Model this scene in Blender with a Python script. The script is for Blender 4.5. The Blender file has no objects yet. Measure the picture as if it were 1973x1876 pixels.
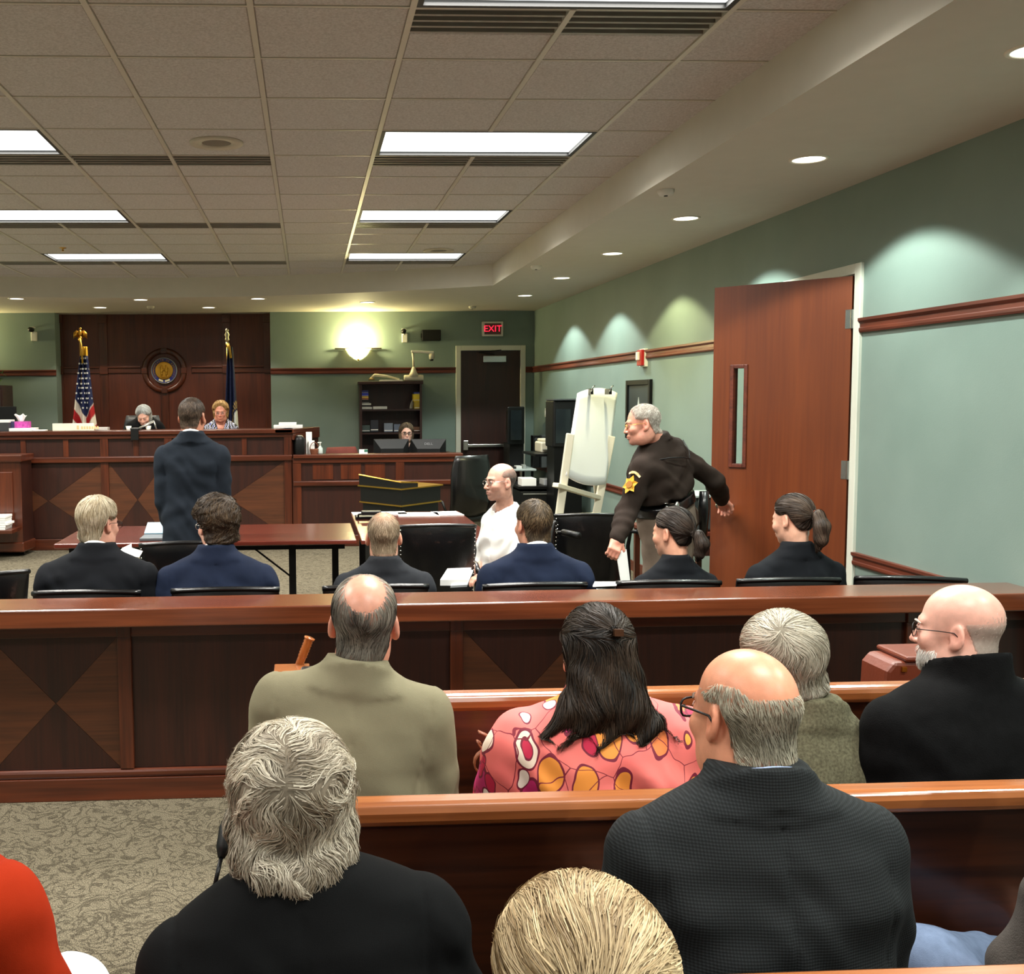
import bpy, math, random
import numpy as np
from mathutils import Vector, Matrix, Euler

# ------------------------------------------------------------------ camera, world, lights, exposure
sc = bpy.context.scene
COL = sc.collection
EYE = 1.72                                   # camera height above the courtroom floor
FPX, CX, CY = 2047.3, 692.7, 938.0           # focal length and principal point in photo pixels (1973 x 1876)
YAW, PITCH, ROLL = .0481, .0820, -.0080
_f = np.array([math.sin(YAW) * math.cos(PITCH), math.cos(YAW) * math.cos(PITCH), -math.sin(PITCH)])
_r = np.array([math.cos(YAW), -math.sin(YAW), 0.0])
_u = np.cross(_r, _f)
_c, _s = math.cos(ROLL), math.sin(ROLL)
_r, _u = _c * _r + _s * _u, -_s * _r + _c * _u
cam_data = bpy.data.cameras.new('camera')
cam_data.sensor_fit = 'HORIZONTAL'
cam_data.sensor_width = 36.0
cam_data.lens = FPX / 1973 * 36.0
cam_data.shift_x = (986.5 - CX) / 1973
cam_data.shift_y = 0.0
cam_data.clip_start = .05
cam = bpy.data.objects.new('camera', cam_data)
COL.objects.link(cam)
cam.matrix_world = Matrix((( _r[0], _u[0], -_f[0], 0), (_r[1], _u[1], -_f[1], 0), (_r[2], _u[2], -_f[2], EYE), (0, 0, 0, 1)))
sc.camera = cam

world = bpy.data.worlds.new('world'); sc.world = world
world.use_nodes = True
world.node_tree.nodes['Background'].inputs[0].default_value = (.9, .95, 1, 1)
world.node_tree.nodes['Background'].inputs[1].default_value = .02

sc.view_settings.view_transform = 'Standard'
sc.view_settings.look = 'None'
sc.view_settings.gamma = 1.0
sc.view_settings.use_curve_mapping = False
sc.view_settings.exposure = 0.15
try:
    sc.cycles.use_denoising = True
    sc.cycles.denoiser = 'OPENIMAGEDENOISE'
    sc.cycles.sample_clamp_indirect = 4.0
    sc.cycles.max_bounces = 8
    sc.cycles.diffuse_bounces = 5
except Exception:
    pass

TROFFER_W = 80.0        # power of one fluorescent troffer
CAN_W = 125.0            # power of one recessed downlight by the walls
BACK_CAN_W = 55.0        # dimmed downlights over the bench
SCONCE_W = 60.0


def ray(px, py):
    return _f * FPX + _r * (px - CX) - _u * (py - CY)
def AY(px, py, y):
    d = ray(px, py); p = d * (y / d[1]); return Vector((p[0], p[1], p[2] + EYE))
def AZ(px, py, z):
    d = ray(px, py); p = d * ((z - EYE) / d[2]); return Vector((p[0], p[1], p[2] + EYE))
def AX(px, py, x):
    d = ray(px, py); p = d * (x / d[0]); return Vector((p[0], p[1], p[2] + EYE))

# ------------------------------------------------------------------ helpers: objects and meshes
rnd = random.Random(11)

def tag(o, label=None, cat=None, group=None, kind=None):
    if label: o['label'] = label
    if cat: o['category'] = cat
    if group: o['group'] = group
    if kind: o['kind'] = kind
    return o

def thing(name, label, cat, loc=(0, 0, 0), rz=0.0, group=None):
    o = bpy.data.objects.new(name, None)
    o.empty_display_size = .1
    COL.objects.link(o)
    o.location = loc; o.rotation_euler = (0, 0, rz)
    return tag(o, label, cat, group)

def link(o, parent=None, world_coords=True):
    COL.objects.link(o)
    if parent is not None:
        o.parent = parent
        if world_coords:
            r = parent
            m = Matrix.Identity(4)
            chain = []
            while r is not None:
                chain.append(r); r = r.parent
            for q in reversed(chain):
                m = m @ q.matrix_parent_inverse @ Matrix.Translation(q.location) @ q.rotation_euler.to_matrix().to_4x4()
            o.matrix_parent_inverse = m.inverted()
    return o

def copy_tree(o, parent=None):
    c = o.copy(); COL.objects.link(c)
    if parent is not None:
        c.parent = parent; c.matrix_parent_inverse = o.matrix_parent_inverse.copy()
    for ch in list(o.children):
        copy_tree(ch, c)
    return c

def np_mesh(name, V, F, smooth=True, colors=None):
    """V (n,3) float array, F (m,3|4) int array."""
    V = np.ascontiguousarray(V, dtype=np.float32); F = np.ascontiguousarray(F, dtype=np.int32)
    me = bpy.data.meshes.new(name)
    n, k = F.shape
    me.vertices.add(len(V)); me.vertices.foreach_set('co', V.ravel())
    me.loops.add(n * k); me.loops.foreach_set('vertex_index', F.ravel())
    me.polygons.add(n)
    me.polygons.foreach_set('loop_start', np.arange(0, n * k, k, dtype=np.int32))
    me.polygons.foreach_set('loop_total', np.full(n, k, dtype=np.int32))
    me.polygons.foreach_set('use_smooth', np.full(n, smooth))
    me.update(calc_edges=True)
    if colors is not None:
        a = me.color_attributes.new('tint', 'FLOAT_COLOR', 'POINT')
        c4 = np.ones((len(V), 4), dtype=np.float32); c4[:, :3] = colors
        a.data.foreach_set('color', c4.ravel())
    return me

class MB:
    """collects simple solids and builds ONE mesh object"""
    def __init__(s): s.v = []; s.f = []
    def add(s, vs, fs):
        b = len(s.v); s.v += [tuple(v) for v in vs]; s.f += [tuple(i + b for i in f) for f in fs]; return s
    def box(s, x0, x1, y0, y1, z0, z1, m=None):
        vs = [Vector((x, y, z)) for z in (z0, z1) for y in (y0, y1) for x in (x0, x1)]
        if m is not None: vs = [m @ v for v in vs]
        return s.add(vs, [(0, 2, 3, 1), (4, 5, 7, 6), (0, 1, 5, 4), (1, 3, 7, 5), (3, 2, 6, 7), (2, 0, 4, 6)])
    def bar(s, a, b, w, h, up=(0, 0, 1)):
        a, b = Vector(a), Vector(b); d = (b - a).normalized(); up = Vector(up)
        if abs(d.dot(up)) > .98: up = Vector((0, 1, 0))
        x = d.cross(up).normalized() * (w / 2); y = x.cross(d).normalized() * (h / 2)
        vs = [p + i * x + j * y for p in (a, b) for i, j in ((-1, -1), (1, -1), (1, 1), (-1, 1))]
        return s.add(vs, [(3, 2, 1, 0), (4, 5, 6, 7), (0, 1, 5, 4), (1, 2, 6, 5), (2, 3, 7, 6), (3, 0, 4, 7)])
    def prism(s, poly, z0, z1, axis='z'):
        n = len(poly)
        def P(p, t):
            return {'z': (p[0], p[1], t), 'y': (p[0], t, p[1]), 'x': (t, p[0], p[1])}[axis]
        vs = [P(p, z0) for p in poly] + [P(p, z1) for p in poly]
        fs = [tuple(range(n - 1, -1, -1)), tuple(range(n, 2 * n))] + [(i, (i + 1) % n, n + (i + 1) % n, n + i) for i in range(n)]
        return s.add(vs, fs)
    def tube(s, pts, r, n=8, cap=True):
        pts = [Vector(p) for p in pts]; rs = r if isinstance(r, (list, tuple)) else [r] * len(pts)
        vs = []; prev = None
        for i, p in enumerate(pts):
            d = (pts[min(i + 1, len(pts) - 1)] - pts[max(i - 1, 0)]).normalized()
            if prev is None:
                a = d.cross(Vector((0, 0, 1)))
                if a.length < .1: a = d.cross(Vector((0, 1, 0)))
            else:
                a = prev - d * prev.dot(d)
            a.normalize(); prev = a; b = d.cross(a)
            vs += [p + rs[i] * (math.cos(2 * math.pi * k / n) * a + math.sin(2 * math.pi * k / n) * b) for k in range(n)]
        fs = [(i * n + k, i * n + (k + 1) % n, (i + 1) * n + (k + 1) % n, (i + 1) * n + k) for i in range(len(pts) - 1) for k in range(n)]
        if cap:
            fs += [tuple(range(n - 1, -1, -1)), tuple(range((len(pts) - 1) * n, len(pts) * n))]
        return s.add(vs, fs)
    def lathe(s, prof, c=(0, 0, 0), n=24, axis='z', arc=(0, 1), cap=True):
        """prof: list of (radius, height) about an axis through c"""
        full = arc == (0, 1); m = n if full else n + 1
        vs = []
        for r, h in prof:
            for k in range(m):
                t = 2 * math.pi * (arc[0] + (arc[1] - arc[0]) * k / n)
                x, y = r * math.cos(t), r * math.sin(t)
                p = {'z': (x, y, h), 'y': (x, h, y), 'x': (h, x, y)}[axis]
                vs.append((p[0] + c[0], p[1] + c[1], p[2] + c[2]))
        fs = [(i * m + k, i * m + (k + 1) % m, (i + 1) * m + (k + 1) % m, (i + 1) * m + k) for i in range(len(prof) - 1) for k in range(n if full else m - 1)]
        if cap and full:
            fs += [tuple(range(m - 1, -1, -1)), tuple(range((len(prof) - 1) * m, len(prof) * m))]
        return s.add(vs, fs)
    def sphere(s, c, r, n=10):
        r = r if isinstance(r, (tuple, list)) else (r, r, r)
        vs = [(c[0], c[1], c[2] - r[2])]; m = 2 * n
        for i in range(1, n):
            a = math.pi * i / n
            for k in range(m):
                t = 2 * math.pi * k / m
                vs.append((c[0] + r[0] * math.sin(a) * math.cos(t), c[1] + r[1] * math.sin(a) * math.sin(t), c[2] - r[2] * math.cos(a)))
        vs.append((c[0], c[1], c[2] + r[2]))
        fs = [(0, 1 + (k + 1) % m, 1 + k) for k in range(m)]
        for i in range(n - 2):
            for k in range(m):
                fs.append((1 + i * m + k, 1 + i * m + (k + 1) % m, 1 + (i + 1) * m + (k + 1) % m, 1 + (i + 1) * m + k))
        l = len(vs) - 1; b = 1 + (n - 2) * m
        fs += [(l, b + k, b + (k + 1) % m) for k in range(m)]
        return s.add(vs, fs)
    def sheet(s, fn, nu, nv):
        vs = [fn(i / nu, j / nv) for j in range(nv + 1) for i in range(nu + 1)]
        fs = [(j * (nu + 1) + i, j * (nu + 1) + i + 1, (j + 1) * (nu + 1) + i + 1, (j + 1) * (nu + 1) + i) for j in range(nv) for i in range(nu)]
        return s.add(vs, fs)
    def mesh(s, name, smooth=False):
        me = bpy.data.meshes.new(name); me.from_pydata(s.v, [], s.f); me.update()
        if smooth:
            me.polygons.foreach_set('use_smooth', [True] * len(me.polygons))
        return me
    def build(s, name, mat, parent=None, smooth=False, bevel=0, world_coords=True, fix=True):
        me = s.mesh(name, smooth)
        if fix:
            import bmesh
            b = bmesh.new(); b.from_mesh(me); bmesh.ops.recalc_face_normals(b, faces=b.faces); b.to_mesh(me); b.free()
        me.materials.append(mat)
        o = bpy.data.objects.new(name, me); link(o, parent, world_coords)
        if bevel:
            m = o.modifiers.new('bevel', 'BEVEL'); m.width = bevel; m.segments = 2; m.limit_method = 'ANGLE'; m.angle_limit = .7
        return o

def part(name, mat, parent, *boxes, bevel=0, smooth=False, world_coords=True):
    m = MB()
    for b in boxes: m.box(*b)
    return m.build(name, mat, parent, smooth, bevel, world_coords)

def text_mesh(name, s, size, mat, parent, loc, rot=(math.pi / 2, 0, 0), extrude=.001, world_coords=True, align='CENTER'):
    cu = bpy.data.curves.new(name, 'FONT'); cu.body = s; cu.size = size; cu.extrude = extrude; cu.align_x = align; cu.align_y = 'CENTER'
    tmp = bpy.data.objects.new('tmp_text', cu); COL.objects.link(tmp)
    bpy.context.view_layer.update()
    me = bpy.data.meshes.new_from_object(tmp.evaluated_get(bpy.context.evaluated_depsgraph_get()))
    bpy.data.objects.remove(tmp); me.name = name
    me.transform(Matrix.Translation(loc) @ Euler(rot).to_matrix().to_4x4())
    me.materials.clear(); me.materials.append(mat)
    o = bpy.data.objects.new(name, me); link(o, parent, world_coords)
    return o

# ------------------------------------------------------------------ helpers: materials
def lin(c):
    out = []
    for v in c:
        v = v / 255.0
        out.append(v / 12.92 if v <= .04045 else ((v + .055) / 1.055) ** 2.4)
    return (*out, 1.0)

_mats = {}
def nodes_of(name):
    m = bpy.data.materials.new(name); m.use_nodes = True
    nt = m.node_tree; b = nt.nodes['Principled BSDF']
    return m, nt, b
def N(nt, typ, **kw):
    n = nt.nodes.new(typ)
    for k, v in kw.items():
        if k in n.inputs: n.inputs[k].default_value = v
        else: setattr(n, k, v)
    return n
def ramp(nt, stops):
    n = nt.nodes.new('ShaderNodeValToRGB'); e = n.color_ramp.elements
    while len(e) < len(stops): e.new(.5)
    for q, (p, c) in zip(e, stops): q.position = p; q.color = c if len(c) == 4 else (*c, 1)
    return n
def coords(nt, scale=(1, 1, 1), kind='Object', rot=(0, 0, 0)):
    tc = nt.nodes.new('ShaderNodeTexCoord'); mp = nt.nodes.new('ShaderNodeMapping')
    mp.inputs['Scale'].default_value = scale; mp.inputs['Rotation'].default_value = rot
    nt.links.new(tc.outputs[kind], mp.inputs['Vector']); return mp.outputs['Vector']
def bump(nt, b, height, strength=.2, dist=.01):
    n = N(nt, 'ShaderNodeBump', Strength=strength, Distance=dist)
    nt.links.new(height, n.inputs['Height']); nt.links.new(n.outputs['Normal'], b.inputs['Normal'])

def plain(name, col, rough=.5, metal=0.0, vary=.08, vscale=8.0, bmp=0.0, bscale=200.0, coat=0.0, sheen=0.0, spec=.5):
    """one colour with a little noise in it and an optional fine relief"""
    if name in _mats: return _mats[name]
    m, nt, b = nodes_of(name)
    c = lin(col); v = coords(nt)
    n = N(nt, 'ShaderNodeTexNoise', Scale=vscale, Detail=4.0)
    nt.links.new(v, n.inputs['Vector'])
    r = ramp(nt, [(.3, [x * (1 - vary) for x in c[:3]]), (.7, [min(1, x * (1 + vary)) for x in c[:3]])])
    nt.links.new(n.outputs['Fac'], r.inputs['Fac']); nt.links.new(r.outputs['Color'], b.inputs['Base Color'])
    b.inputs['Roughness'].default_value = rough; b.inputs['Metallic'].default_value = metal
    b.inputs['Coat Weight'].default_value = coat; b.inputs['Sheen Weight'].default_value = sheen
    b.inputs['Specular IOR Level'].default_value = spec
    if bmp:
        n2 = N(nt, 'ShaderNodeTexNoise', Scale=bscale, Detail=3.0); nt.links.new(v, n2.inputs['Vector'])
        bump(nt, b, n2.outputs['Fac'], bmp, .004)
    _mats[name] = m; return m

def wood(name, dark, light, axis='x', rough=.3, coat=.3, scale=1.0, kind='Object'):
    if name in _mats: return _mats[name]
    m, nt, b = nodes_of(name)
    i = 'xyz'.index(axis)
    s1 = [7.0 * scale] * 3; s1[i] = .7 * scale
    s2 = [70.0 * scale] * 3; s2[i] = 2.2 * scale
    v1 = coords(nt, s1, kind); v2 = coords(nt, s2, kind)
    n1 = N(nt, 'ShaderNodeTexNoise', Scale=1.0, Detail=5.0, Distortion=1.2); nt.links.new(v1, n1.inputs['Vector'])
    n2 = N(nt, 'ShaderNodeTexNoise', Scale=1.0, Detail=3.0); nt.links.new(v2, n2.inputs['Vector'])
    mx = nt.nodes.new('ShaderNodeMath'); mx.operation = 'MULTIPLY_ADD'; mx.inputs[1].default_value = .45
    nt.links.new(n2.outputs['Fac'], mx.inputs[0]); 
    m2 = nt.nodes.new('ShaderNodeMath'); m2.operation = 'MULTIPLY'; m2.inputs[1].default_value = .6
    nt.links.new(n1.outputs['Fac'], m2.inputs[0]); nt.links.new(m2.outputs[0], mx.inputs[2])
    r = ramp(nt, [(.33, lin(dark)), (.5, [(p + q) / 2 for p, q in zip(lin(dark), lin(light))]), (.68, lin(light))])
    nt.links.new(mx.outputs[0], r.inputs['Fac']); nt.links.new(r.outputs['Color'], b.inputs['Base Color'])
    b.inputs['Roughness'].default_value = rough; b.inputs['Coat Weight'].default_value = coat; b.inputs['Coat Roughness'].default_value = .18
    bump(nt, b, n2.outputs['Fac'], .06, .003)
    _mats[name] = m; return m

def glow(name, col, strength):
    if name in _mats: return _mats[name]
    m, nt, b = nodes_of(name)
    v = coords(nt); n = N(nt, 'ShaderNodeTexNoise', Scale=6.0); nt.links.new(v, n.inputs['Vector'])
    c = lin(col); r = ramp(nt, [(0, [x * .96 for x in c[:3]]), (1, c[:3])]); nt.links.new(n.outputs['Fac'], r.inputs['Fac'])
    nt.links.new(r.outputs['Color'], b.inputs['Emission Color']); b.inputs['Emission Strength'].default_value = strength
    b.inputs['Base Color'].default_value = c
    _mats[name] = m; return m

def tint_mat(name, rough=.5, spec=.4, sub=0.0, vary=.1, vscale=30.0, bmp=.05, bscale=300.0, coat=0):
    """colour comes from the mesh's own 'tint' attribute, varied by noise"""
    if name in _mats: return _mats[name]
    m, nt, b = nodes_of(name)
    a = nt.nodes.new('ShaderNodeVertexColor'); a.layer_name = 'tint'
    v = coords(nt); n = N(nt, 'ShaderNodeTexNoise', Scale=vscale, Detail=4.0); nt.links.new(v, n.inputs['Vector'])
    r = ramp(nt, [(.3, (1 - vary,) * 3), (.7, (1 + vary * .3,) * 3)]); nt.links.new(n.outputs['Fac'], r.inputs['Fac'])
    mx = nt.nodes.new('ShaderNodeMix'); mx.data_type = 'RGBA'; mx.blend_type = 'MULTIPLY'; mx.inputs['Factor'].default_value = 1
    nt.links.new(a.outputs['Color'], mx.inputs['A']); nt.links.new(r.outputs['Color'], mx.inputs['B'])
    nt.links.new(mx.outputs['Result'], b.inputs['Base Color'])
    b.inputs['Roughness'].default_value = rough; b.inputs['Specular IOR Level'].default_value = spec
    b.inputs['Coat Weight'].default_value = coat
    if sub:
        b.inputs['Subsurface Weight'].default_value = sub; b.inputs['Subsurface Radius'].default_value = (.012, .004, .002); b.inputs['Subsurface Scale'].default_value = .5
    if bmp:
        n2 = N(nt, 'ShaderNodeTexNoise', Scale=bscale, Detail=2.0); nt.links.new(v, n2.inputs['Vector'])
        bump(nt, b, n2.outputs['Fac'], bmp, .002)
    _mats[name] = m; return m

# ------------------------------------------------------------------ shared materials
CHERRY_D, CHERRY_L = (48, 20, 10), (96, 43, 21)
W_X = wood('cherry_grain_x', CHERRY_D, CHERRY_L, 'x', .32, .35)
W_Z = wood('cherry_grain_z', CHERRY_D, CHERRY_L, 'z', .32, .35)
W_Y = wood('cherry_grain_y', CHERRY_D, CHERRY_L, 'y', .32, .35)
V_X = wood('veneer_grain_x', (60, 33, 18), (92, 50, 27), 'x', .4, .15, 1.4)
V_Z = wood('veneer_grain_z', (34, 14, 9), (58, 25, 15), 'z', .4, .15, 1.4)
W_DARK = wood('dark_walnut', (30, 12, 8), (58, 24, 14), 'z', .45, .1)
W_DARKX = wood('dark_walnut_x', (30, 12, 8), (58, 24, 14), 'x', .45, .1)
W_RAIL = wood('pew_rail_oak', (112, 58, 28), (170, 102, 55), 'x', .22, .6, 1.0)
W_PEW = wood('pew_panel_oak', (40, 18, 9), (78, 38, 18), 'x', .35, .3, .8)
W_TRIM_Y = wood('trim_cherry_y', (62, 24, 14), (112, 50, 30), 'y', .5, .1)
W_TRIM_X = wood('trim_cherry_x', (62, 24, 14), (112, 50, 30), 'x', .5, .1)
W_DOOR = wood('door_cherry', (92, 40, 16), (114, 54, 22), 'z', .42, .15, .7)
W_BAR = wood('bar_top_cherry', (84, 40, 22), (124, 64, 36), 'x', .2, .7)
BLACK_V = plain('black_vinyl', (9, 9, 10), .3, vary=.15, bmp=.15, bscale=120, coat=.2)
BLACK_P = plain('black_plastic', (9, 10, 10), .45, vary=.1, bmp=.05, spec=.35)
BLACK_M = plain('black_metal', (18, 18, 19), .4, .6, vary=.1)
CHROME = plain('brushed_steel', (190, 190, 188), .25, 1.0, vary=.05)
BRASS = plain('brass', (205, 160, 70), .28, 1.0, vary=.1)
WHITE_P = plain('white_plastic', (228, 226, 216), .45, vary=.03)
CREAM_P = plain('cream_plastic', (214, 206, 184), .45, vary=.03)
PAPER = plain('white_paper', (240, 240, 236), .7, vary=.02, bmp=.03, bscale=60)
FRAME_W = plain('door_frame_paint', (214, 214, 200), .45, vary=.02)

def wall_paint():
    m, nt, b = nodes_of('sage_wall_paint')
    v = coords(nt)
    n = N(nt, 'ShaderNodeTexNoise', Scale=1.6, Detail=3.0); nt.links.new(v, n.inputs['Vector'])
    r = ramp(nt, [(.3, lin((116, 134, 126))), (.7, lin((126, 143, 135)))])
    nt.links.new(n.outputs['Fac'], r.inputs['Fac']); nt.links.new(r.outputs['Color'], b.inputs['Base Color'])
    n2 = N(nt, 'ShaderNodeTexNoise', Scale=160.0, Detail=2.0); nt.links.new(v, n2.inputs['Vector'])
    bump(nt, b, n2.outputs['Fac'], .12, .003); b.inputs['Roughness'].default_value = .55
    return m
WALL = wall_paint()
CEIL_P = plain('soffit_paint', (204, 198, 184), .7, vary=.02, bmp=.05)

def tile_mat():
    m, nt, b = nodes_of('ceiling_tile_fissured')
    v = coords(nt)
    n = N(nt, 'ShaderNodeTexNoise', Scale=90.0, Detail=5.0, Roughness=.7); nt.links.new(v, n.inputs['Vector'])
    r = ramp(nt, [(.35, lin((178, 174, 170))), (.62, lin((208, 205, 202)))])
    nt.links.new(n.outputs['Fac'], r.inputs['Fac']); nt.links.new(r.outputs['Color'], b.inputs['Base Color'])
    b.inputs['Roughness'].default_value = .85; bump(nt, b, n.outputs['Fac'], .25, .004)
    return m
TILE = tile_mat()
TEE = plain('ceiling_grid_paint', (206, 202, 188), .35, vary=.02)

def carpet_mat():
    m, nt, b = nodes_of('patterned_carpet')
    v = coords(nt)
    sw_ = N(nt, 'ShaderNodeTexNoise', Scale=9.0, Detail=1.5, Distortion=2.6); nt.links.new(v, sw_.inputs['Vector'])
    r = ramp(nt, [(.43, lin((106, 99, 84))), (.48, lin((76, 70, 58))), (.52, lin((76, 70, 58))), (.56, lin((104, 97, 82)))]); nt.links.new(sw_.outputs['Fac'], r.inputs['Fac'])
    f = N(nt, 'ShaderNodeTexNoise', Scale=1.0, Detail=2.0); nt.links.new(coords(nt, (330, 120, 200)), f.inputs['Vector'])
    r2 = ramp(nt, [(.36, (.42, .42, .4, 1)), (.64, (1.35, 1.33, 1.28, 1))]); nt.links.new(f.outputs['Fac'], r2.inputs['Fac'])
    mx = nt.nodes.new('ShaderNodeMix'); mx.data_type = 'RGBA'; mx.blend_type = 'MULTIPLY'; mx.inputs['Factor'].default_value = 1
    nt.links.new(r.outputs['Color'], mx.inputs['A']); nt.links.new(r2.outputs['Color'], mx.inputs['B'])
    nt.links.new(mx.outputs['Result'], b.inputs['Base Color']); b.inputs['Roughness'].default_value = .95
    b.inputs['Specular IOR Level'].default_value = .1
    bump(nt, b, f.outputs['Fac'], .6, .004)
    return m
CARPET = carpet_mat()

# ------------------------------------------------------------------ the room shell
XR, XL, YB, YF = 3.226, -7.22, 15.08, -2.6      # right, left, back (bench) and rear wall
ZC, ZS = 3.189, 2.954                           # tiled ceiling and lower soffit
XS, XS2 = 2.042, -6.03                          # soffit edges along the side walls
PANEL_Y = 15.40
DY0, DY1, DZ = 6.15, 7.03, 2.43                 # door opening in the right wall
BX0, BX1, BZ = 2.175, 3.03, 2.40                # door in the back wall

tag(part('floor', CARPET, None, (XL - .2, XR + 2.2, YF - .2, YB + .5, -.06, 0)), kind='structure')
tag(part('wall_right', WALL, None, (XR, XR + .14, YF, DY0 - .02, 0, 3.3), (XR, XR + .14, DY1 + .02, YB + .1, 0, 3.3), (XR, XR + .14, DY0 - .02, DY1 + .02, DZ + .02, 3.3)), kind='structure')
tag(part('wall_left', WALL, None, (XL - .14, XL, YF, YB + .1, 0, 3.3)), kind='structure')
tag(part('wall_rear', WALL, None, (XL - .14, XR + .14, YF - .14, YF, 0, 3.3)), kind='structure')
wb = tag(part('wall_back', WALL, None, (XL, -3.492, YB, PANEL_Y + .1, 0, 3.3), (-.512, BX0 - .02, YB, PANEL_Y + .1, 0, 3.3),
         (BX1 + .02, XR, YB, PANEL_Y + .1, 0, 3.3), (BX0 - .02, BX1 + .02, YB, PANEL_Y + .1, BZ + .02, 3.3)), kind='structure')
tag(part('wall_corridor', WALL, None, (XR + 1.9, XR + 2.0, 4.8, 9.2, 0, 2.9), (XR + .14, XR + 2, 4.7, 4.8, 0, 2.9), (XR + .14, XR + 2, 9.2, 9.3, 0, 2.9), (XR + .14, XR + 2, 4.7, 9.3, 2.9, 3.0)), kind='structure')

# dark panelled recess behind the bench
PANELW = wood('panelling_veneer', (66, 27, 15), (98, 44, 24), 'z', .4, .2, 1.0)
wp = tag(part('wall_panelling', PANELW, None, (-3.492, -.512, PANEL_Y, PANEL_Y + .1, 0, 3.3)), kind='structure')
xs_st = [AY(112, 716, PANEL_Y).x + .02, AY(201, 716, PANEL_Y).x, AY(437, 716, PANEL_Y).x, -.56]
SEALX, SEALZ = AY(317, 714, PANEL_Y).x, AY(317, 714, PANEL_Y).z
zr = AY(317, 712, PANEL_Y).z
for i in range(len(xs_st)):
    part('stile', W_Z, wp, (xs_st[i] - .055, xs_st[i] + .055, PANEL_Y - .022, PANEL_Y, 0, 2.954), bevel=.004)
    part('corner_block', W_X, wp, (xs_st[i] - .06, xs_st[i] + .06, PANEL_Y - .05, PANEL_Y - .02, zr - .06, zr + .06), bevel=.006)
    part('corner_block', W_X, wp, (xs_st[i] - .06, xs_st[i] + .06, PANEL_Y - .05, PANEL_Y - .02, 2.83, 2.95), bevel=.006)
for a, b in ((xs_st[0], xs_st[1]), (xs_st[1], SEALX - .33), (SEALX + .33, xs_st[2]), (xs_st[2], xs_st[3])):
    part('rail', W_X, wp, (a + .06, b - .06 if b in xs_st else b, PANEL_Y - .028, PANEL_Y, zr - .045, zr + .025), bevel=.004)
    part('rail_cap', W_X, wp, (a + .06, b - .06 if b in xs_st else b, PANEL_Y - .055, PANEL_Y, zr + .025, zr + .05), bevel=.006)
part('stile', W_Z, wp, (SEALX - .055, SEALX + .055, PANEL_Y - .022, PANEL_Y, 0, SEALZ - .31), bevel=.004)
m = MB().lathe([(.24, 0), (.24, -.03), (.262, -.05), (.30, -.05), (.32, -.03), (.32, 0)], (SEALX, PANEL_Y, SEALZ), 64, 'y', cap=False)
m.build('seal_ring', W_Z, wp, True)
for dx, dz in ((0, .28), (0, -.28), (.28, 0), (-.28, 0)):
    part('corner_block', W_X, wp, (SEALX + dx - .04, SEALX + dx + .04, PANEL_Y - .062, PANEL_Y - .03, SEALZ + dz - .04, SEALZ + dz + .04), bevel=.006)

# timber rails along the walls
def rail_profile(z0, z1, d):
    h = z1 - z0
    return [(0, z0), (-d * .6, z0), (-d * .75, z0 + h * .12), (-d * .75, z0 + h * .3), (-d * .55, z0 + h * .36), (-d * .55, z0 + h * .62), (-d * .8, z0 + h * .7), (-d, z0 + h * .8), (-d, z1), (0, z1)]
def rail_right(name, y0, y1, z0, z1, d):
    m = MB(); pr = [(XR + p[0], p[1]) for p in rail_profile(z0, z1, d)]
    n = len(pr); vs = [(x, y, z) for y in (y0, y1) for x, z in pr]
    m.add(vs, [tuple(range(n)), tuple(range(2 * n - 1, n - 1, -1))] + [(i, (i + 1) % n, n + (i + 1) % n, n + i) for i in range(n)])
    return tag(m.build(name, W_TRIM_Y, None), kind='structure')
def rail_back(name, x0, x1, z0, z1, d):
    m = MB(); pr = [(YB + p[0], p[1]) for p in rail_profile(z0, z1, d)]
    n = len(pr); vs = [(x, y, z) for x in (x0, x1) for y, z in pr]
    m.add(vs, [tuple(range(n)), tuple(range(2 * n - 1, n - 1, -1))] + [(i, (i + 1) % n, n + (i + 1) % n, n + i) for i in range(n)])
    return tag(m.build(name, W_TRIM_X, None), kind='structure')
FY0, FY1 = DY0 - .07, DY1 + .07
rail_right('trim_1', YF, FY0, 2.085, 2.168, .03); rail_right('trim_2', FY1, YB, 2.085, 2.168, .03)
rail_right('trim_3', YF, FY0, .725, .80, .03); rail_right('trim_4', FY1, YB, .725, .80, .03)
rail_back('trim_5', XL, -3.492, 2.085, 2.168, .03); rail_back('trim_6', -.512, BX0 - .07, 2.085, 2.168, .03); rail_back('trim_7', BX1 + .07, XR, 2.085, 2.168, .03)
tag(part('baseboard_right', W_TRIM_Y, None, (XR - .015, XR, YF, FY0, 0, .1), (XR - .015, XR, FY1, YB, 0, .1)), kind='structure')
tag(part('baseboard_back', W_TRIM_X, None, (XL, -3.492, YB - .015, YB, 0, .1), (-.512, BX0 - .07, YB - .015, YB, 0, .1)), kind='structure')

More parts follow.
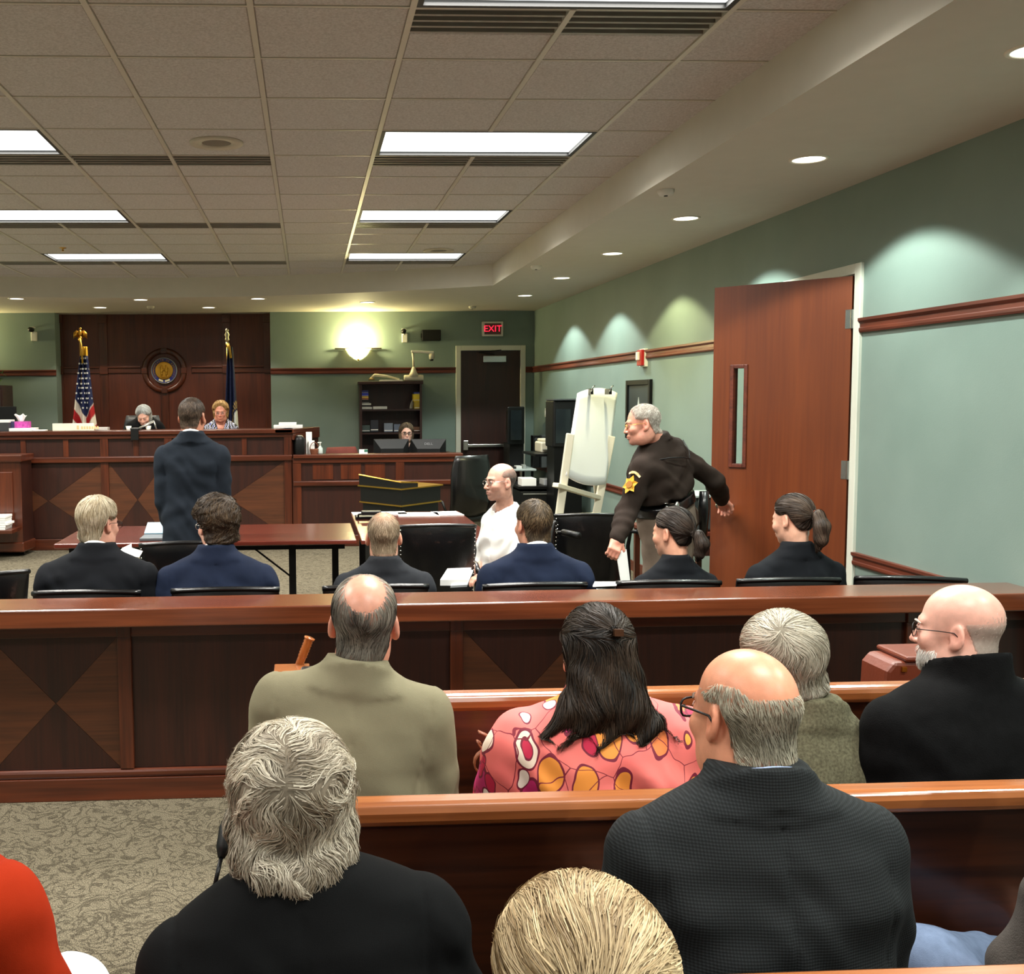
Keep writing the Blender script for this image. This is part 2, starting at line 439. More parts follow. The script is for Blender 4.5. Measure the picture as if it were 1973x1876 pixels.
# door standing open in the right wall
d1 = tag(part('door_1', FRAME_W, None, (XR - .02, XR + .15, FY0, DY0, 0, DZ + .06), (XR - .02, XR + .15, DY1, FY1, 0, DZ + .06), (XR - .02, XR + .15, DY0, DY1, DZ, DZ + .06), bevel=.004), 'white-painted frame of the side door', kind='structure')
HX, HY = XR - .025, DY0 + .01
dirv = Vector((2.64 - HX, 6.80 - HY, 0)); LW = .865; dirv.normalize()
ang = math.atan2(dirv.y, dirv.x)
DM = Matrix.Translation((HX, HY, 0)) @ Matrix.Rotation(ang, 4, 'Z')     # local x runs from the hinge to the free edge
leaf = bpy.data.objects.new('door_leaf', None); COL.objects.link(leaf); leaf.parent = d1; leaf.location = (HX, HY, 0); leaf.rotation_euler = (0, 0, ang)
T0, T1 = -.045, 0.0
WX0, WX1 = LW - .218, LW - .138
def lp(name, mat, *boxes, bevel=0, smooth=False): return part(name, mat, leaf, *boxes, bevel=bevel, smooth=smooth, world_coords=False)
wz0, wz1 = 1.285, 1.905
lp('door_panel', W_DOOR, (0, WX0, T0, T1, .01, DZ - .01), (WX1, LW, T0, T1, .01, DZ - .01), (WX0, WX1, T0, T1, .01, wz0), (WX0, WX1, T0, T1, wz1, DZ - .01))
lp('vision_frame', W_TRIM_Y, (WX0 - .018, WX0 + .006, T0 - .01, T1 + .01, wz0 - .018, wz1 + .018), (WX1 - .006, WX1 + .018, T0 - .01, T1 + .01, wz0 - .018, wz1 + .018),
   (WX0 + .006, WX1 - .006, T0 - .01, T1 + .01, wz0 - .018, wz0 + .006), (WX0 + .006, WX1 - .006, T0 - .01, T1 + .01, wz1 - .006, wz1 + .018), bevel=.003)
def glass_mat():
    m, nt, b = nodes_of('clear_glass')
    b.inputs['Transmission Weight'].default_value = 1; b.inputs['Roughness'].default_value = .02; b.inputs['IOR'].default_value = 1.45
    b.inputs['Base Color'].default_value = (.93, .98, .96, 1)
    return m
GLASS = glass_mat()
lp('window_glass', GLASS, (WX0, WX1, -.026, -.02, wz0, wz1))
for hz in (2.17, 1.28, .42):
    m = MB(); m.tube([(-.004, T1 + .004, hz - .055), (-.004, T1 + .004, hz + .055)], .009, 10); m.box(0, .035, T1, T1 + .002, hz - .055, hz + .055); m.box(-.05, -.002, T1 - .003, T1, hz - .055, hz + .055)
    m.build('hinge', CHROME, leaf, world_coords=False)
kz = 1.02
m = MB().lathe([(.032, 0), (.032, -.008), (.012, -.012), (.012, -.05)], (LW - .07, T0, kz), 20, 'y'); m.tube([(LW - .07, T0 - .05, kz), (LW - .12, T0 - .055, kz), (LW - .185, T0 - .05, kz)], .011, 10)
m.build('lever_handle', CHROME, leaf, True, world_coords=False)
m = MB().lathe([(.032, 0), (.032, .008), (.012, .012), (.012, .05)], (LW - .07, T1, kz), 20, 'y'); m.tube([(LW - .07, T1 + .05, kz), (LW - .12, T1 + .055, kz), (LW - .185, T1 + .05, kz)], .011, 10)
m.build('lever_handle', CHROME, leaf, True, world_coords=False)

# closed door in the back wall
d2 = tag(part('door_2', FRAME_W, None, (BX0 - .07, BX0, YB - .03, YB + .1, 0, BZ + .07), (BX1, BX1 + .07, YB - .03, YB + .1, 0, BZ + .07), (BX0, BX1, YB - .03, YB + .1, BZ, BZ + .07), bevel=.004), 'white-painted frame of the back door', kind='structure')
part('door_leaf', W_DARK, d2, (BX0 + .005, BX1 - .005, YB + .01, YB + .055, .01, BZ - .005))
part('door_closer', CHROME, d2, (2.49, 2.82, YB - .06, YB + .01, BZ - .17, BZ - .075), bevel=.008)
m = MB(); m.bar((2.66, YB - .03, BZ - .06), (2.42, YB - .09, BZ - .03), .02, .012); m.bar((2.42, YB - .09, BZ - .03), (2.75, YB - .02, BZ + .005), .02, .012); m.build('closer_arm', BLACK_M, d2)
m = MB(); m.box(BX0 + .07, BX1 - .04, YB - .06, YB - .01, 1.03, 1.075); m.box(BX0 + .03, BX0 + .1, YB - .09, YB + .01, .99, 1.13); m.box(BX1 - .08, BX1 - .02, YB - .08, YB + .01, 1.01, 1.10)
m.build('push_bar', CHROME, d2, bevel=.008)

# soffit: lower painted band along the side and back walls, its inner edge an arc at the back
def arc_y(x): return 12.95 - .077 * (x + 2.0) ** 2
m = MB()
pts = [(XS + (XS2 - XS) * i / 36, arc_y(XS + (XS2 - XS) * i / 36)) for i in range(37)]
outer = [(XR + .1, YF - .1), (XR + .1, YB + .5), (XL - .1, YB + .5), (XL - .1, YF - .1)]
# right strip, left strip, back strip (each an extruded plan between ZS and ZC+.08)
m.box(XS, XR + .1, YF - .1, pts[0][1], ZS, ZC + .1); m.box(XL - .1, XS2, YF - .1, pts[-1][1], ZS, ZC + .1)
for i in range(36):
    (xa, ya), (xb, yb) = pts[i], pts[i + 1]
    m.prism([(xa, ya), (xb, yb), (xb, YB + .5), (xa, YB + .5)], ZS, ZC + .1)
m.box(XS, XR + .1, pts[0][1], YB + .5, ZS, ZC + .1); m.box(XL - .1, XS2, pts[-1][1], YB + .5, ZS, ZC + .1)
tag(m.build('ceiling_soffit', CEIL_P, None, fix=False), kind='structure')

# tiled ceiling
ceil = tag(part('ceiling', CEIL_P, None, (XL, XR, YF, YB + .4, ZC + .1, ZC + .16)), kind='structure')
TS = .6096; GX0, GY0 = -.196, 4.7244
troffer_cells = {}
T_COLS = [(1, 2), (-4, -3), (-9, -8)]
T_ROWS = [-10, -6, -2, 2, 6, 10]
skip = set()
for c in T_COLS:
    for r in T_ROWS:
        for i in c: skip.add((i, r))
DIFF_DEPTH = .275
diff = {}
for r in (-1, 3, 7, 11):                       # rows right behind each light row carry the slot diffusers
    for i in (1, 2): diff[(i, r)] = 1
for r in (3, 7, 11):
    for i in (-6, -5, -4, -3, -2, -1): diff[(i, r)] = 1
i0, i1 = int(math.floor((XS2 - GX0) / TS)), int(math.floor((XS - GX0) / TS))
tile_cache = {}
def tile_mesh(x0, x1, y0, y1):
    key = (round(x1 - x0, 3), round(y1 - y0, 3))
    if key not in tile_cache:
        w, h = key; g, e = .012, .006
        m = MB(); z0, z1 = -.004, .012
        a = [(g, g), (w - g, g), (w - g, h - g), (g, h - g)]; b = [(g + e, g + e), (w - g - e, g + e), (w - g - e, h - g - e), (g + e, h - g - e)]
        m.add([(x, y, z1) for x, y in a] + [(x, y, z0 + .006) for x, y in a] + [(x, y, z0) for x, y in b],
              [(0, 1, 2, 3)] + [(i, (i + 1) % 4, 4 + (i + 1) % 4, 4 + i)[::-1] for i in range(4)] + [(4 + i, 4 + (i + 1) % 4, 8 + (i + 1) % 4, 8 + i)[::-1] for i in range(4)] + [(11, 10, 9, 8)])
        me = m.mesh('ceiling_tile'); me.materials.append(TILE); tile_cache[key] = me
    return tile_cache[key]
far_tiles = MB()
for r in range(-12, 15):
    for i in range(i0, i1 + 1):
        if (i, r) in skip: continue
        x0, x1 = GX0 + i * TS, GX0 + (i + 1) * TS; y0, y1 = GY0 + r * TS, GY0 + (r + 1) * TS
        if y0 > max(arc_y(x0), arc_y(x1)) + .05 or y1 < YF: continue
        if (i, r) in diff: y0 += DIFF_DEPTH
        if x1 > XS: x1 = XS + .03
        if x0 < XS2: x0 = XS2 - .03
        if r >= -2 and x1 > -4.7:
            o = bpy.data.objects.new('ceiling_tile', tile_mesh(x0, x1, y0, y1)); COL.objects.link(o); o.parent = ceil; o.location = (x0, y0, ZC + .003)
        else:
            far_tiles.box(x0 + .012, x1 - .012, y0 + .012, y1 - .012, ZC, ZC + .015)
tag(far_tiles.build('distant_tiles', TILE, ceil), kind='stuff')
for i in range(i0 + 1, i1 + 1):
    x = GX0 + i * TS; y1 = arc_y(x) + .1
    cuts = sorted(r for r in T_ROWS if any(i == c[1] for c in T_COLS))
    y0 = YF
    for r in cuts:                               # the tee stops at each light it would cross
        ya = GY0 + r * TS
        if ya - y0 > .05: part('main_tee', TEE, ceil, (x - .012, x + .012, y0, ya, ZC - .006, ZC + .02))
        y0 = ya + TS
    part('main_tee', TEE, ceil, (x - .012, x + .012, y0, y1, ZC - .006, ZC + .02))
for r in range(-12, 14):
    y = GY0 + r * TS
    part('cross_tee', TEE, ceil, (XS2 - .05, XS + .05, y - .0065, y + .0065, ZC - .003, ZC + .02))

# ------------------------------------------------------------------ ceiling lights, diffusers, speakers, cans
LENS = glow('troffer_lens', (252, 255, 250), 3.2)
T_FRAME = plain('troffer_black_reveal', (20, 20, 20), .5)
names_c = {0: 'right column', 1: 'middle column', 2: 'left column'}
names_r = {-10: 'at the rear of the gallery', -6: 'over the gallery', -2: 'right at the top edge of the photo', 2: 'second from the top edge', 6: 'third from the top edge', 10: 'farthest, by the curved soffit'}
def area(name, loc, sx, sy, watts, col, parent, spread=math.pi):
    l = bpy.data.lights.new(name, 'AREA'); l.shape = 'RECTANGLE'; l.size = sx; l.size_y = sy; l.energy = watts; l.color = col; l.spread = spread
    o = bpy.data.objects.new(name, l); link(o, parent); o.location = loc
    return o
for ci, c in enumerate(T_COLS):
    for r in T_ROWS:
        x0, x1 = GX0 + c[0] * TS, GX0 + (c[1] + 1) * TS; y0, y1 = GY0 + r * TS, GY0 + (r + 1) * TS
        t = thing('ceiling_light', f'rectangular fluorescent ceiling light, {names_c[ci]}, {names_r[r]}', 'ceiling light', (x0, y0, ZC), group='fluorescent troffers in the tiled ceiling')
        m = MB()
        for b in ((x0 + .006, x0 + .035, y0 + .006, y1 - .006), (x1 - .035, x1 - .006, y0 + .006, y1 - .006), (x0 + .035, x1 - .035, y0 + .006, y0 + .03), (x0 + .035, x1 - .035, y1 - .03, y1 - .006)):
            m.box(*b, ZC - .004, ZC + .08)
        m.build('housing', T_FRAME, t)
        part('lens', LENS, t, (x0 + .035, x1 - .035, y0 + .03, y1 - .03, ZC + .018, ZC + .022))
        area('lamp', ((x0 + x1) / 2, (y0 + y1) / 2, ZC + .012), x1 - x0 - .08, y1 - y0 - .07, TROFFER_W * (.45 if r < -2 else 1.0), (1, .97, .90), t, math.radians(140))
SLOT_D = plain('slot_shadow_black', (12, 12, 12), .7); SLOT_L = plain('slot_blade_grey', (150, 146, 136), .4, .3)
ROWN = {-1: 'nearest', 3: 'second', 7: 'third', 11: 'farthest'}; COLN = {2: 'rightmost', 1: 'second from the right', -1: 'third from the right', -2: 'fourth from the right', -3: 'fifth from the right', -4: 'sixth from the right', -5: 'second from the left', -6: 'leftmost'}
for (i, r) in sorted(diff):
    x0, x1 = GX0 + i * TS, GX0 + (i + 1) * TS; y0 = GY0 + r * TS
    t = thing('air_diffuser', f'dark slotted air diffuser strip behind the {ROWN[r]} light row, {COLN[i]}', 'air vent', (x0, y0, ZC), group='slot diffusers in the tiled ceiling')
    part('backing', SLOT_D, t, (x0 + .012, x1 - .012, y0 + .006, y0 + DIFF_DEPTH, ZC + .03, ZC + .035))
    for k in range(5):
        y = y0 + .012 + k * (DIFF_DEPTH - .02) / 4
        part('slat', SLOT_L, t, (x0 + .012, x1 - .012, y - .009, y + .009, ZC - .002, ZC + .022))
for px, py, lab in ((417, 274, 'large round ceiling speaker grille between the two light columns'), (845, 482, 'small-looking round ceiling speaker beside the farthest right light')):
    p = AZ(px, py, ZC); t = thing('ceiling_speaker', lab, 'speaker', p, group='round ceiling speakers')
    MB().lathe([(.155, .002), (.15, -.012), (.085, -.008), (.085, .0)], (p.x, p.y, ZC), 40).build('trim_ring', plain('speaker_ring', (196, 188, 170), .5), t, True)
    MB().lathe([(.084, -.004), (.05, -.007), (.001, -.008)], (p.x, p.y, ZC), 32, cap=False).build('grille', plain('speaker_grille', (120, 112, 100), .6, bmp=.4, bscale=500), t, True)
CAN_RING = plain('can_trim', (232, 226, 208), .4)
def can(px, py, label, watts, col, group, xyz=None, size=math.radians(122), blend=.18, emit=None, r=.082):
    p = xyz or AZ(px, py, ZS)
    t = thing('recessed_downlight', label, 'downlight', (p[0], p[1], ZS), group=group)
    MB().lathe([(r + .018, 0), (r + .016, -.006), (r, -.006), (r, 0)], (p[0], p[1], ZS), 32, cap=False).build('trim_ring', CAN_RING, t, True)
    MB().lathe([(r, -.002), (.001, -.003)], (p[0], p[1], ZS), 32, cap=False).build('lamp_disc', emit or glow('can_lamp_white', (255, 253, 240), 4.0), t)
    l = bpy.data.lights.new('lamp', 'SPOT'); l.energy = watts; l.color = col; l.spot_size = size; l.spot_blend = blend; l.shadow_soft_size = .05
    o = bpy.data.objects.new('lamp', l); link(o, t); o.location = (p[0], p[1], ZS - .02)
COOL, WARMG = (.90, 1.0, .92), (.80, .74, .40)
CANS_R = [(1970, 95, COOL, 'cut by the right edge of the photo'), (1556, 306, COOL, 'largest one in full view'), (1323, 420, COOL, 'third from the right edge'), (1180, 488, WARMG, 'fourth from the right edge, throwing a yellowish scallop'), (1082, 535, COOL, 'fifth from the right edge'), (1014, 569, COOL, 'farthest one, near the corner')]
for px, py, c, w in CANS_R:
    p = AZ(px, py, ZS); can(px, py, f'recessed downlight along the right wall, {w}', CAN_W, c, 'downlights along the right wall', (2.63, p.y, ZS))
for k in (1.9, .1): can(0, 0, f'recessed downlight along the right wall beside the gallery at {"the front" if k > 1 else "the rear"}', CAN_W, COOL, 'downlights along the right wall', (2.63, k, ZS))
for k in range(7): can(0, 0, 'recessed downlight along the left wall, ' + ['nearest the rear', 'second from the rear', 'third from the rear', 'midway', 'third from the bench', 'second from the bench', 'nearest the bench'][k], CAN_W, COOL, 'downlights along the left wall', (-6.6, 1.9 + 1.8 * k, ZS))
for px, py, w in ((32, 575, 'near the left edge'), (271, 577, 'right above the seal'), (497, 575, 'right of the seal'), (193, 592, 'close to the panelling above the striped flag'), (402, 592, 'close to the panelling above the blue flag')):
    can(px, py, f'recessed downlight in the back soffit, {w}', BACK_CAN_W, (1, .9, .72), 'downlights over the bench')
can(708, 582, 'recessed downlight in the back soffit, above the wall sconce', 5, (1, .9, .72), 'downlights over the bench')
for px, py, w in ((1283, 366, 'second downlight'), (1033, 512, 'fifth downlight'), (910, 590, 'exit sign'), (290, 590, 'round seal')):
    p = AZ(px, py, ZS); t = thing('smoke_detector', f'small round ceiling detector near the {w}', 'detector', p)
    MB().lathe([(.05, 0), (.05, -.015), (.038, -.032), (.001, -.034)], (p.x, p.y, ZS), 24, cap=False).build('housing', WHITE_P if px > 1000 else CREAM_P, t, True)
    MB().lathe([(.012, -.032), (.012, -.037), (.001, -.038)], (p.x, p.y, ZS), 12, cap=False).build('sensor', BLACK_P, t, True)
p = AZ(121, 477, ZC); t = thing('sprinkler_head', 'tiny sprinkler head in the ceiling tiles at left', 'sprinkler', p)
MB().lathe([(.035, 0), (.03, -.006), (.008, -.008), (.008, -.03), (.018, -.032), (.001, -.034)], (p.x, p.y, ZC), 16, cap=False).build('head', BRASS, t, True)

# ------------------------------------------------------------------ the bar between gallery and well
def tri_panel(parent, x0, x1, z0, z1, y, t=.006):
    """a panel veneered in four triangles meeting at the centre, side triangles with the grain across"""
    cx, cz = (x0 + x1) / 2, (z0 + z1) / 2; g = .0012
    for poly, mat in (([(x0, z0), (cx, cz), (x0, z1)], V_X), ([(x1, z0), (x1, z1), (cx, cz)], V_X), ([(x0, z0), (x1, z0), (cx, cz)], V_Z), ([(x0, z1), (cx, cz), (x1, z1)], V_Z)):
        c = (sum(p[0] for p in poly) / 3, sum(p[1] for p in poly) / 3)
        q = [(p[0] + (c[0] - p[0]) * .006, p[1] + (c[1] - p[1]) * .006) for p in poly]
        MB().prism(q, y - t, y + .004, 'y').build('veneer_triangle', mat, parent)

BY = 4.555                                       # front plane of the bar's panels
bar = thing('courtroom_bar', 'long low dark cherry partition with a glossy top between pews and tables', 'partition', (-1.3, BY, 0))
bx0, bx1 = -3.2, XR - .01
part('core', V_Z, bar, (bx0, bx1, BY, BY + .10, .02, .78))
part('top_rail', W_BAR, bar, (bx0, bx1, 4.425, 4.70, .778, .857), bevel=.006)
part('frieze', W_X, bar, (bx0, bx1, BY - .022, BY, .715, .778), bevel=.003)
part('plinth', W_X, bar, (bx0, bx1, BY - .035, BY, 0, .098), bevel=.003)
part('plinth_cap', W_X, bar, (bx0, bx1, BY - .03, BY, .098, .135), bevel=.012)
sx = [AY(px, 1350, BY).x for px in (244, 879)]
W_P = sx[1] - sx[0]
stiles = [sx[0] - W_P * .42, sx[0], sx[1], sx[1] + W_P * .42, sx[1] + W_P * 1.42, sx[0] - W_P * 1.42]
stiles.sort()
for x in stiles:
    part('stile', W_Z, bar, (x - .03, x + .03, BY - .028, BY, .135, .715), bevel=.004)
    part('block', W_Z, bar, (x - .03, x + .03, BY - .034, BY - .02, .715, .778), bevel=.003)
for a, b in zip(stiles, stiles[1:]):
    if b - a < W_P * .7: tri_panel(bar, a + .03, b - .03, .135, .715, BY)
    else: part('plain_panel', V_Z, bar, (a + .03, b - .03, BY - .006, BY, .135, .715))

# ------------------------------------------------------------------ pews
def pew(label, y, x0, x1, ztop=.875, seat=True, arms=True):
    """y = rear face of the back rest; people sit on the far (+y) side"""
    t = thing('pew', label, 'pew', ((x0 + x1) / 2, y, 0), group='oak gallery pews')
    prof = [(.0, -.045), (.012, -.052), (.032, -.05), (.05, -.036), (.056, -.018), (.05, 0), (.0, 0)]
    # rounded top rail as a lofted profile along x: (dy, dz)
    rail = [(-.028, -.05), (-.034, -.038), (-.036, -.02), (-.03, -.006), (-.018, 0), (.018, 0), (.034, -.008), (.04, -.022), (.036, -.04), (.026, -.05)]
    m = MB(); n = len(rail); vs = [(x, y + a, ztop + b) for x in (x0, x1) for a, b in rail]
    m.add(vs, [tuple(range(n)), tuple(range(2 * n - 1, n - 1, -1))] + [(i, (i + 1) % n, n + (i + 1) % n, n + i) for i in range(n)])
    m.build('top_rail', W_RAIL, t, False, .004)
    m = MB(); rk = .07
    m.add([(x, y + dy, z) for x in (x0 + .03, x1 - .03) for dy, z in ((-.012, ztop - .05), (.012, ztop - .05), (.012 + rk, .44), (-.012 + rk * .9, .40))],
          [(0, 1, 2, 3), (7, 6, 5, 4), (0, 4, 5, 1), (1, 5, 6, 2), (2, 6, 7, 3), (3, 7, 4, 0)])
    m.build('back_panel', W_PEW, t)
    part('lower_ledge', W_RAIL, t, (x0 + .03, x1 - .03, y + .03, y + .085, .395, .412), bevel=.004)
    m = MB(); m.add([(x, a, z) for x in (x0 + .03, x1 - .03) for a, z in ((y + .075, .415), (y + .075, .44), (y + .50, .462), (y + .515, .45), (y + .50, .43))],
          [(0, 1, 2, 3, 4), (9, 8, 7, 6, 5)] + [(i, (i + 1) % 5, 5 + (i + 1) % 5, 5 + i) for i in range(5)])
    m.build('seat', W_PEW, t)
    for x in (x0, x1 - .035):
        mm = MB(); mm.prism([(y - .03, 0), (y + .45, 0), (y + .48, .42), (y + .44, .62), (y + .34, .655), (y + .10, .68), (y + .03, ztop - .03), (y - .03, ztop - .03), (y - .01, .4)], x, x + .035, 'x')
        mm.build('pew_end', W_PEW, t, False, .006)
    for x in [x0 + (x1 - x0) * k / 3 for k in (1, 2)]:
        part('support', W_PEW, t, (x - .02, x + .02, y + .09, y + .44, 0, .43))
    return t
P1Y, P2Y, P3Y, PW0, PW1 = 3.0, 2.19, 1.45, -.20, 3.05
pew('polished oak pew nearest the bar, empty, in front of the pink blouse', P1Y, -.12, PW1)
pew('polished oak pew behind the olive suit and pink floral blouse', P2Y, -.02, PW1)
pew('polished oak pew behind the checked dark jacket, showing only at bottom right', P3Y, -.10, PW1)
pew('oak pew under the person with blond hair, almost out of frame', P3Y - .80, -.14, PW1)
pew('oak pew across the aisle behind the orange jacket', P3Y - .05, -3.6, -.80)

# ------------------------------------------------------------------ judge's bench and the clerk desk beside it
BF = 12.46                                       # front plane of the bench
bench = thing('judge_bench', 'tall cherry judge bench with diamond veneer panels below the seal', 'bench', (-2.4, BF, 0))
bX0, bX1 = -4.9, AY(563, 860, BF).x
part('core', V_Z, bench, (bX0, bX1, BF, BF + .05, .02, 1.33))
part('ledge', W_X, bench, (bX0, bX1 + .01, BF - .05, BF + .42, 1.335, 1.385), bevel=.008)
part('ledge_moulding', W_X, bench, (bX0, bX1, BF - .03, BF, 1.29, 1.335), bevel=.008)
part('mid_rail', W_X, bench, (bX0, bX1, BF - .045, BF, 1.015, 1.085), bevel=.012)
part('plinth', W_X, bench, (bX0, bX1, BF - .03, BF, 0, .13), bevel=.006)
bs = [AY(px, 960, BF).x for px in (-18, 204, 326.5, 556)]
for x in bs: part('stile', W_Z, bench, (x - .045, x + .045, BF - .025, BF, .13, 1.335), bevel=.004)
for x in [AY(px, 860, BF).x for px in (45, 127, 262, 385, 471)]: part('upper_stile', W_Z, bench, (x - .03, x + .03, BF - .012, BF, 1.085, 1.29), bevel=.003)
for a, b in zip(bs, bs[1:]): tri_panel(bench, a + .045, b - .045, .14, 1.01, BF)
e = AZ(613, 822, 1.385); sy = 13.35; ex = AY(613, 822, sy).x
m = MB(); m.prism([(bX1 - .04, BF), (bX1, BF), (ex, sy), (ex - .05, sy)], .02, 1.335); m.build('side_panel', V_Z, bench)
m = MB(); m.prism([(bX1 - .2, BF - .05), (bX1 + .02, BF - .05), (ex + .02, sy), (ex - .22, sy)], 1.335, 1.385); m.build('side_ledge', W_X, bench, False, .006)
m = MB(); m.prism([(bX1, BF - .03), (bX1 + .02, BF - .03), (ex + .02, sy), (ex, sy)], 1.255, 1.335); m.build('side_moulding', W_Y, bench, False, .006)
part('platform', CARPET, bench, (-5.2, ex - .1, BF + .06, YB - .02, 0, .32))
part('worktop', W_X, bench, (bX0, bX1 - .06, BF + .42, BF + .8, 1.06, 1.10))

desk = thing('clerk_desk', 'lower cherry clerk desk with paired monitors, right of the judge bench', 'desk', (.8, BF, 0))
kX0, kX1 = bX1 + .01, AY(889, 876, BF - .06).x
part('front', V_Z, desk, (kX0, kX1, BF - .03, BF + .02, .02, 1.05))
part('cap', W_X, desk, (kX0, kX1 + .02, BF - .075, BF + .16, 1.04, 1.085), bevel=.008)
part('frieze', W_X, desk, (kX0, kX1, BF - .055, BF - .03, .985, 1.04), bevel=.004)
part('mid_rail', W_X, desk, (kX0, kX1, BF - .065, BF - .03, .715, .775), bevel=.01)
part('plinth', W_X, desk, (kX0, kX1, BF - .05, BF - .03, 0, .13), bevel=.004)
for px in (572, 770, 884): 
    x = AY(px, 900, BF).x; part('stile', W_Z, desk, (x - .05, x + .05, BF - .052, BF - .03, .13, 1.04), bevel=.004)
for px in (622, 676, 722): 
    x = AY(px, 900, BF).x; part('panel', W_Z, desk, (x - .12, x + .12, BF - .036, BF - .03, .79, .975), bevel=.004)
part('side', V_Z, desk, (kX1 - .04, kX1, BF + .02, BF + 1.1, .02, 1.05))
part('worktop', W_X, desk, (kX0 + .1, kX1 - .04, BF + .16, BF + .75, .72, .75))
part('platform', CARPET, desk, (kX0 + .35, kX1 - .05, BF + .06, BF + 2.0, 0, .12))

# wooden lectern on castors at far left
lt = thing('wooden_lectern', 'cherry lectern on castors at the far left holding a paper stack', 'lectern', (-3.55, 12.1, 0))
l0 = -4.35; l1 = AY(41, 960, 11.95).x; l2 = AY(61, 960, 12.3).x
part('body', W_Z, lt, (l0, l1, 11.97, 12.36, .08, 1.06))
m = MB(); m.prism([(l1, 11.97), (l2, 12.34), (l1 - .02, 12.36)], .08, 1.06); m.build('side_panel', V_Z, lt)
m = MB(); m.prism([(l0, 11.93), (l1 + .02, 11.93), (l2 + .03, 12.36), (l0, 12.36)], 1.06, 1.14); m.build('top', W_X, lt, False, .012)
m = MB(); m.prism([(l0, 11.945), (l1 + .01, 11.945), (l2 + .02, 12.35), (l0, 12.36)], .05, .16); m.build('base_moulding', W_X, lt, False, .012)
part('raised_panel', W_Z, lt, (l0 + .05, l1 - .09, 11.955, 11.972, .3, .95), bevel=.008)
for x in (l1 - .06, l2 - .06): MB().lathe([(.028, -.015), (.028, .015)], (x, 12.1, .028), 16, 'x').build('castor', BLACK_P, lt)
part('shelf', W_X, lt, (l0, AY(28, 1020, 11.7).x, 11.6, 11.95, .30, .34), bevel=.004)
for k in range(6):
    x0 = l0 + .05; x1 = AY(16, 1010, 11.75).x + rnd.uniform(-.03, .03)
    MB().box(x0, x1, 11.63, 11.9, .342 + k * .025, .364 + k * .025).build('paper_stack', PAPER, None)
for k, o in enumerate([o for o in COL.objects if o.name.startswith('paper_stack')]):
    tag(o, f'sheaf of loose paper on the lectern shelf, {["lowest", "second lowest", "third", "fourth", "second from the top", "topmost"][k]} of the pile', 'papers', 'papers piled on the lectern shelf')

# ------------------------------------------------------------------ tables
TT = wood('table_mahogany', (70, 26, 18), (104, 44, 32), 'x', .22, .6)
def table(name, label, x0, x1, y0, y1, z, legs, group=None):
    t = thing(name, label, 'table', ((x0 + x1) / 2, (y0 + y1) / 2, 0), group=group)
    part('table_top', TT, t, (x0, x1, y0, y1, z - .032, z), bevel=.006)
    part('apron', BLACK_M, t, (x0 + .08, x1 - .08, y0 + .1, y0 + .13, z - .075, z - .032), (x0 + .08, x1 - .08, y1 - .13, y1 - .1, z - .075, z - .032))
    for x, y in legs: part('leg', BLACK_M, t, (x - .025, x + .025, y - .025, y + .025, 0, z - .032))
    return t
t1 = table('counsel_table', 'long mahogany counsel table behind the standing man in the dark suit', -1.75, .33, 7.32, 8.33, .75, [(-1.6, 7.5), (-.12, 7.5), (-1.6, 8.15), (.2, 8.15)])
MB().bar((-.12, 7.5, .46), (-.42, 7.5, .70), .012, .012).build('brace', BLACK_M, t1)
t2 = table('counsel_table', 'mahogany counsel table with papers in front of the man in white', .36, 1.30, 7.30, 9.12, .75, [(.45, 7.45), (1.2, 7.45), (.45, 8.95), (1.2, 8.95)])
for lab, c, w, d, a in (('white paper sheet on the mahogany table, left one', (.60, 8.98), .46, .22, .04), ('white paper sheet on the mahogany table, middle one', (.92, 8.86), .34, .28, -.05), ('white paper sheet on the mahogany table, right one', (1.17, 8.9), .22, .3, .1)):
    M4 = Matrix.Translation((c[0], c[1], .751)) @ Matrix.Rotation(a, 4, 'Z')
    o = MB().box(-w / 2, w / 2, -d / 2, d / 2, 0, .006, M4).build('paper_sheet', PAPER, None); tag(o, lab, 'paper', 'papers on the right counsel table')
# small black device with a bent arm on the table corner
t = thing('document_reader', 'small black device with bent arm on the mahogany table corner', 'device', (.42, 8.6, .75))
part('base', BLACK_P, t, (.38, .55, 8.55, 8.72, .75, .775), bevel=.005)
MB().tube([(.40, 8.56, .77), (.40, 8.5, .80), (.46, 8.45, .81)], .008, 8).build('arm', BLACK_M, t, True)
part('head', BLACK_P, t, (.42, .58, 8.42, 8.52, .80, .83), bevel=.006)

# black lectern with gold edging behind the right counsel table
t = thing('black_lectern', 'black lectern with gold-edged top behind the mahogany table', 'lectern', (.85, 9.6, 0))
A, B, Cc = AY(692, 925, 9.75), AY(773, 925, 9.3), AY(850, 930, 9.75)
A, B, Cc = (A.x, 9.75), (B.x, 9.28), (Cc.x, 9.72); Dd = (A[0] + Cc[0] - B[0], A[1] + Cc[1] - B[1])
def inset(k): 
    cx = (A[0] + Cc[0]) / 2; cy = (A[1] + Cc[1]) / 2
    return [(cx + (p[0] - cx) * k, cy + (p[1] - cy) * k) for p in (A, B, Cc, Dd)]
MB().prism(inset(.92), 0, .90).build('body', BLACK_P, t, False, .004)
MB().prism(inset(1.0), .775, .787).build('lower_edging', BRASS, t)
MB().prism(inset(.97), .787, .925).build('upper_body', BLACK_P, t)
MB().prism(inset(1.04), .925, .937).build('upper_edging', BRASS, t)
m = MB(); w = .02
q = inset(1.0)
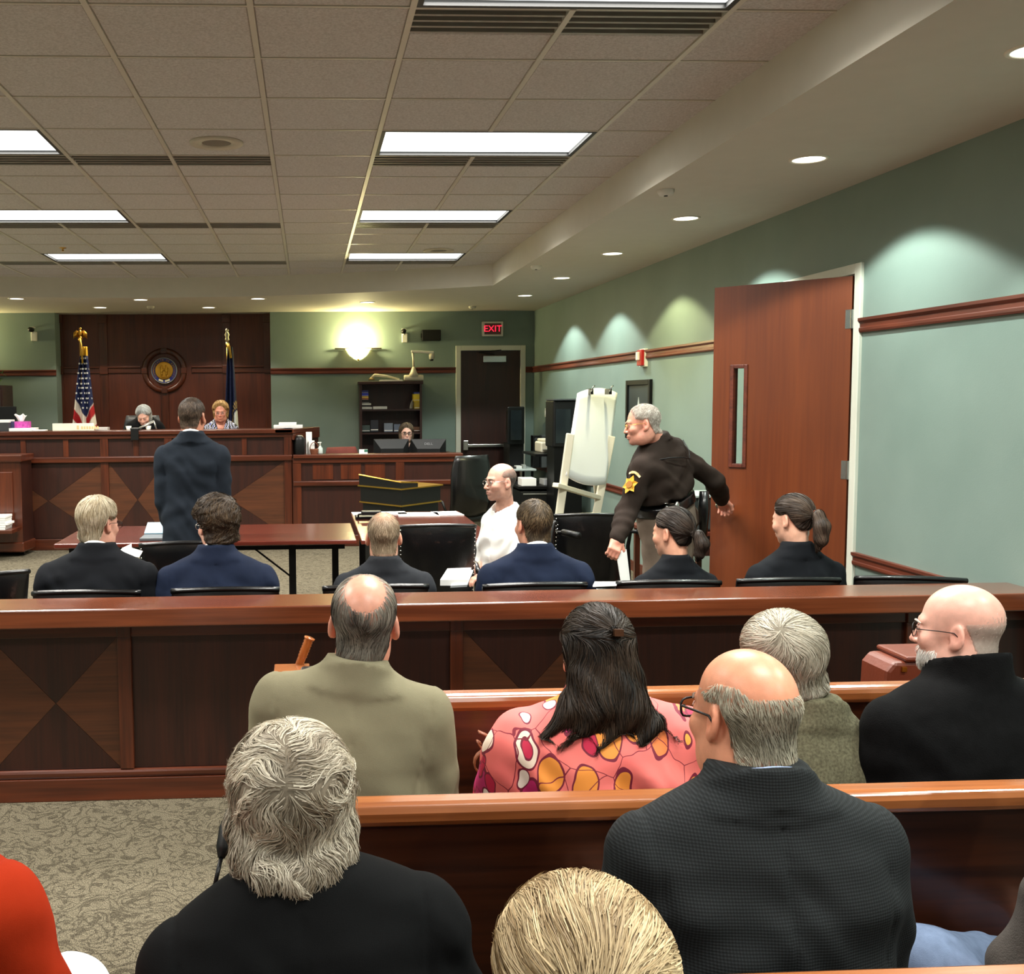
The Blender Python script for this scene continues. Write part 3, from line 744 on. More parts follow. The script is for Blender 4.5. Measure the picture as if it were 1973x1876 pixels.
for a, b, h0, h1 in ((q[0], q[1], 1.03, .99), (q[1], [q[1][i] * .6 + q[2][i] * .4 for i in (0, 1)], .99, .975)):
    m.add([(a[0], a[1], .937), (b[0], b[1], .937), (b[0], b[1], h1), (a[0], a[1], h0), (a[0], a[1] + w, .937), (b[0], b[1] + w, .937), (b[0], b[1] + w, h1), (a[0], a[1] + w, h0)],
          [(0, 1, 2, 3), (7, 6, 5, 4), (0, 4, 5, 1), (1, 5, 6, 2), (2, 6, 7, 3), (3, 7, 4, 0)])
m.build('paper_lip', BLACK_P, t)
m = MB()
m.tube([(q[0][0], q[0][1], 1.032), (q[1][0], q[1][1], .992), (q[1][0] * .6 + q[2][0] * .4, q[1][1] * .6 + q[2][1] * .4, .977)], .007, 6); m.build('lip_edging', BRASS, t)

# ------------------------------------------------------------------ chairs
def guest_chair(label, x, y, rz, group='black vinyl guest chairs', nails=True, bh=.47):
    """built facing +y; origin on the floor under the seat; rear of back at y = -.26"""
    t = thing('guest_chair', label, 'chair', (x, y, 0), rz, group)
    m = MB()
    def back(u, v):
        w = .235 + .01 * v; xx = (u * 2 - 1) * w
        return (xx, -.20 - .07 * v + .03 * (2 * u - 1) ** 2,   .46 + bh * v + .012 * math.cos((2 * u - 1) * 1.5) * v)
    prof = []
    V = []; F = []; nu, nv = 12, 8
    for side, off in ((0, .03), (1, -.035)):
        for j in range(nv + 1):
            for i in range(nu + 1):
                p = back(i / nu, j / nv); e = min(i, nu - i, j + 3, (nv - j)) / 2.0; k = .35 + .65 * min(1, e)
                V.append((p[0], p[1] + off * k, p[2]))
    g = (nu + 1) * (nv + 1)
    for j in range(nv):
        for i in range(nu):
            a = j * (nu + 1) + i; q = (a, a + 1, a + nu + 2, a + nu + 1); F.append(q); F.append(tuple(g + z for z in q[::-1]))
    bd = [i for i in range(nu + 1)] + [j * (nu + 1) + nu for j in range(1, nv + 1)] + [nv * (nu + 1) + i for i in range(nu - 1, -1, -1)] + [j * (nu + 1) for j in range(nv - 1, 0, -1)]
    for a, b in zip(bd, bd[1:] + bd[:1]): F.append((a, g + a, g + b, b))
    m.add(V, F); m.build('backrest', BLACK_V, t, True, .006, False)
    pip = [back(i / 16, 1) for i in range(17)]
    MB().tube([(p[0], p[1] - .005, p[2] - .004) for p in pip], .013, 8).build('top_roll', BLACK_V, t, True, world_coords=False)
    if nails:
        m = MB()
        for s in (0, 1):
            for k in range(18):
                p = back(s, .02 + k * .055); m.sphere((p[0] * .955, p[1] - .036, p[2]), .0052, 4)
        tag(m.build('nailhead_trim', CHROME, t, True, world_coords=False), kind='stuff')
    m = MB().box(-.24, .24, -.22, .26, .36, .435); m.build('seat', BLACK_V, t, True, .03, False)
    for sx in (-1, 1):
        for sy, l in ((-.22, .46), (.22, .40)):
            MB().bar((sx * .22, sy, l), (sx * .22, sy * 1.08, 0), .035, .035).build('leg', W_Z, t, world_coords=False)
        MB().tube([(sx * .265, -.2, .63), (sx * .275, -.05, .655), (sx * .275, .15, .65), (sx * .27, .21, .62)], .017, 8).build('arm', BLACK_V if sx < 0 else BLACK_V, t, True, world_coords=False)
        MB().bar((sx * .265, .19, .63), (sx * .235, .2, .42), .028, .03).build('arm_post', W_Z, t, world_coords=False)
    return t
guest_chair('black vinyl chair with nailhead trim behind the balding charcoal-suited man', .80, 6.80, .0)
guest_chair('black vinyl chair with nailhead trim between the easel and the officer', 1.92, 7.30, -.08)
guest_chair('black vinyl chair carrying the man in the white T-shirt', 1.235, 6.74, 2.15)
SEATS = [('black vinyl chair under the grey-haired man in black suit', -1.0), ('black vinyl chair under the curly-haired man in navy', -.385), ('black vinyl chair under the balding man in charcoal', .30), ('black vinyl chair under the short-haired man in navy', 1.03), ('black vinyl chair under the woman with the lower dark ponytail', 1.68), ('black vinyl chair under the woman with the high ponytail by the door', 2.25)]
for k, (lab, x) in enumerate(SEATS): guest_chair(lab, x, 5.055 + .01 * (k % 3), rnd.uniform(-.06, .06), 'chairs in a row behind the bar', False, .40)
guest_chair('empty black chair at far right below the lower wall rail', 2.88, 5.05, -.25, 'chairs in a row behind the bar', False, .40)
guest_chair('black vinyl chair at the long table beside the grey-haired man', -.72, 6.15, .1)
guest_chair('empty black chair at the far left behind the bar', -1.78, 5.5, .7, 'chairs in a row behind the bar', False, .40)

def office_chair(label, x, y, rz, mat=BLACK_V, h=1.10, z0=0, group='swivel office chairs'):
    t = thing('office_chair', label, 'chair', (x, y, z0), rz, group)
    m = MB(); V = []; F = []; nu, nv = 10, 10
    for off in (.035, -.035):
        for j in range(nv + 1):
            for i in range(nu + 1):
                u, v = i / nu * 2 - 1, j / nv; w = .235 + .03 * math.sin(v * 3.1) - .03 * v ** 4
                e = min(i, nu - i, j, nv - j) / 2.0; k = .3 + .7 * min(1, e)
                V.append((u * w, -.24 - .1 * v + .05 * u * u - .03 * math.sin(v * 5) + off * k, .50 + (h - .5) * v))
    g = (nu + 1) * (nv + 1)
    for j in range(nv):
        for i in range(nu):
            a = j * (nu + 1) + i; q = (a, a + 1, a + nu + 2, a + nu + 1); F.append(q); F.append(tuple(g + z for z in q[::-1]))
    bd = [i for i in range(nu + 1)] + [j * (nu + 1) + nu for j in range(1, nv + 1)] + [nv * (nu + 1) + i for i in range(nu - 1, -1, -1)] + [j * (nu + 1) for j in range(nv - 1, 0, -1)]
    for a, b in zip(bd, bd[1:] + bd[:1]): F.append((a, g + a, g + b, b))
    m.add(V, F); m.build('backrest', mat, t, True, world_coords=False)
    MB().box(-.25, .25, -.24, .27, .43, .52).build('seat', mat, t, True, .035, False)
    for s in (-1, 1):
        MB().tube([(s * .26, -.2, .50), (s * .3, -.16, .66), (s * .3, .0, .70), (s * .3, .16, .69)], [.014, .014, .022, .022], 8).build('arm', BLACK_P, t, True, world_coords=False)
    MB().lathe([(.03, .08), (.03, .25), (.022, .25), (.022, .43)], (0, 0, 0), 16).build('gas_lift', BLACK_M, t, True, world_coords=False)
    for k in range(5):
        a = k * 2 * math.pi / 5 + .3
        MB().bar((0, 0, .10), (.29 * math.cos(a), .29 * math.sin(a), .075), .05, .03).build('base_arm', BLACK_P, t, world_coords=False)
        MB().lathe([(.028, -.018), (.028, .018)], (.29 * math.cos(a), .29 * math.sin(a), .03), 12, 'x').build('castor', BLACK_P, t, world_coords=False)
    return t
office_chair('black leather swivel chair facing left in front of the clerk desk', 1.56, 11.1, .5, h=1.14)
office_chair('dark high-backed chair behind the judge', -2.12, 13.55, math.pi, plain('slate_leather', (36, 40, 42), .4, vary=.1), 1.22, .32)
office_chair('chair behind the woman at the right end of the bench', -1.05, 13.5, math.pi, BLACK_V, .98, .32)
office_chair('faded red chair back showing above the clerk desk', AY(678, 868, 13.3).x, 13.3, math.pi + .5, plain('red_fabric', (128, 62, 52), .8, vary=.15, bmp=.3), 1.0, .12)
office_chair('chair under the clerk with glasses behind the monitors', 1.22, 13.6, math.pi, BLACK_V, .95, .12)

# ------------------------------------------------------------------ implicit modelling for people: smooth unions meshed with surface nets
f32 = np.float32
def A3(*v): return np.array(v, dtype=f32)
def smin(a, b, k):
    h = np.clip(.5 + .5 * (b - a) / k, 0, 1); return b + (a - b) * h - k * h * (1 - h)
def smax(a, b, k): return -smin(-a, -b, k)
def ell(p, c, r):
    q = p - A3(*c); r = A3(*r); k0 = np.linalg.norm(q / r, axis=1); k1 = np.linalg.norm(q / (r * r), axis=1)
    return k0 * (k0 - 1) / np.maximum(k1, 1e-6)
def cone(p, a, b, ra, rb):
    """capsule whose radius runs from ra to rb"""
    a = A3(*a); b = A3(*b); d = b - a; L = float(d @ d) + 1e-9
    t = np.clip((p - a) @ d / L, 0, 1)
    return np.linalg.norm(p - a - t[:, None] * d, axis=1) - (ra + (rb - ra) * t)
def chain(p, pts, rs, k=.01):
    d = cone(p, pts[0], pts[1], rs[0], rs[1])
    for i in range(1, len(pts) - 1): d = smin(d, cone(p, pts[i], pts[i + 1], rs[i], rs[i + 1]), k)
    return d
def rbox(p, c, h, r, R=None):
    q = p - A3(*c)
    if R is not None: q = q @ R
    q = np.abs(q) - (A3(*h) - r)
    return np.linalg.norm(np.maximum(q, 0), axis=1) + np.minimum(q.max(axis=1), 0) - r

def nets(fn, lo, hi, vox):
    """surface nets of fn < 0 inside lo..hi; evaluates only blocks near the surface"""
    B = 4; lo = np.array(lo, f32); n = np.ceil((np.array(hi, f32) - lo) / (vox * B)).astype(int) + 1
    N3 = n * B
    gx, gy, gz = [lo[i] + (np.arange(n[i]) * B + (B - 1) / 2) * vox for i in range(3)]
    C = np.stack(np.meshgrid(gx, gy, gz, indexing='ij'), -1).reshape(-1, 3).astype(f32)
    dc = fn(C).reshape(n)
    near = np.abs(dc) < vox * B * 1.35
    D = np.repeat(np.repeat(np.repeat(np.where(dc < 0, -1., 1.).astype(f32), B, 0), B, 1), B, 2)
    idx = np.argwhere(near)
    if len(idx) == 0: return np.zeros((0, 3), f32), np.zeros((0, 4), int)
    off = np.stack(np.meshgrid(*[np.arange(B)] * 3, indexing='ij'), -1).reshape(-1, 3)
    full = (idx[:, None, :] * B + off[None]).reshape(-1, 3)
    P = lo + full.astype(f32) * vox
    out = np.empty(len(P), f32)
    for s in range(0, len(P), 400000): out[s:s + 400000] = fn(P[s:s + 400000])
    D[full[:, 0], full[:, 1], full[:, 2]] = out
    ins = D < 0
    cnt = np.zeros(tuple(N3 - 1), np.int8)
    cs = [(i, j, k) for i in (0, 1) for j in (0, 1) for k in (0, 1)]
    def sl(c): return tuple(slice(c[a], N3[a] - 1 + c[a]) for a in range(3))
    for c in cs: cnt += ins[sl(c)]
    act = np.argwhere((cnt > 0) & (cnt < 8))
    vid = np.full(tuple(N3 - 1), -1, np.int32); vid[act[:, 0], act[:, 1], act[:, 2]] = np.arange(len(act))
    acc = np.zeros((len(act), 3), f32); w = np.zeros(len(act), f32)
    for c in cs:
        for ax in range(3):
            if c[ax]: continue
            c2 = list(c); c2[ax] = 1
            a = D[act[:, 0] + c[0], act[:, 1] + c[1], act[:, 2] + c[2]]; b = D[act[:, 0] + c2[0], act[:, 1] + c2[1], act[:, 2] + c2[2]]
            cr = (a < 0) != (b < 0); t = np.where(cr, a / np.where(cr, a - b, 1), 0)
            pt = np.tile(np.array(c, f32), (len(act), 1)); pt[:, ax] += t
            acc[cr] += pt[cr]; w[cr] += 1
    V = lo + (act + acc / w[:, None]) * vox
    F = []
    for ax in range(3):
        u, v = (ax + 1) % 3, (ax + 2) % 3
        s0 = [slice(None)] * 3; s1 = [slice(None)] * 3; s0[ax] = slice(0, -1); s1[ax] = slice(1, None)
        a, b = ins[tuple(s0)], ins[tuple(s1)]
        e = np.argwhere(a != b)
        ok = (e[:, u] > 0) & (e[:, v] > 0) & (e[:, u] < N3[u] - 1) & (e[:, v] < N3[v] - 1); e = e[ok]
        if not len(e): continue
        flip = a[e[:, 0], e[:, 1], e[:, 2]]
        q = []
        for du, dv in ((0, 0), (-1, 0), (-1, -1), (0, -1)):
            g = e.copy(); g[:, u] += du; g[:, v] += dv; q.append(vid[g[:, 0], g[:, 1], g[:, 2]])
        q = np.stack(q, 1); q[~flip] = q[~flip][:, ::-1]
        F.append(q)
    F = np.concatenate(F); F = F[(F >= 0).all(1)]
    return V.astype(f32), F

def grad(fn, p, e=.003):
    d = fn(p); g = np.stack([fn(p + A3(*(e * (np.arange(3) == i)))) - d for i in range(3)], 1)
    return d, g / np.maximum(np.linalg.norm(g, axis=1, keepdims=True), 1e-6)

def rot(yaw=0, pitch=0, roll=0):
    """yaw: turn left (ccw from above), pitch: chin down positive, roll: lean to the right positive; columns = axes"""
    return np.array((Matrix.Rotation(yaw, 3, 'Z') @ Matrix.Rotation(-pitch, 3, 'X') @ Matrix.Rotation(roll, 3, 'Y')), dtype=f32)

# ---- heads (head frame: x right, y forward, z up, origin in the middle of the skull) ----
def head_sdf(p, fem=0.0, ears=True, jaw=1.0, nose=1.0, face=True, fat=0.0, neck=True, nr=.054, nend=(0, -.065, -.20)):
    s = np.abs(p[:, :1]); q = np.concatenate([s, p[:, 1:]], 1)
    d = ell(p, (0, -.013, .032), (.0745, .094, .084))
    d = smin(d, ell(p, (0, .022, -.03), (.062, .068, .078)), .03)
    d = smin(d, ell(p, (0, .034, -.072), (.050 * jaw, .052, .042)), .025)
    d = smin(d, ell(p, (0, .070, -.098), (.020 * jaw, .018, .017)), .022)
    d = smin(d, ell(q, (.045, -.012, -.066), (.02 + fat * .012, .036, .04)), .025)
    if fat: d = smin(d, ell(q, (.038, .02, -.085), (.03, .04, .03 + fat * .01)), .03)
    if face:
        d = smin(d, cone(q, (.0, .083, .020), (.036, .070, .021), .010, .010), .012)
        d = smin(d, ell(q, (.037, .060, -.028), (.026, .026, .024)), .018)
        d = smax(d, -(np.linalg.norm(q - A3(.0315, .098, .000), axis=1) - .0165), .010)
        d = smin(d, ell(q, (.0315, .0755, .000), (.0145, .0125, .0115)), .004)
        d = smin(d, chain(p, [(0, .082, .012), (0, .093 + .003 * nose, -.014), (0, .098 + .007 * nose, -.033)], [.007, .0078, .0100], .006), .008)
        d = smin(d, ell(q, (.0115, .091 + .003 * nose, -.036), (.0075, .0095, .0068)), .005)
        d = smin(d, ell(p, (0, .085, -.063), (.027, .012, .013)), .010)
        d = smin(d, chain(q, [(0, .0965, -.0605), (.012, .0935, -.061), (.024, .083, -.0655)], [.0048, .0042, .002], .003), .004)
        d = smin(d, chain(q, [(0, .0955, -.0715), (.011, .0925, -.071), (.023, .083, -.067)], [.0055, .005, .002], .003), .004)
        d = smax(d, -cone(q, (0, .102, -.0660), (.024, .088, -.0665), .0022, .0018), .003)
    if ears:
        er = ell((q - A3(.078, -.012, -.008)) @ rot(.35, .0, -.12) + A3(0, 0, 0), (0, 0, 0), (.0095, .0185, .033))
        er = smax(er, -ell((q - A3(.086, -.008, -.006)) @ rot(.35, 0, -.12), (0, 0, .004), (.006, .011, .021)), .004)
        er = smin(er, ell(q, (.0765, -.002, -.033), (.006, .009, .011)), .006)
        d = smin(d, er, .006)
    if neck: d = smin(d, chain(p, [(0, -.026, -.045), (nend[0] * .55, -.026 * .45 + nend[1] * .55, -.045 * .45 + nend[2] * .55), nend], [nr, nr - .001, nr + .012], .02), .022)
    return d

def scalp_line(p, front=.058, temple=.020, ear=-.004, nape=-.098, side_y=.045):
    """signed: positive where hair grows"""
    y, z, x = p[:, 1], p[:, 2], np.abs(p[:, 0])
    zl = np.interp(y, [-.11, -.06, -.046, -.036, -.026, .012, max(side_y, .03), .075, .11], [nape, nape + .006, nape * .55, -.012, .026 + ear, .028 + ear, .03 + temple * .3, .062, .10]).astype(f32)
    return np.minimum(z - zl, front + .35 * (z - .07) - y + .0)

def clump(p, freq, rng):
    """smooth pseudo-random vectors that vary slowly over position, so neighbouring hairs form locks"""
    out = np.zeros((len(p), 3), f32)
    for k in range(5):
        w = rng.normal(0, freq * (.5 + .35 * k), (3, 3)).astype(f32); out += np.sin(p @ w + rng.uniform(0, 6.28, 3).astype(f32)) * (1 - .12 * k)
    return out / 1.7

def strands(fn, roots, flow, length, seg, rad, off, rng, lift=.0, curl=0.0, curl_n=2.0, taper=.4, gravity=.0, spread=.25, stiff=.6):
    """hair strands that run over the surface of fn along a flow field; returns V, F, strand index per vertex, t per vertex"""
    n = len(roots); P = roots.astype(f32).copy(); L = (length if np.ndim(length) else np.full(n, length)).astype(f32)
    o = rng.uniform(off[0], off[1], n).astype(f32); ph = rng.uniform(0, 6.28, n).astype(f32); cv = (clump(roots, 42, rng) * .9 + rng.normal(0, .22, (n, 3))).astype(f32); ph = (clump(roots, 38, rng)[:, 0] * 2.2 + rng.uniform(0, .9, n)).astype(f32)
    sgn = np.where(clump(roots, 30, rng)[:, 1] < 0, -1, 1).astype(f32)
    pts = []; Bs = []; dprev = None
    for k in range(seg + 1):
        d, nn = grad(fn, P)
        tgt = o + lift * (k / seg) ** 1.5
        P = P + nn * ((tgt - d) * (stiff if k else 1.0))[:, None]
        fl = flow(P); fl = fl / np.maximum(np.linalg.norm(fl, axis=1, keepdims=True), 1e-5) + cv * spread
        fl = fl - nn * (fl * nn).sum(1, keepdims=True); fl /= np.maximum(np.linalg.norm(fl, axis=1, keepdims=True), 1e-5)
        b = np.cross(nn, fl)
        dirv = fl
        if curl:
            a = ph + sgn * curl_n * 6.28 * k / seg
            dirv = fl + curl * (k / seg + .2) * (np.sin(a)[:, None] * b + .6 * np.cos(a)[:, None] * nn)
        dirv = dirv + A3(0, 0, -gravity)
        if dprev is not None: dirv = .55 * dirv + .45 * dprev
        dirv /= np.maximum(np.linalg.norm(dirv, axis=1, keepdims=True), 1e-5); dprev = dirv
        pts.append(P.copy()); Bs.append((nn.copy(), b.copy()))
        P = P + dirv * (L / seg)[:, None]
    S = seg + 1; V = np.zeros((n, S, 2, 3), f32)            # each strand a narrow curved ribbon, slightly tilted
    rr = rad * 1.5 * rng.uniform(.7, 1.3, n).astype(f32); tilt = rng.normal(0, .45, n).astype(f32)
    for k in range(S):
        t = k / seg; r = rr * (1 - (1 - taper) * t * t) * (1 if k < seg else .3)
        nn, b = Bs[k]; side = b * np.cos(tilt)[:, None] + nn * np.sin(tilt)[:, None]
        V[:, k, 0] = pts[k] - r[:, None] * side; V[:, k, 1] = pts[k] + r[:, None] * side
    base = (np.arange(n) * S * 2)[:, None]; kk = np.arange(seg)[None, :] * 2
    F = np.stack([base + kk, base + kk + 1, base + kk + 3, base + kk + 2], -1).reshape(-1, 4)
    sid = np.repeat(np.arange(n), S * 2); tt = np.tile(np.repeat(np.arange(S) / seg, 2), n)
    return V.reshape(-1, 3), F, sid, tt

def sample_verts(V, F, n, rng):
    q = V[F]; a = np.linalg.norm(np.cross(q[:, 1] - q[:, 0], q[:, 3] - q[:, 0]), axis=1)
    i = rng.choice(len(F), n, p=a / a.sum()); u, v = rng.random((2, n, 1)).astype(f32)
    q = q[i]; return (q[:, 0] * (1 - u) * (1 - v) + q[:, 1] * u * (1 - v) + q[:, 2] * u * v + q[:, 3] * (1 - u) * v)

def join(parts):
    Vs, Fs, Cs, b = [], [], [], 0
    for V, F, C in parts:
        Vs.append(V); Fs.append(F + b); Cs.append(np.broadcast_to(np.asarray(C, f32), (len(V), 3))); b += len(V)
    return np.concatenate(Vs), np.concatenate(Fs), np.concatenate(Cs)

def rgb(c): return np.array(lin(c)[:3], f32)
SKIN_M = tint_mat('skin', .38, .45, .08, .10, 60, .08, 500)
HAIR_M = tint_mat('hair', .5, .28, 0, .15, 120, 0)
MOUTH = plain('lip_line', (60, 22, 20), .6)
def cloth(name, col, rough=.85, vary=.12, vscale=14, weave=900, bmp=.25, sheen=.0):
    return plain(name, col, rough, 0, vary, vscale, bmp, weave, 0, sheen, .12)

# ---- hands: built once per side, then transformed ----
_hand = {}
def hand_mesh(curl, side, vx=.0065):
    key = (round(curl, 2), side, vx)
    if key in _hand: return _hand[key]
    def fn(p):
        q = p * A3(side, 1, 1)
        d = rbox(q, (0, .045, 0), (.038, .046, .0135), .0125)
        d = smin(d, cone(q, (0, -.05, 0), (0, .02, 0), .027, .029), .02)
        for i, (x, L, r) in enumerate(((.030, .072, .0088), (.010, .080, .0092), (-.010, .075, .0088), (-.029, .060, .0078))):
            a0 = .25 + curl * .9; pts = [(x, .082, .0)]; a = 0; pos = np.array([x * 1.0, .084, .002])
            for sgl, da in ((.45, .5), (.32, .65), (.23, .5)):
                a += curl * da * 1.5; pos = pos + L * sgl * np.array([x * .6, math.cos(a), -math.sin(a)]); pts.append(tuple(pos))
            d = smin(d, chain(q, pts, [r * 1.1, r * 1.05, r, r * .85], .003), .006)
        d = smin(d, chain(q, [(.028, .018, -.004), (.052, .048, -.014), (.058, .074, -.022 - .012 * curl), (.050, .098, -.026 - .022 * curl)], [.015, .0125, .011, .009], .006), .012)
        return d
    _hand[key] = nets(fn, (-.08, -.07, -.11), (.08, .19, .06), vx)
    return _hand[key]

def frame_from(y, z):
    y = np.array(y, f32); y = y / np.linalg.norm(y); z = np.array(z, f32); x = np.cross(y, z); x /= np.linalg.norm(x); z = np.cross(x, y)
    return np.stack([x, y, z], 1)

class Person:
    """head: world centre of the skull. yaw: where the body faces (0 = towards the bench, + = turned left)."""
    def __init__(s, label, head, yaw=0.0, head_rot=(0, 0, 0), lean=.08, sway=0.0, sw=.225, torso=.56, girth=1.0, slope=.105, skin=(205, 150, 125),
                 fem=0.0, seated=True, seat_z=.46, jaw=1.0, nose=1.0, fat=0.0, vox=.0105, hvox=.005, neck_off=(0, -.040, -.120), neck=None, pelvis=None, nr=.054, name='person', group=None, rng=1, floor=0.0, ears=True, face=True, twist=0.0, seat_off=0.0):
        s.rng = np.random.default_rng(rng); s.vox, s.hvox = vox, hvox; s.floor = floor
        s.yaw, s.lean, s.sway, s.sw, s.tl, s.girth, s.slope, s.fem, s.seated = yaw, lean, sway, sw, torso, girth, slope, fem, seated
        s.hopt = dict(fem=fem, jaw=jaw, nose=nose, fat=fat, ears=ears, face=face)
        cy, sy_ = math.cos(yaw), math.sin(yaw)
        Rb = np.array([[cy, -sy_, 0], [sy_, cy, 0], [0, 0, 1]], f32)
        # torso frame in body coordinates; neck base is the origin of the torso
        s.RT = rot(twist, lean, sway)
        neckb = A3(*neck_off); pel_local = s.RT @ A3(0, 0, -torso)
        # world neck base
        nb = np.array(head, f32) + Rb @ neckb if neck is None else np.array(neck, f32)
        if pelvis is not None:
            v = Rb.T @ (nb - np.array(pelvis, f32)); s.tl = torso = float(np.linalg.norm(v)); zt = v / torso
            fw = np.array([-math.sin(twist), math.cos(twist), 0], f32); xt = np.cross(fw, zt); xt /= np.linalg.norm(xt); s.RT = np.stack([xt, np.cross(zt, xt), zt], 1).astype(f32)
            pel = np.array(pelvis, f32)
        else:
            pel = nb + Rb @ pel_local
        root = np.array([pel[0], pel[1], floor], f32)
        s.root = thing(name, label, 'person', tuple(float(v) for v in root), yaw, group)
        s.NB = Rb.T @ (nb - root); s.HC = Rb.T @ (np.array(head, f32) - root); s.PEL = Rb.T @ (pel - root)
        s.RH = rot(*head_rot)
        s.hopt.update(nr=nr, nend=tuple(float(v) for v in s.RH.T @ (s.NB + s.RT @ A3(0, .004, -.03) - s.HC)))
        s.skin = rgb(skin); s.bodyparts = []
        s.Rb = Rb; s.rootw = root
        s.cores = []
    def w2l(s, p): return s.Rb.T @ (np.array(p, f32) - s.rootw)
    def T2(s, p): return (p - s.NB) @ s.RT            # body -> torso frame
    def Tb(s, p): return s.NB + s.RT @ np.array(p, f32)
    def H2(s, p): return (p - s.HC) @ s.RH
    def Hb(s, V): return V @ s.RH.T + s.HC
    # ---------------- torso shapes
    def torso_d(s, p, grow=0.0, pad=.043, wr=0.0, chest=0.0, hem=None, belly=0.0, bust=0.0):
        q = s.T2(p); x, y, z = q[:, 0], q[:, 1], q[:, 2]; S = -z; k = s.sw / .225; g = s.girth; tl = s.tl / .56
        ws = np.interp(S, np.array([-.03, .0, .03, .07, .12, .2, .3, .4, .5, .6, .7]) * tl, np.array([.055, .062, .10, .145, .168, .178, .176, .168, .168, .178, .185])).astype(f32) * k * (.55 + .45 * g)
        ds = np.interp(S, np.array([-.03, .0, .03, .07, .12, .2, .3, .4, .5, .6, .7]) * tl, np.array([.055, .062, .075, .088, .105, .122, .124, .120, .122, .128, .13])).astype(f32) * g
        yc = np.interp(S, np.array([-.03, .0, .07, .15, .3, .45, .6]) * tl, np.array([0, 0, .008, .012, .02, .022, .01])).astype(f32)
        if belly:
            e = np.exp(-((S - .42 * tl) / .14) ** 2).astype(f32) * belly; ds = ds + e; yc = yc + e * .6
        ws = ws + grow; ds = ds + grow
        u = np.abs(x) / ws; v = np.abs(y - yc) / ds
        rr = (u ** 2.5 + v ** 2.5) ** (1 / 2.5)
        d = (rr - 1) * np.minimum(ws, ds) * .9
        d = np.maximum(d, z - .03); d = np.maximum(d, -(z + s.tl + .06))
        ax = np.concatenate([np.abs(q[:, :1]), q[:, 1:]], 1)
        tip = s.sw - pad - .012
        d = smin(d, chain(ax, [(.05, -.005, -.035), (tip * .6, 0, -.035 - s.slope * .42), (tip, .0, -s.slope + .012)], [.04 + grow, pad + grow, pad + grow], .03), .035)
        if bust: d = smin(d, ell(ax, (.075, .10 * g, -.24 * tl), (.062, .05, .06)), .05)
        return d
    def arm_pts(s, side, elbow, wrist):
        sh = s.Tb((side * (s.sw - .062), .0, -s.slope - .022))
        return sh, s.w2l(elbow) if elbow is not None else None, s.w2l(wrist) if wrist is not None else None
    def set_arms(s, R=None, L=None):
        """each arm: (elbow offset from the shoulder, wrist offset from the elbow) in body coordinates"""
        s.arms = {}
        for side, a in ((1, R), (-1, L)):
            if a is None: a = ((.035, .05, -.27), (-.09, .22, .02)) if s.seated else ((.05, -.02, -.28), (.0, .06, -.25))
            sh = s.Tb((side * (s.sw - .062), .0, -s.slope - .022))
            e = sh + A3(side * a[0][0], a[0][1], a[0][2]); w = e + A3(side * a[1][0], a[1][1], a[1][2])
            s.arms[side] = (sh, e, w)
    def arms_d(s, p, r=(.063, .053, .048, .036), grow=0.0, stop=1.0, k=.02):
        d = None
        for side, (sh, e, w) in s.arms.items():
            we = e + (w - e) * stop
            m = (sh + e) / 2
            c = chain(p, [sh, m, e, (e + we) / 2, we], [r[0] + grow, (r[0] + r[1]) / 2 + grow, r[1] + grow, (r[1] + r[2]) / 2 + grow, r[3] + .008 + grow], .015)
            d = c if d is None else np.minimum(d, c)
        return d
    # ---------------- body skin
    def body(s, tint=None, hands=True, hand_curl=(.5, .5), hand_dir=None, sleeveless=False, arms_skin=False, vneck=0.0, hand_vox=.0065):
        H = s.hopt
        V, F = nets(lambda p: head_sdf(p, **H), (-.14, -.17, -.26), (.14, .15, .13), s.hvox)
        col = np.tile(s.skin, (len(V), 1))
        x, y, z = np.abs(V[:, 0]), V[:, 1], V[:, 2]
        red = np.clip(1 - np.linalg.norm(V - A3(0, .108, -.032), axis=1) / .025, 0, 1) * .6 + np.clip(1 - np.linalg.norm(np.stack([x - .08, y + .012, z + .008], 1), axis=1) / .04, 0, 1) * .55 + np.clip(1 - np.linalg.norm(np.stack([x - .045, y - .07, z + .03], 1), axis=1) / .035, 0, 1) * .35
        col = col * (1 + red[:, None] * A3(.06, -.22, -.25))
        lips = np.clip(1 - np.abs(z + .066) / .011, 0, 1) * np.clip(1 - x / .027, 0, 1) * (y > .08)
        col = col * (1 - lips[:, None] * A3(.15, .45, .42))
        if tint is not None: col = tint(V, col)
        s.bodyparts.append((s.Hb(V), F, col))
        core = lambda p: np.minimum(np.maximum(s.torso_d(p, -.035), -s.T2(p)[:, 2] - s.tl * .62), s.arms_d(p, (.045, .038, .033, .026), 0))
        if arms_skin:
            V, F = nets(lambda p: s.arms_d(p, (.05, .042, .036, .027)), s.lo(), s.hi(), .008); s.bodyparts.append((V, F, s.skin))
        V, F = nets(core, s.lo(), s.hi(), .022); s.bodyparts.append((V, F, s.skin))
        if hands:
            for i, (side, (sh, e, w)) in enumerate(s.arms.items()):
                V, F = hand_mesh(hand_curl[i], side, hand_vox)
                if side < 0: F = F
                yd = w - e; zd = A3(0, 0, 1)
                if hand_dir and hand_dir.get(side): yd, zd = hand_dir[side]
                if abs(np.dot(yd, zd)) / (np.linalg.norm(yd) + 1e-6) > .95: zd = A3(side, 0, 0)
                R = frame_from(yd, zd); s.bodyparts.append((V @ R.T + w, F, s.skin * A3(1, .92, .9)))
        V, F, C = join(s.bodyparts)
        me = np_mesh('body', V, F, True, C); me.materials.append(SKIN_M)
        o = bpy.data.objects.new('body', me); link(o, s.root, False); s.bodyobj = o
        return o
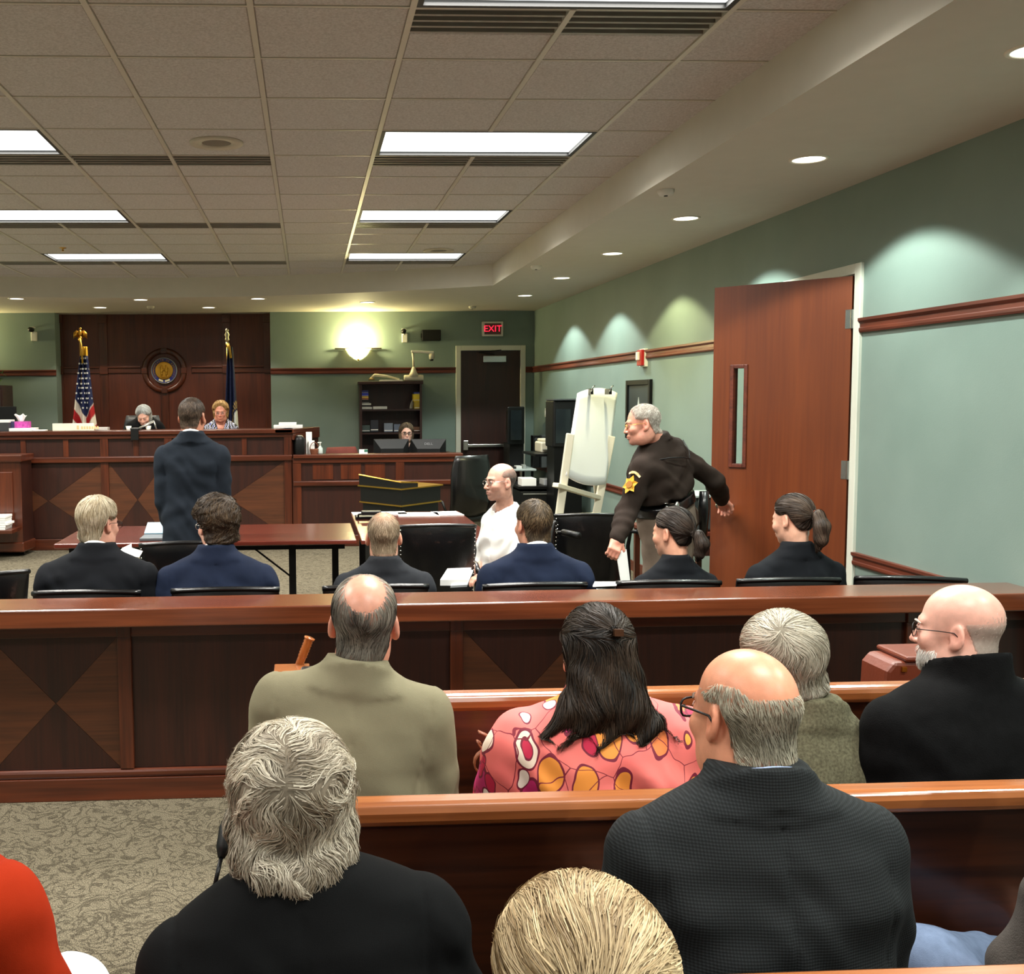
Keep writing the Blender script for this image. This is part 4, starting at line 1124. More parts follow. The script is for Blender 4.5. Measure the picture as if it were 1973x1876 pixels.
    def lo(s): 
        c = np.stack([s.NB, s.PEL] + [q for a in s.arms.values() for q in a]); return c.min(0) - .22
    def hi(s):
        c = np.stack([s.NB, s.PEL] + [q for a in s.arms.values() for q in a]); return c.max(0) + .22
    def add(s, name, V, F, mat, colors=None, smooth=True, parent=None):
        me = np_mesh(name, V, F, smooth, colors); me.materials.append(mat)
        o = bpy.data.objects.new(name, me); link(o, parent or s.root, False); return o
    # ---------------- clothing
    def top(s, name, mat, grow=0.0, sleeve=1.0, collar='jacket', hem=None, wr=.003, wk=1.0, belly=0.0, bust=0.0, arm_r=(.064, .056, .050, .042), pad=.045, seam=True, neck_cut=0.0, vneck=None, tail=0.0, vox=None, cr=(.074, .078), armk=.018):
        hem_ = s.tl + .10 if hem is None else hem
        ph = s.rng.uniform(0, 6, 8).astype(f32)
        def fn(p):
            d = s.torso_d(p, grow, pad, belly=belly, bust=bust)
            q = s.T2(p); x, y, z = q[:, 0], q[:, 1], q[:, 2]
            if tail:   # jacket skirt below the waist
                d = smin(d, rbox(q, (0, .012, -(s.tl + hem_) / 2 + .1), (.165 * s.sw / .225 * s.girth, .115 * s.girth, (hem_ - s.tl) / 2 + .12), .09), .06)
            d = smax(d, -z - hem_, .008)
            d = smin(d, s.arms_d(p, arm_r, grow, sleeve), armk)
            if wr:
                fold = np.sin(34 * wk * z + 9 * x + 2.5 * np.sin(13 * x + ph[0]) + ph[1]) * np.clip(1.2 - np.abs(y + .1) * 2, .2, 1)
                fold += .8 * np.sin(26 * wk * x + 24 * z * np.sign(x) + 2 * np.sin(17 * z + ph[2]) + ph[3])
                fold += .5 * np.sin(60 * z + 40 * x + 30 * y + 3 * np.sin(20 * x + ph[4]))
                d = d + wr * fold * np.clip((-z - .05) / .12, 0, 1)
            if seam:
                d = d + .0035 * np.exp(-(x / .0025) ** 2) * (y < 0) * (z < -.05)
                ax = np.abs(x); d = d + .004 * np.exp(-((ax - (s.sw - .058) + .12 * np.clip(-z - .1, 0, .2)) / .004) ** 2) * (z > -.30)
            if collar == 'jacket':
                zc = -.012 - .55 * (y + .06); rho = np.sqrt((x / cr[0]) ** 2 + ((y - .005) / cr[1]) ** 2)
                ring = np.maximum(np.abs(rho - 1.02 - .03 * np.clip((zc - z) / .04, -1, 1)) * .075 - .006, np.abs(z - zc) - .030)
                ring = np.maximum(ring, y - .055); d = smin(d, ring - .003, .014)
                ze = -.052 + .35 * np.abs(x) ** 1.5; wgt = (y < .02) * np.clip((.125 - np.abs(x)) / .02, 0, 1)
                d = d - .0045 * np.clip((z - ze) / .004 + .5, 0, 1) * wgt
            elif collar == 'shirt':
                zc = .004 - .45 * (y + .06); rho = np.sqrt((x / (cr[0] - .004)) ** 2 + ((y - .005) / (cr[1] - .004)) ** 2)
                ring = np.maximum(np.abs(rho - 1.0 - .2 * np.clip((zc - z) / .03, -1, 1)) * .07 - .004, np.abs(z - zc) - .022); d = smin(d, ring - .003, .005)
            elif collar == 'high':
                zc = .02 - .25 * (y + .06); rho = np.sqrt((x / (cr[0] + .004)) ** 2 + ((y - .005) / (cr[1] + .004)) ** 2)
                ring = np.maximum(np.abs(rho - 1.0) * .075 - .006, np.abs(z - zc) - .042); d = smin(d, ring - .003, .012)
            elif collar == 'crew':
                zc = -.012 - .45 * (y + .06); rho = np.sqrt((x / .074) ** 2 + ((y - .01) / .078) ** 2)
                d = smax(d, -np.maximum((rho - 1.0) * .07, -(z - zc + .01)), .004)
                ring = np.sqrt(((rho - 1.05) * .075) ** 2 * .8 + ((z - zc) * .55) ** 2) - .0075; d = smin(d, ring, .006)
            if vneck:
                wv, dv = vneck; d = smax(d, -np.maximum(np.abs(x) - wv * np.clip((z + dv) / dv, 0, 2), -(y - .0)), .006)
            return d
        V, F = nets(fn, s.lo() - .05, s.hi() + .05, vox or s.vox)
        s.topfn = fn
        return s.add(name, V, F, mat)
    def ring_collar(s, name, mat, up=.034, cr=(.067, .071), h=.022, th=.004, tilt=.5, yoff=.004, front=.06):
        def fn(p):
            q = s.T2(p); x, y, z = q[:, 0], q[:, 1], q[:, 2]
            zc = up - .012 - tilt * (y + .06); rho = np.sqrt((x / cr[0]) ** 2 + ((y - yoff) / cr[1]) ** 2)
            d = np.maximum(np.abs(rho - 1 - .1 * np.clip((zc - z) / .03, -1, 1)) * .068 - th, np.abs(z - zc) - h); return np.maximum(d, y - front) - .0015
        V, F = nets(fn, s.NB - A3(.13, .13, .13), s.NB + A3(.13, .13, .13), .004); return s.add(name, V, F, mat)
    def trousers(s, mat, knees=None, feet=None, spread=.10, thigh=(.088, .062, .05), vox=.018, name='trousers', wr=.002, waist=-.006):
        P = s.PEL
        if s.seated:
            kn = knees or [(sd * (spread + .03), .46, -.02) for sd in (1, -1)]; ft = feet or [(sd * (spread + .03), .44, -(P[2]) + .08) for sd in (1, -1)]
        else:
            kn = knees or [(sd * spread, .01, -.44) for sd in (1, -1)]; ft = feet or [(sd * spread, -.02, -P[2] + .09) for sd in (1, -1)]
        s.ft = [P + A3(*f_) for f_ in ft]
        hips = [P + A3(sd * .085 * s.girth, 0 if s.seated else 0, .0 if s.seated else -.02) for sd in (1, -1)]
        def fn(p):
            d = ell(p, P + A3(0, .005, .02), (.15 * s.girth, .108 * s.girth, .11))
            if not s.seated: d = smin(d, np.maximum(s.torso_d(p, waist), s.T2(p)[:, 2] + s.tl * .74), .03)
            for h, k, f_ in zip(hips, kn, s.ft):
                d = smin(d, chain(p, [h, P + A3(*k), f_], [thigh[0] * s.girth, thigh[1], thigh[2]], .02), .03)
            if wr: d = d + wr * np.sin(40 * p[:, 2] + 20 * p[:, 1] + 3 * np.sin(25 * p[:, 0]))
            return d
        allp = np.stack([P] + [P + A3(*k) for k in kn] + s.ft)
        V, F = nets(fn, allp.min(0) - .2, allp.max(0) + .2, vox); return s.add(name, V, F, mat)
    def shoes(s, mat, dirs=None):
        for i, f_ in enumerate(s.ft):
            dy = (dirs[i] if dirs else (0, 1)); R = frame_from((dy[0], dy[1], 0), (0, 0, 1))
            def fn(p):
                q = (p - f_) @ R; d = smin(ell(q, (0, .02, -.045), (.042, .075, .045)), ell(q, (0, .10, -.058), (.043, .075, .03)), .03); d = smin(d, cone(q, (0, -.005, -.03), (0, -.005, .04), .04, .045), .02); return smax(d, -(q[:, 2] + .083), .004)
            V, F = nets(fn, f_ - A3(.22, .22, .12), f_ + A3(.22, .22, .12), .01); s.add('shoe', V, F, mat)
    # ---------------- hair
    def hair(s, base, light, n=1500, length=.05, seg=5, rad=.0009, region=None, thick=.008, off=(-.001, .003), flow=None, lift=.0, curl=0.0, curl_n=2.0, extra=None, ext_lo=None, vox=None, spread=.25, cap=True, tone=None, gravity=0.0, stiff=.6, streak=.5, noise=0.0, name='hair', capdark=.6, taper=.4, fade=.018):
        region = region or scalp_line; H = dict(s.hopt, ears=False, face=False)
        crown = A3(0, -.06, .095)
        flow = flow or (lambda p: (p - crown) + A3(0, 0, -.02))
        def fn(p):
            th = thick(p) if callable(thick) else thick
            rg = region(p); th = th * np.clip(.12 + rg / fade, .12, 1)
            d = smax(head_sdf(p, **H) - th, -rg, .010)
            if extra is not None: d = extra(p, d)
            if noise: d = d + noise * (np.sin(70 * p[:, 0] + 5 * np.sin(50 * p[:, 2])) + np.sin(80 * p[:, 2] + 5 * np.sin(60 * p[:, 1]))) * .5
            return d
        lo = ext_lo or (-.16, -.20, -.20)
        V, F = nets(fn, lo, (-lo[0], .16, .19), vox or s.hvox)
        roots = sample_verts(V, F, n, s.rng)
        SV, SF, sid, tt = strands(fn, roots, flow, length if not callable(length) else length(roots), seg, rad, off, s.rng, lift, curl, curl_n, taper, gravity, spread, stiff)
        b, l = rgb(base), rgb(light)
        mixv = np.clip(.5 + streak * (.8 * clump(roots, 75, s.rng)[:, 0] + s.rng.normal(0, .28, n)), 0, 1).astype(f32)
        colr = b + (l - b) * mixv[:, None]
        capc = np.tile((b * capdark + .1 * l), (len(V), 1))
        fr = np.clip(region(V) / (fade * 1.2), 0, 1)[:, None]; capc = s.skin * .92 * (1 - fr) + capc * fr
        if extra is not None: capc = np.tile((b * capdark + .1 * l), (len(V), 1))
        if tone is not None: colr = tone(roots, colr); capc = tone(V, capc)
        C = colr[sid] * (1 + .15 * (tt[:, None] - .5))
        ps = [(SV, SF, C)]
        if cap: ps.append((V, F, capc))
        V2, F2, C2 = join(ps)
        return s.add(name, s.Hb(V2), F2, HAIR_M, C2)
    def glasses(s, mat=None, w=.028, h=.018, y=.097, z=.0, r=.0013, rect=False, tint=None):
        mat = mat or BLACK_M
        m = MB()
        for sd in (-1, 1):
            pts = []
            for k in range(25):
                a = 2 * math.pi * k / 24; e = 4 if rect else 2.3
                ca, sa = math.cos(a), math.sin(a)
                rr = (abs(ca) ** e + abs(sa) ** e) ** (-1 / e)
                pts.append((sd * .033 + w * rr * ca, y - .1 * abs(sd * .033 + w * rr * ca) ** 1.3, z + h * rr * sa - .002))
            m.tube(pts, r, 6, False)
            m.tube([(sd * (.033 + w), y - .012, z + .004), (sd * .073, y - .02, z + .006), (sd * .0795, .03, z + .006), (sd * .081, -.005, z + .004), (sd * .081, -.02, z - .012)], r, 6)
        m.tube([(-.006, y - .001, z + .002), (0, y + .002, z + .005), (.006, y - .001, z + .002)], r, 6)
        V = np.array(m.v, f32)
        me = bpy.data.meshes.new('glasses'); me.from_pydata([tuple(v) for v in s.Hb(V)], [], m.f); me.update(); me.polygons.foreach_set('use_smooth', [True] * len(me.polygons)); me.materials.append(mat)
        g = bpy.data.objects.new('glasses', me); link(g, s.root, False)
        m = MB()
        for sd in (-1, 1):
            m.lathe([(.001, 0), (1, 0)], (0, 0, 0), 20, 'y', cap=False) if False else None
            b = len(m.v); m.v += [(sd * .033 + w * .97 * math.cos(2 * math.pi * k / 16), y - .005, z - .002 + h * .97 * math.sin(2 * math.pi * k / 16)) for k in range(16)]; m.f.append(tuple(range(b, b + 16)))
        V = np.array(m.v, f32)
        me = bpy.data.meshes.new('lenses'); me.from_pydata([tuple(v) for v in s.Hb(V)], [], m.f); me.update(); me.materials.append(LENS_GLASS)
        o = bpy.data.objects.new('lenses', me); link(o, g, False)
        return g
    def eyes(s, iris=(60, 45, 35), closed=False, brow=(90, 70, 55)):
        for sd in (-1, 1):
            c = (sd * .0315, .0765, .0)
            m = MB()
            if not closed:
                m.sphere(c, .0118, 8); V = s.Hb(np.array(m.v, f32)); 
                me = bpy.data.meshes.new('eye'); me.from_pydata([tuple(v) for v in V], [], m.f); me.materials.append(EYE_W); me.polygons.foreach_set('use_smooth', [True] * len(me.polygons))
                e = bpy.data.objects.new('eye', me); link(e, s.root, False)
                m = MB().sphere((sd * .0315, .0842, -.0005), (.0052, .0046, .0052), 6); V = s.Hb(np.array(m.v, f32))
                me = bpy.data.meshes.new('iris'); me.from_pydata([tuple(v) for v in V], [], m.f); me.materials.append(plain('iris_%d' % iris[0], iris, .2)); o = bpy.data.objects.new('iris', me); link(o, e, False)
                m = MB().tube([(sd * .018, .0835, .004), (sd * .025, .0885, .0085), (sd * .034, .0885, .0085), (sd * .044, .081, .003)], .0024, 6)
            else:
                m = MB().tube([(sd * .018, .0855, -.004), (sd * .026, .0895, -.006), (sd * .035, .089, -.006), (sd * .044, .081, -.003)], .0018, 6)
            V = s.Hb(np.array(m.v, f32)); me = bpy.data.meshes.new('eyelid'); me.from_pydata([tuple(v) for v in V], [], m.f); me.materials.append(plain('eyelid_%d' % int(s.skin[0] * 255), tuple(int(255 * v ** .45 * .72) for v in s.skin), .6)); o = bpy.data.objects.new('eyelid', me); link(o, s.root, False)
            m = MB().tube([(sd * .013, .0915, .017), (sd * .024, .0935, .0215), (sd * .036, .088, .022), (sd * .047, .077, .017)], [.0028, .0034, .003, .0014], 6)
            V = s.Hb(np.array(m.v, f32)); me = bpy.data.meshes.new('eyebrow'); me.from_pydata([tuple(v) for v in V], [], m.f); me.materials.append(plain('brow_%d' % brow[0], brow, .8)); o = bpy.data.objects.new('eyebrow', me); link(o, s.root, False)
EYE_W = plain('eye_white', (225, 220, 212), .2)
def lens_glass():
    m, nt, b = nodes_of('spectacle_lens')
    b.inputs['Base Color'].default_value = (.95, .97, .97, 1); b.inputs['Transmission Weight'].default_value = 1; b.inputs['Roughness'].default_value = .02; b.inputs['IOR'].default_value = 1.02
    return m
LENS_GLASS = lens_glass()
SHOE = plain('black_shoe_leather', (16, 15, 15), .35)

# ------------------------------------------------------------------ the people
SUIT_BLACK = cloth('black_suiting', (20, 22, 26)); SUIT_NAVY = cloth('navy_suiting', (25, 33, 52)); SUIT_CHAR = cloth('charcoal_suiting', (38, 40, 44)); SUIT_SLATE = cloth('slate_suiting', (30, 36, 44))
SHIRT_W = cloth('white_shirting', (232, 232, 228), .8, .03); KHAKI = cloth('khaki_twill', (150, 138, 108)); BLACK_KNIT = cloth('black_knit', (13, 13, 14), .95, .2, 40, 400, .4)
def bald(line, ex, ey, cy, z0, k=.05):
    """hair region minus a bald patch on top (ellipse in plan, above z0)"""
    def fn(p):
        e = (np.sqrt((p[:, 0] / ex) ** 2 + ((p[:, 1] - cy) / ey) ** 2) - 1) * k
        return np.minimum(line(p), np.maximum(e, z0 - p[:, 2]))
    return fn
def bald3(line, c, r, k=.05):
    def fn(p): return np.minimum(line(p), (np.linalg.norm((p - A3(*c)) / A3(*r), axis=1) - 1) * k)
    return fn
def line(**kw): return lambda p: scalp_line(p, **kw)
def whorl(c, down=.02, side=0.0):
    c = A3(*c); return lambda p: (p - c) * A3(1, 1, 1) + A3(side, 0, -down)

# standing lawyer
p = Person('standing man in dark suit with brown crew cut, back to the gallery', AY(371, 803, 6.7), yaw=-.05, head_rot=(-.25, .05, 0), lean=.02, sw=.232, torso=.60, slope=.115, seated=False, skin=(190, 130, 105), vox=.009, hvox=.0045, rng=3)
p.set_arms(R=((.005, .0, -.28), (-.03, .17, -.17)), L=((.005, .0, -.28), (-.03, .12, -.2)))
p.body(); p.top('jacket', SUIT_SLATE, .006, tail=1, hem=.83, wr=.0026, vox=.008); p.ring_collar('shirt_collar', SHIRT_W)
p.trousers(SUIT_BLACK, spread=.1); p.shoes(SHOE)
p.hair((54, 44, 36), (116, 98, 82), n=6000, length=.013, seg=2, rad=.0005, thick=.006, region=line(nape=-.084), off=(0, .001), lift=.003, spread=.3, stiff=.4)

# six people in the row of chairs just behind the bar
def seated_row(label, head, sw, mat, head_rot, yaw=0, **kw):
    p = Person(label, head, yaw, head_rot, sw=sw, **kw); p.set_arms(); return p
p = seated_row('seated man in black suit with grey hair and glasses, head turned right', AY(190, 1008, 5.05), .285, 0, (-.55, .12, 0), yaw=-.05, slope=.12, girth=1.15, skin=(214, 160, 138), rng=4, fat=.6)
p.body(); p.top('jacket', SUIT_BLACK, .006, wr=.0045, wk=.8); p.ring_collar('shirt_collar', SHIRT_W); p.trousers(SUIT_BLACK); p.shoes(SHOE)
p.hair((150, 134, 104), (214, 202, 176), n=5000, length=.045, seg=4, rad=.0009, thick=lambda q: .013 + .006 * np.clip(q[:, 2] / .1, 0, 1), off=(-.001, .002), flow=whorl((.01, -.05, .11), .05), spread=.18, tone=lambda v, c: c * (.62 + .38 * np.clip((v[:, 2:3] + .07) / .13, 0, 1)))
p.glasses(BLACK_M)
p = seated_row('seated man in navy suit with bushy curly brown hair', AY(416, 1012, 5.05), .282, 0, (.5, .1, 0), yaw=.05, slope=.125, girth=1.1, skin=(206, 152, 130), rng=5)
p.body(); p.top('jacket', SUIT_NAVY, .006, wr=.0045, wk=.8); p.ring_collar('shirt_collar', SHIRT_W); p.trousers(SUIT_NAVY); p.shoes(SHOE)
p.hair((42, 32, 24), (96, 78, 58), n=6500, length=.05, seg=5, rad=.0008, thick=lambda q: .026 + .012 * np.clip((q[:, 2] + .02) / .1, 0, 1), off=(-.004, .003), curl=1.6, curl_n=1.6, spread=.8, noise=.004, lift=.004)
p.glasses(CHROME)
p = seated_row('seated man in charcoal suit with thin cropped hair and pink scalp', AY(739, 1034, 5.05), .24, 0, (-.03, .06, 0), slope=.105, girth=1.0, skin=(214, 160, 136), rng=6)
p.body(); p.top('jacket', SUIT_CHAR, .006, wr=.0045, wk=.8); p.trousers(SUIT_CHAR); p.shoes(SHOE)
p.hair((120, 102, 80), (184, 166, 140), n=3200, length=.018, seg=3, rad=.0007, thick=.0035, off=(-.001, .001), flow=whorl((.0, -.07, .085), .02), spread=.3, tone=lambda v, c: c + (rgb((206, 160, 130)) - c) * (.75 * np.exp(-(np.linalg.norm(v - A3(0, -.05, .10), axis=1) / .045) ** 2))[:, None])
p = seated_row('seated man in navy suit with short brown hair beside the T-shirted man', AY(1027, 1010, 5.05), .278, 0, (.28, .04, 0), yaw=.05, slope=.12, girth=1.05, skin=(208, 150, 124), rng=7)
p.body(); p.top('jacket', SUIT_NAVY, .006, wr=.005, wk=.8); p.ring_collar('shirt_collar', SHIRT_W); p.trousers(SUIT_NAVY); p.shoes(SHOE)
p.hair((50, 40, 28), (104, 86, 62), n=4500, length=.018, seg=3, rad=.0008, thick=.007, off=(-.001, .002), lift=.004, spread=.35, stiff=.4)

def tied(tie): 
    t = A3(*tie); return lambda p: (t - p) + A3(0, 0, .0)
def ponytail(tie, pts, rs):
    def ex(p, d): return smin(d, chain(p, [tie] + pts, rs, .01), .008)
    return ex
def pony_flow(tie, depth):
    t = A3(*tie)
    def fl(p):
        a = (t - p); a /= np.maximum(np.linalg.norm(a, axis=1, keepdims=True), 1e-4)
        tail = (p[:, 1] < t[1] - depth)[:, None]
        return np.where(tail, A3(0, -.15, -1), a)
    return fl
p = seated_row('seated woman in black jacket with low dark ponytail, beside the officer', AY(1296, 1025, 5.05), .215, 0, (.62, .12, 0), yaw=.05, slope=.115, fem=1, skin=(214, 158, 132), rng=8, jaw=.9, neck_off=(0, -.04, -.138), nr=.047)
p.body(); p.top('jacket', SUIT_BLACK, .004, wr=.004, wk=.8, pad=.038, cr=(.07, .074)); p.trousers(SUIT_BLACK); p.shoes(SHOE)
tie = (0.0, -.112, -.012)
p.hair((24, 19, 16), (66, 54, 46), n=4500, length=.06, seg=5, rad=.0008, thick=.010, region=line(nape=-.075, front=.062), off=(-.001, .001), flow=pony_flow(tie, .006), extra=ponytail(tie, [(0, -.138, -.02), (.005, -.150, -.06), (0, -.135, -.11), (0, -.12, -.135)], [.016, .026, .034, .022, .006]), ext_lo=(-.16, -.22, -.2), spread=.12)
p = seated_row('seated woman in black jacket with brown ponytail, in front of the open door', AY(1527, 1000, 5.05), .25, 0, (.46, .2, .02), yaw=.1, slope=.125, fem=1, skin=(222, 170, 145), rng=9, jaw=.9, neck_off=(0, -.04, -.138), nr=.047)
p.body(); p.top('jacket', SUIT_BLACK, .004, wr=.004, wk=.8, pad=.038, cr=(.07, .074)); p.trousers(SUIT_BLACK); p.shoes(SHOE)
tie = (0.0, -.115, .008)
p.hair((36, 27, 22), (92, 76, 64), n=4200, length=.065, seg=5, rad=.0008, thick=.010, region=line(nape=-.07, front=.062), off=(-.001, .001), flow=pony_flow(tie, .008), extra=ponytail(tie, [(0, -.138, .004), (.0, -.148, -.05), (.0, -.135, -.11), (.0, -.10, -.175)], [.015, .026, .038, .032, .004]), ext_lo=(-.16, -.22, -.24), spread=.12)
def hair_tie(p, tie, mat):
    m = MB().lathe([(.017 + .005 * math.cos(2 * math.pi * k / 8), .005 * math.sin(2 * math.pi * k / 8)) for k in range(9)], (tie[0], tie[1] - .012, tie[2]), 16, 'y', cap=False)
    p.add('hair_tie', p.Hb(np.array(m.v, f32)), np.array(m.f, int), mat)
hair_tie(p, tie, plain('orange_band', (190, 90, 50), .7))

# man in the white T-shirt
p = Person('seated thin man in white T-shirt and glasses, balding, looking left', AY(964, 928, 6.7), yaw=2.15, head_rot=(-.25, .02, .03), lean=.05, sw=.20, torso=.56, slope=.125, skin=(208, 158, 138), jaw=.95, nose=1.6, hvox=.0042, vox=.009, rng=10, nr=.050, neck_off=(0, -.045, -.145))
p.set_arms(R=((.03, .02, -.26), (-.08, .2, -.02)), L=((.03, .02, -.26), (-.08, .2, -.02)))
p.body(arms_skin=True, hand_vox=.005, tint=lambda v, c: c * np.where(((v[:, 2] < -.05) & (v[:, 1] > .03))[:, None], A3(.86, .86, .88), A3(1, 1, 1)))
p.top('t_shirt', cloth('white_jersey', (236, 236, 232), .9, .02), .008, sleeve=.0, collar='crew', wr=.004, wk=.7, seam=False, arm_r=(.066, .064, .06, .05), pad=.04, vox=.0065)
legv = [p.Rb.T @ A3(-.16 + dx, -.43, 0) for dx in (.0, .20)]
p.trousers(cloth('white_jail_trousers', (226, 226, 222), .9, .03), knees=[(float(v[0]), float(v[1]), -.02) for v in legv[::-1]], feet=[(float(v[0]), float(v[1]), -float(p.PEL[2]) + .08) for v in legv[::-1]]); p.shoes(SHOE)
p.hair((84, 78, 72), (128, 122, 114), n=3000, length=.007, seg=2, rad=.0006, thick=.0022, region=bald(line(nape=-.09, temple=.03, side_y=.02), .062, .13, .045, .045), off=(-.0005, .001), lift=.002, spread=.3)
p.eyes(brow=(62, 48, 40)); p.glasses(CHROME, .024, .015)

# officer at the door
UNI = cloth('brown_uniform', (44, 35, 30), .8, .15); UNI_T = cloth('tan_uniform_trousers', (112, 98, 86), .85, .08)
hd = AY(1238, 817, 6.2); nk = AY(1264, 845, 6.25); pv = AY(1290, 1000, 6.32)
p = Person('officer in brown uniform shirt leaning to pull the door handle', hd, yaw=.75, head_rot=(.62, .14, .02), neck=nk, pelvis=pv, twist=0, sw=.25, slope=.115, girth=1.16, seated=False, skin=(216, 152, 130), fat=.5, vox=.009, hvox=.0045, rng=12, nr=.06)
p.set_arms()
hx = Vector((HX, HY, 0)) + dirv * (LW - .13); handle = (hx.x - .06 * dirv.y * -1 - .045, hx.y + .0, kz + .01)
knob = AY(1404, 970, 6.72)
sR = p.arms[1][0]; eR = p.w2l(AY(1376, 925, 6.42)); wR = p.w2l(AY(1390, 962, 6.60))
sL = p.arms[-1][0]; eL = p.w2l(AY(1207, 982, 6.14)); wL = p.w2l(AY(1190, 1038, 6.02))
p.arms = {1: (sR, eR, wR), -1: (sL, eL, wL)}
p.body(hand_vox=.004, hand_curl=(.8, 1.0), hand_dir={-1: ((wL - eL), (-.6, -.6, .2))})
p.top('uniform_shirt', UNI, .008, collar='shirt', wr=.005, wk=.8, belly=.035, seam=False, hem=.355, armk=.022, cr=(.08, .084), arm_r=(.062, .053, .045, .030))
p.trousers(UNI_T, spread=.12, thigh=(.105, .08, .07), wr=.003, vox=.012, waist=.004); p.shoes(SHOE)
p.hair((150, 140, 128), (216, 208, 196), n=6000, length=.011, seg=2, rad=.0006, thick=.004, region=line(nape=-.075), off=(-.0005, .0006), lift=.002, spread=.15)
p.eyes(brow=(150, 130, 110)); p.glasses(BRASS, .024, .014)
OFF = p

# gallery, first row
OLIVE = cloth('olive_wool', (132, 126, 102), .9, .10, 5, 700, .3)
p = Person('balding man in olive suit jacket seated at the left end of his pew', AY(702, 1198, 2.6), yaw=-.02, head_rot=(-.1, .06, .02), lean=.06, sway=.11, neck_off=(-.022, -.04, -.112), sw=.245, torso=.57, slope=.085, girth=1.1, skin=(226, 162, 138), vox=.0085, hvox=.0048, rng=13)
p.set_arms(L=((.03, .04, -.28), (-.06, .2, -.05)), R=((.03, .04, -.28), (-.06, .2, -.05)))
p.body(hand_curl=(.4, .4)); p.top('jacket', OLIVE, .006, wr=.0022, hem=.50, pad=.048); p.trousers(KHAKI, knees=[(.19, .44, -.0), (-.14, .44, .0)], feet=[(.19, .42, -.35), (-.14, .42, -.35)]); p.shoes(SHOE)
p.hair((60, 55, 50), (172, 164, 150), n=11000, length=.026, seg=4, rad=.00045, thick=.007, region=bald3(line(nape=-.102), (.004, -.062, .088), (.047, .062, .062)), off=(-.001, .0012), flow=whorl((0, -.03, .12), .05), spread=.28, fade=.03, tone=lambda v, c: c * (.5 + .8 * np.clip((v[:, 2:3] + .06) / .14, 0, 1.1)), streak=.35)

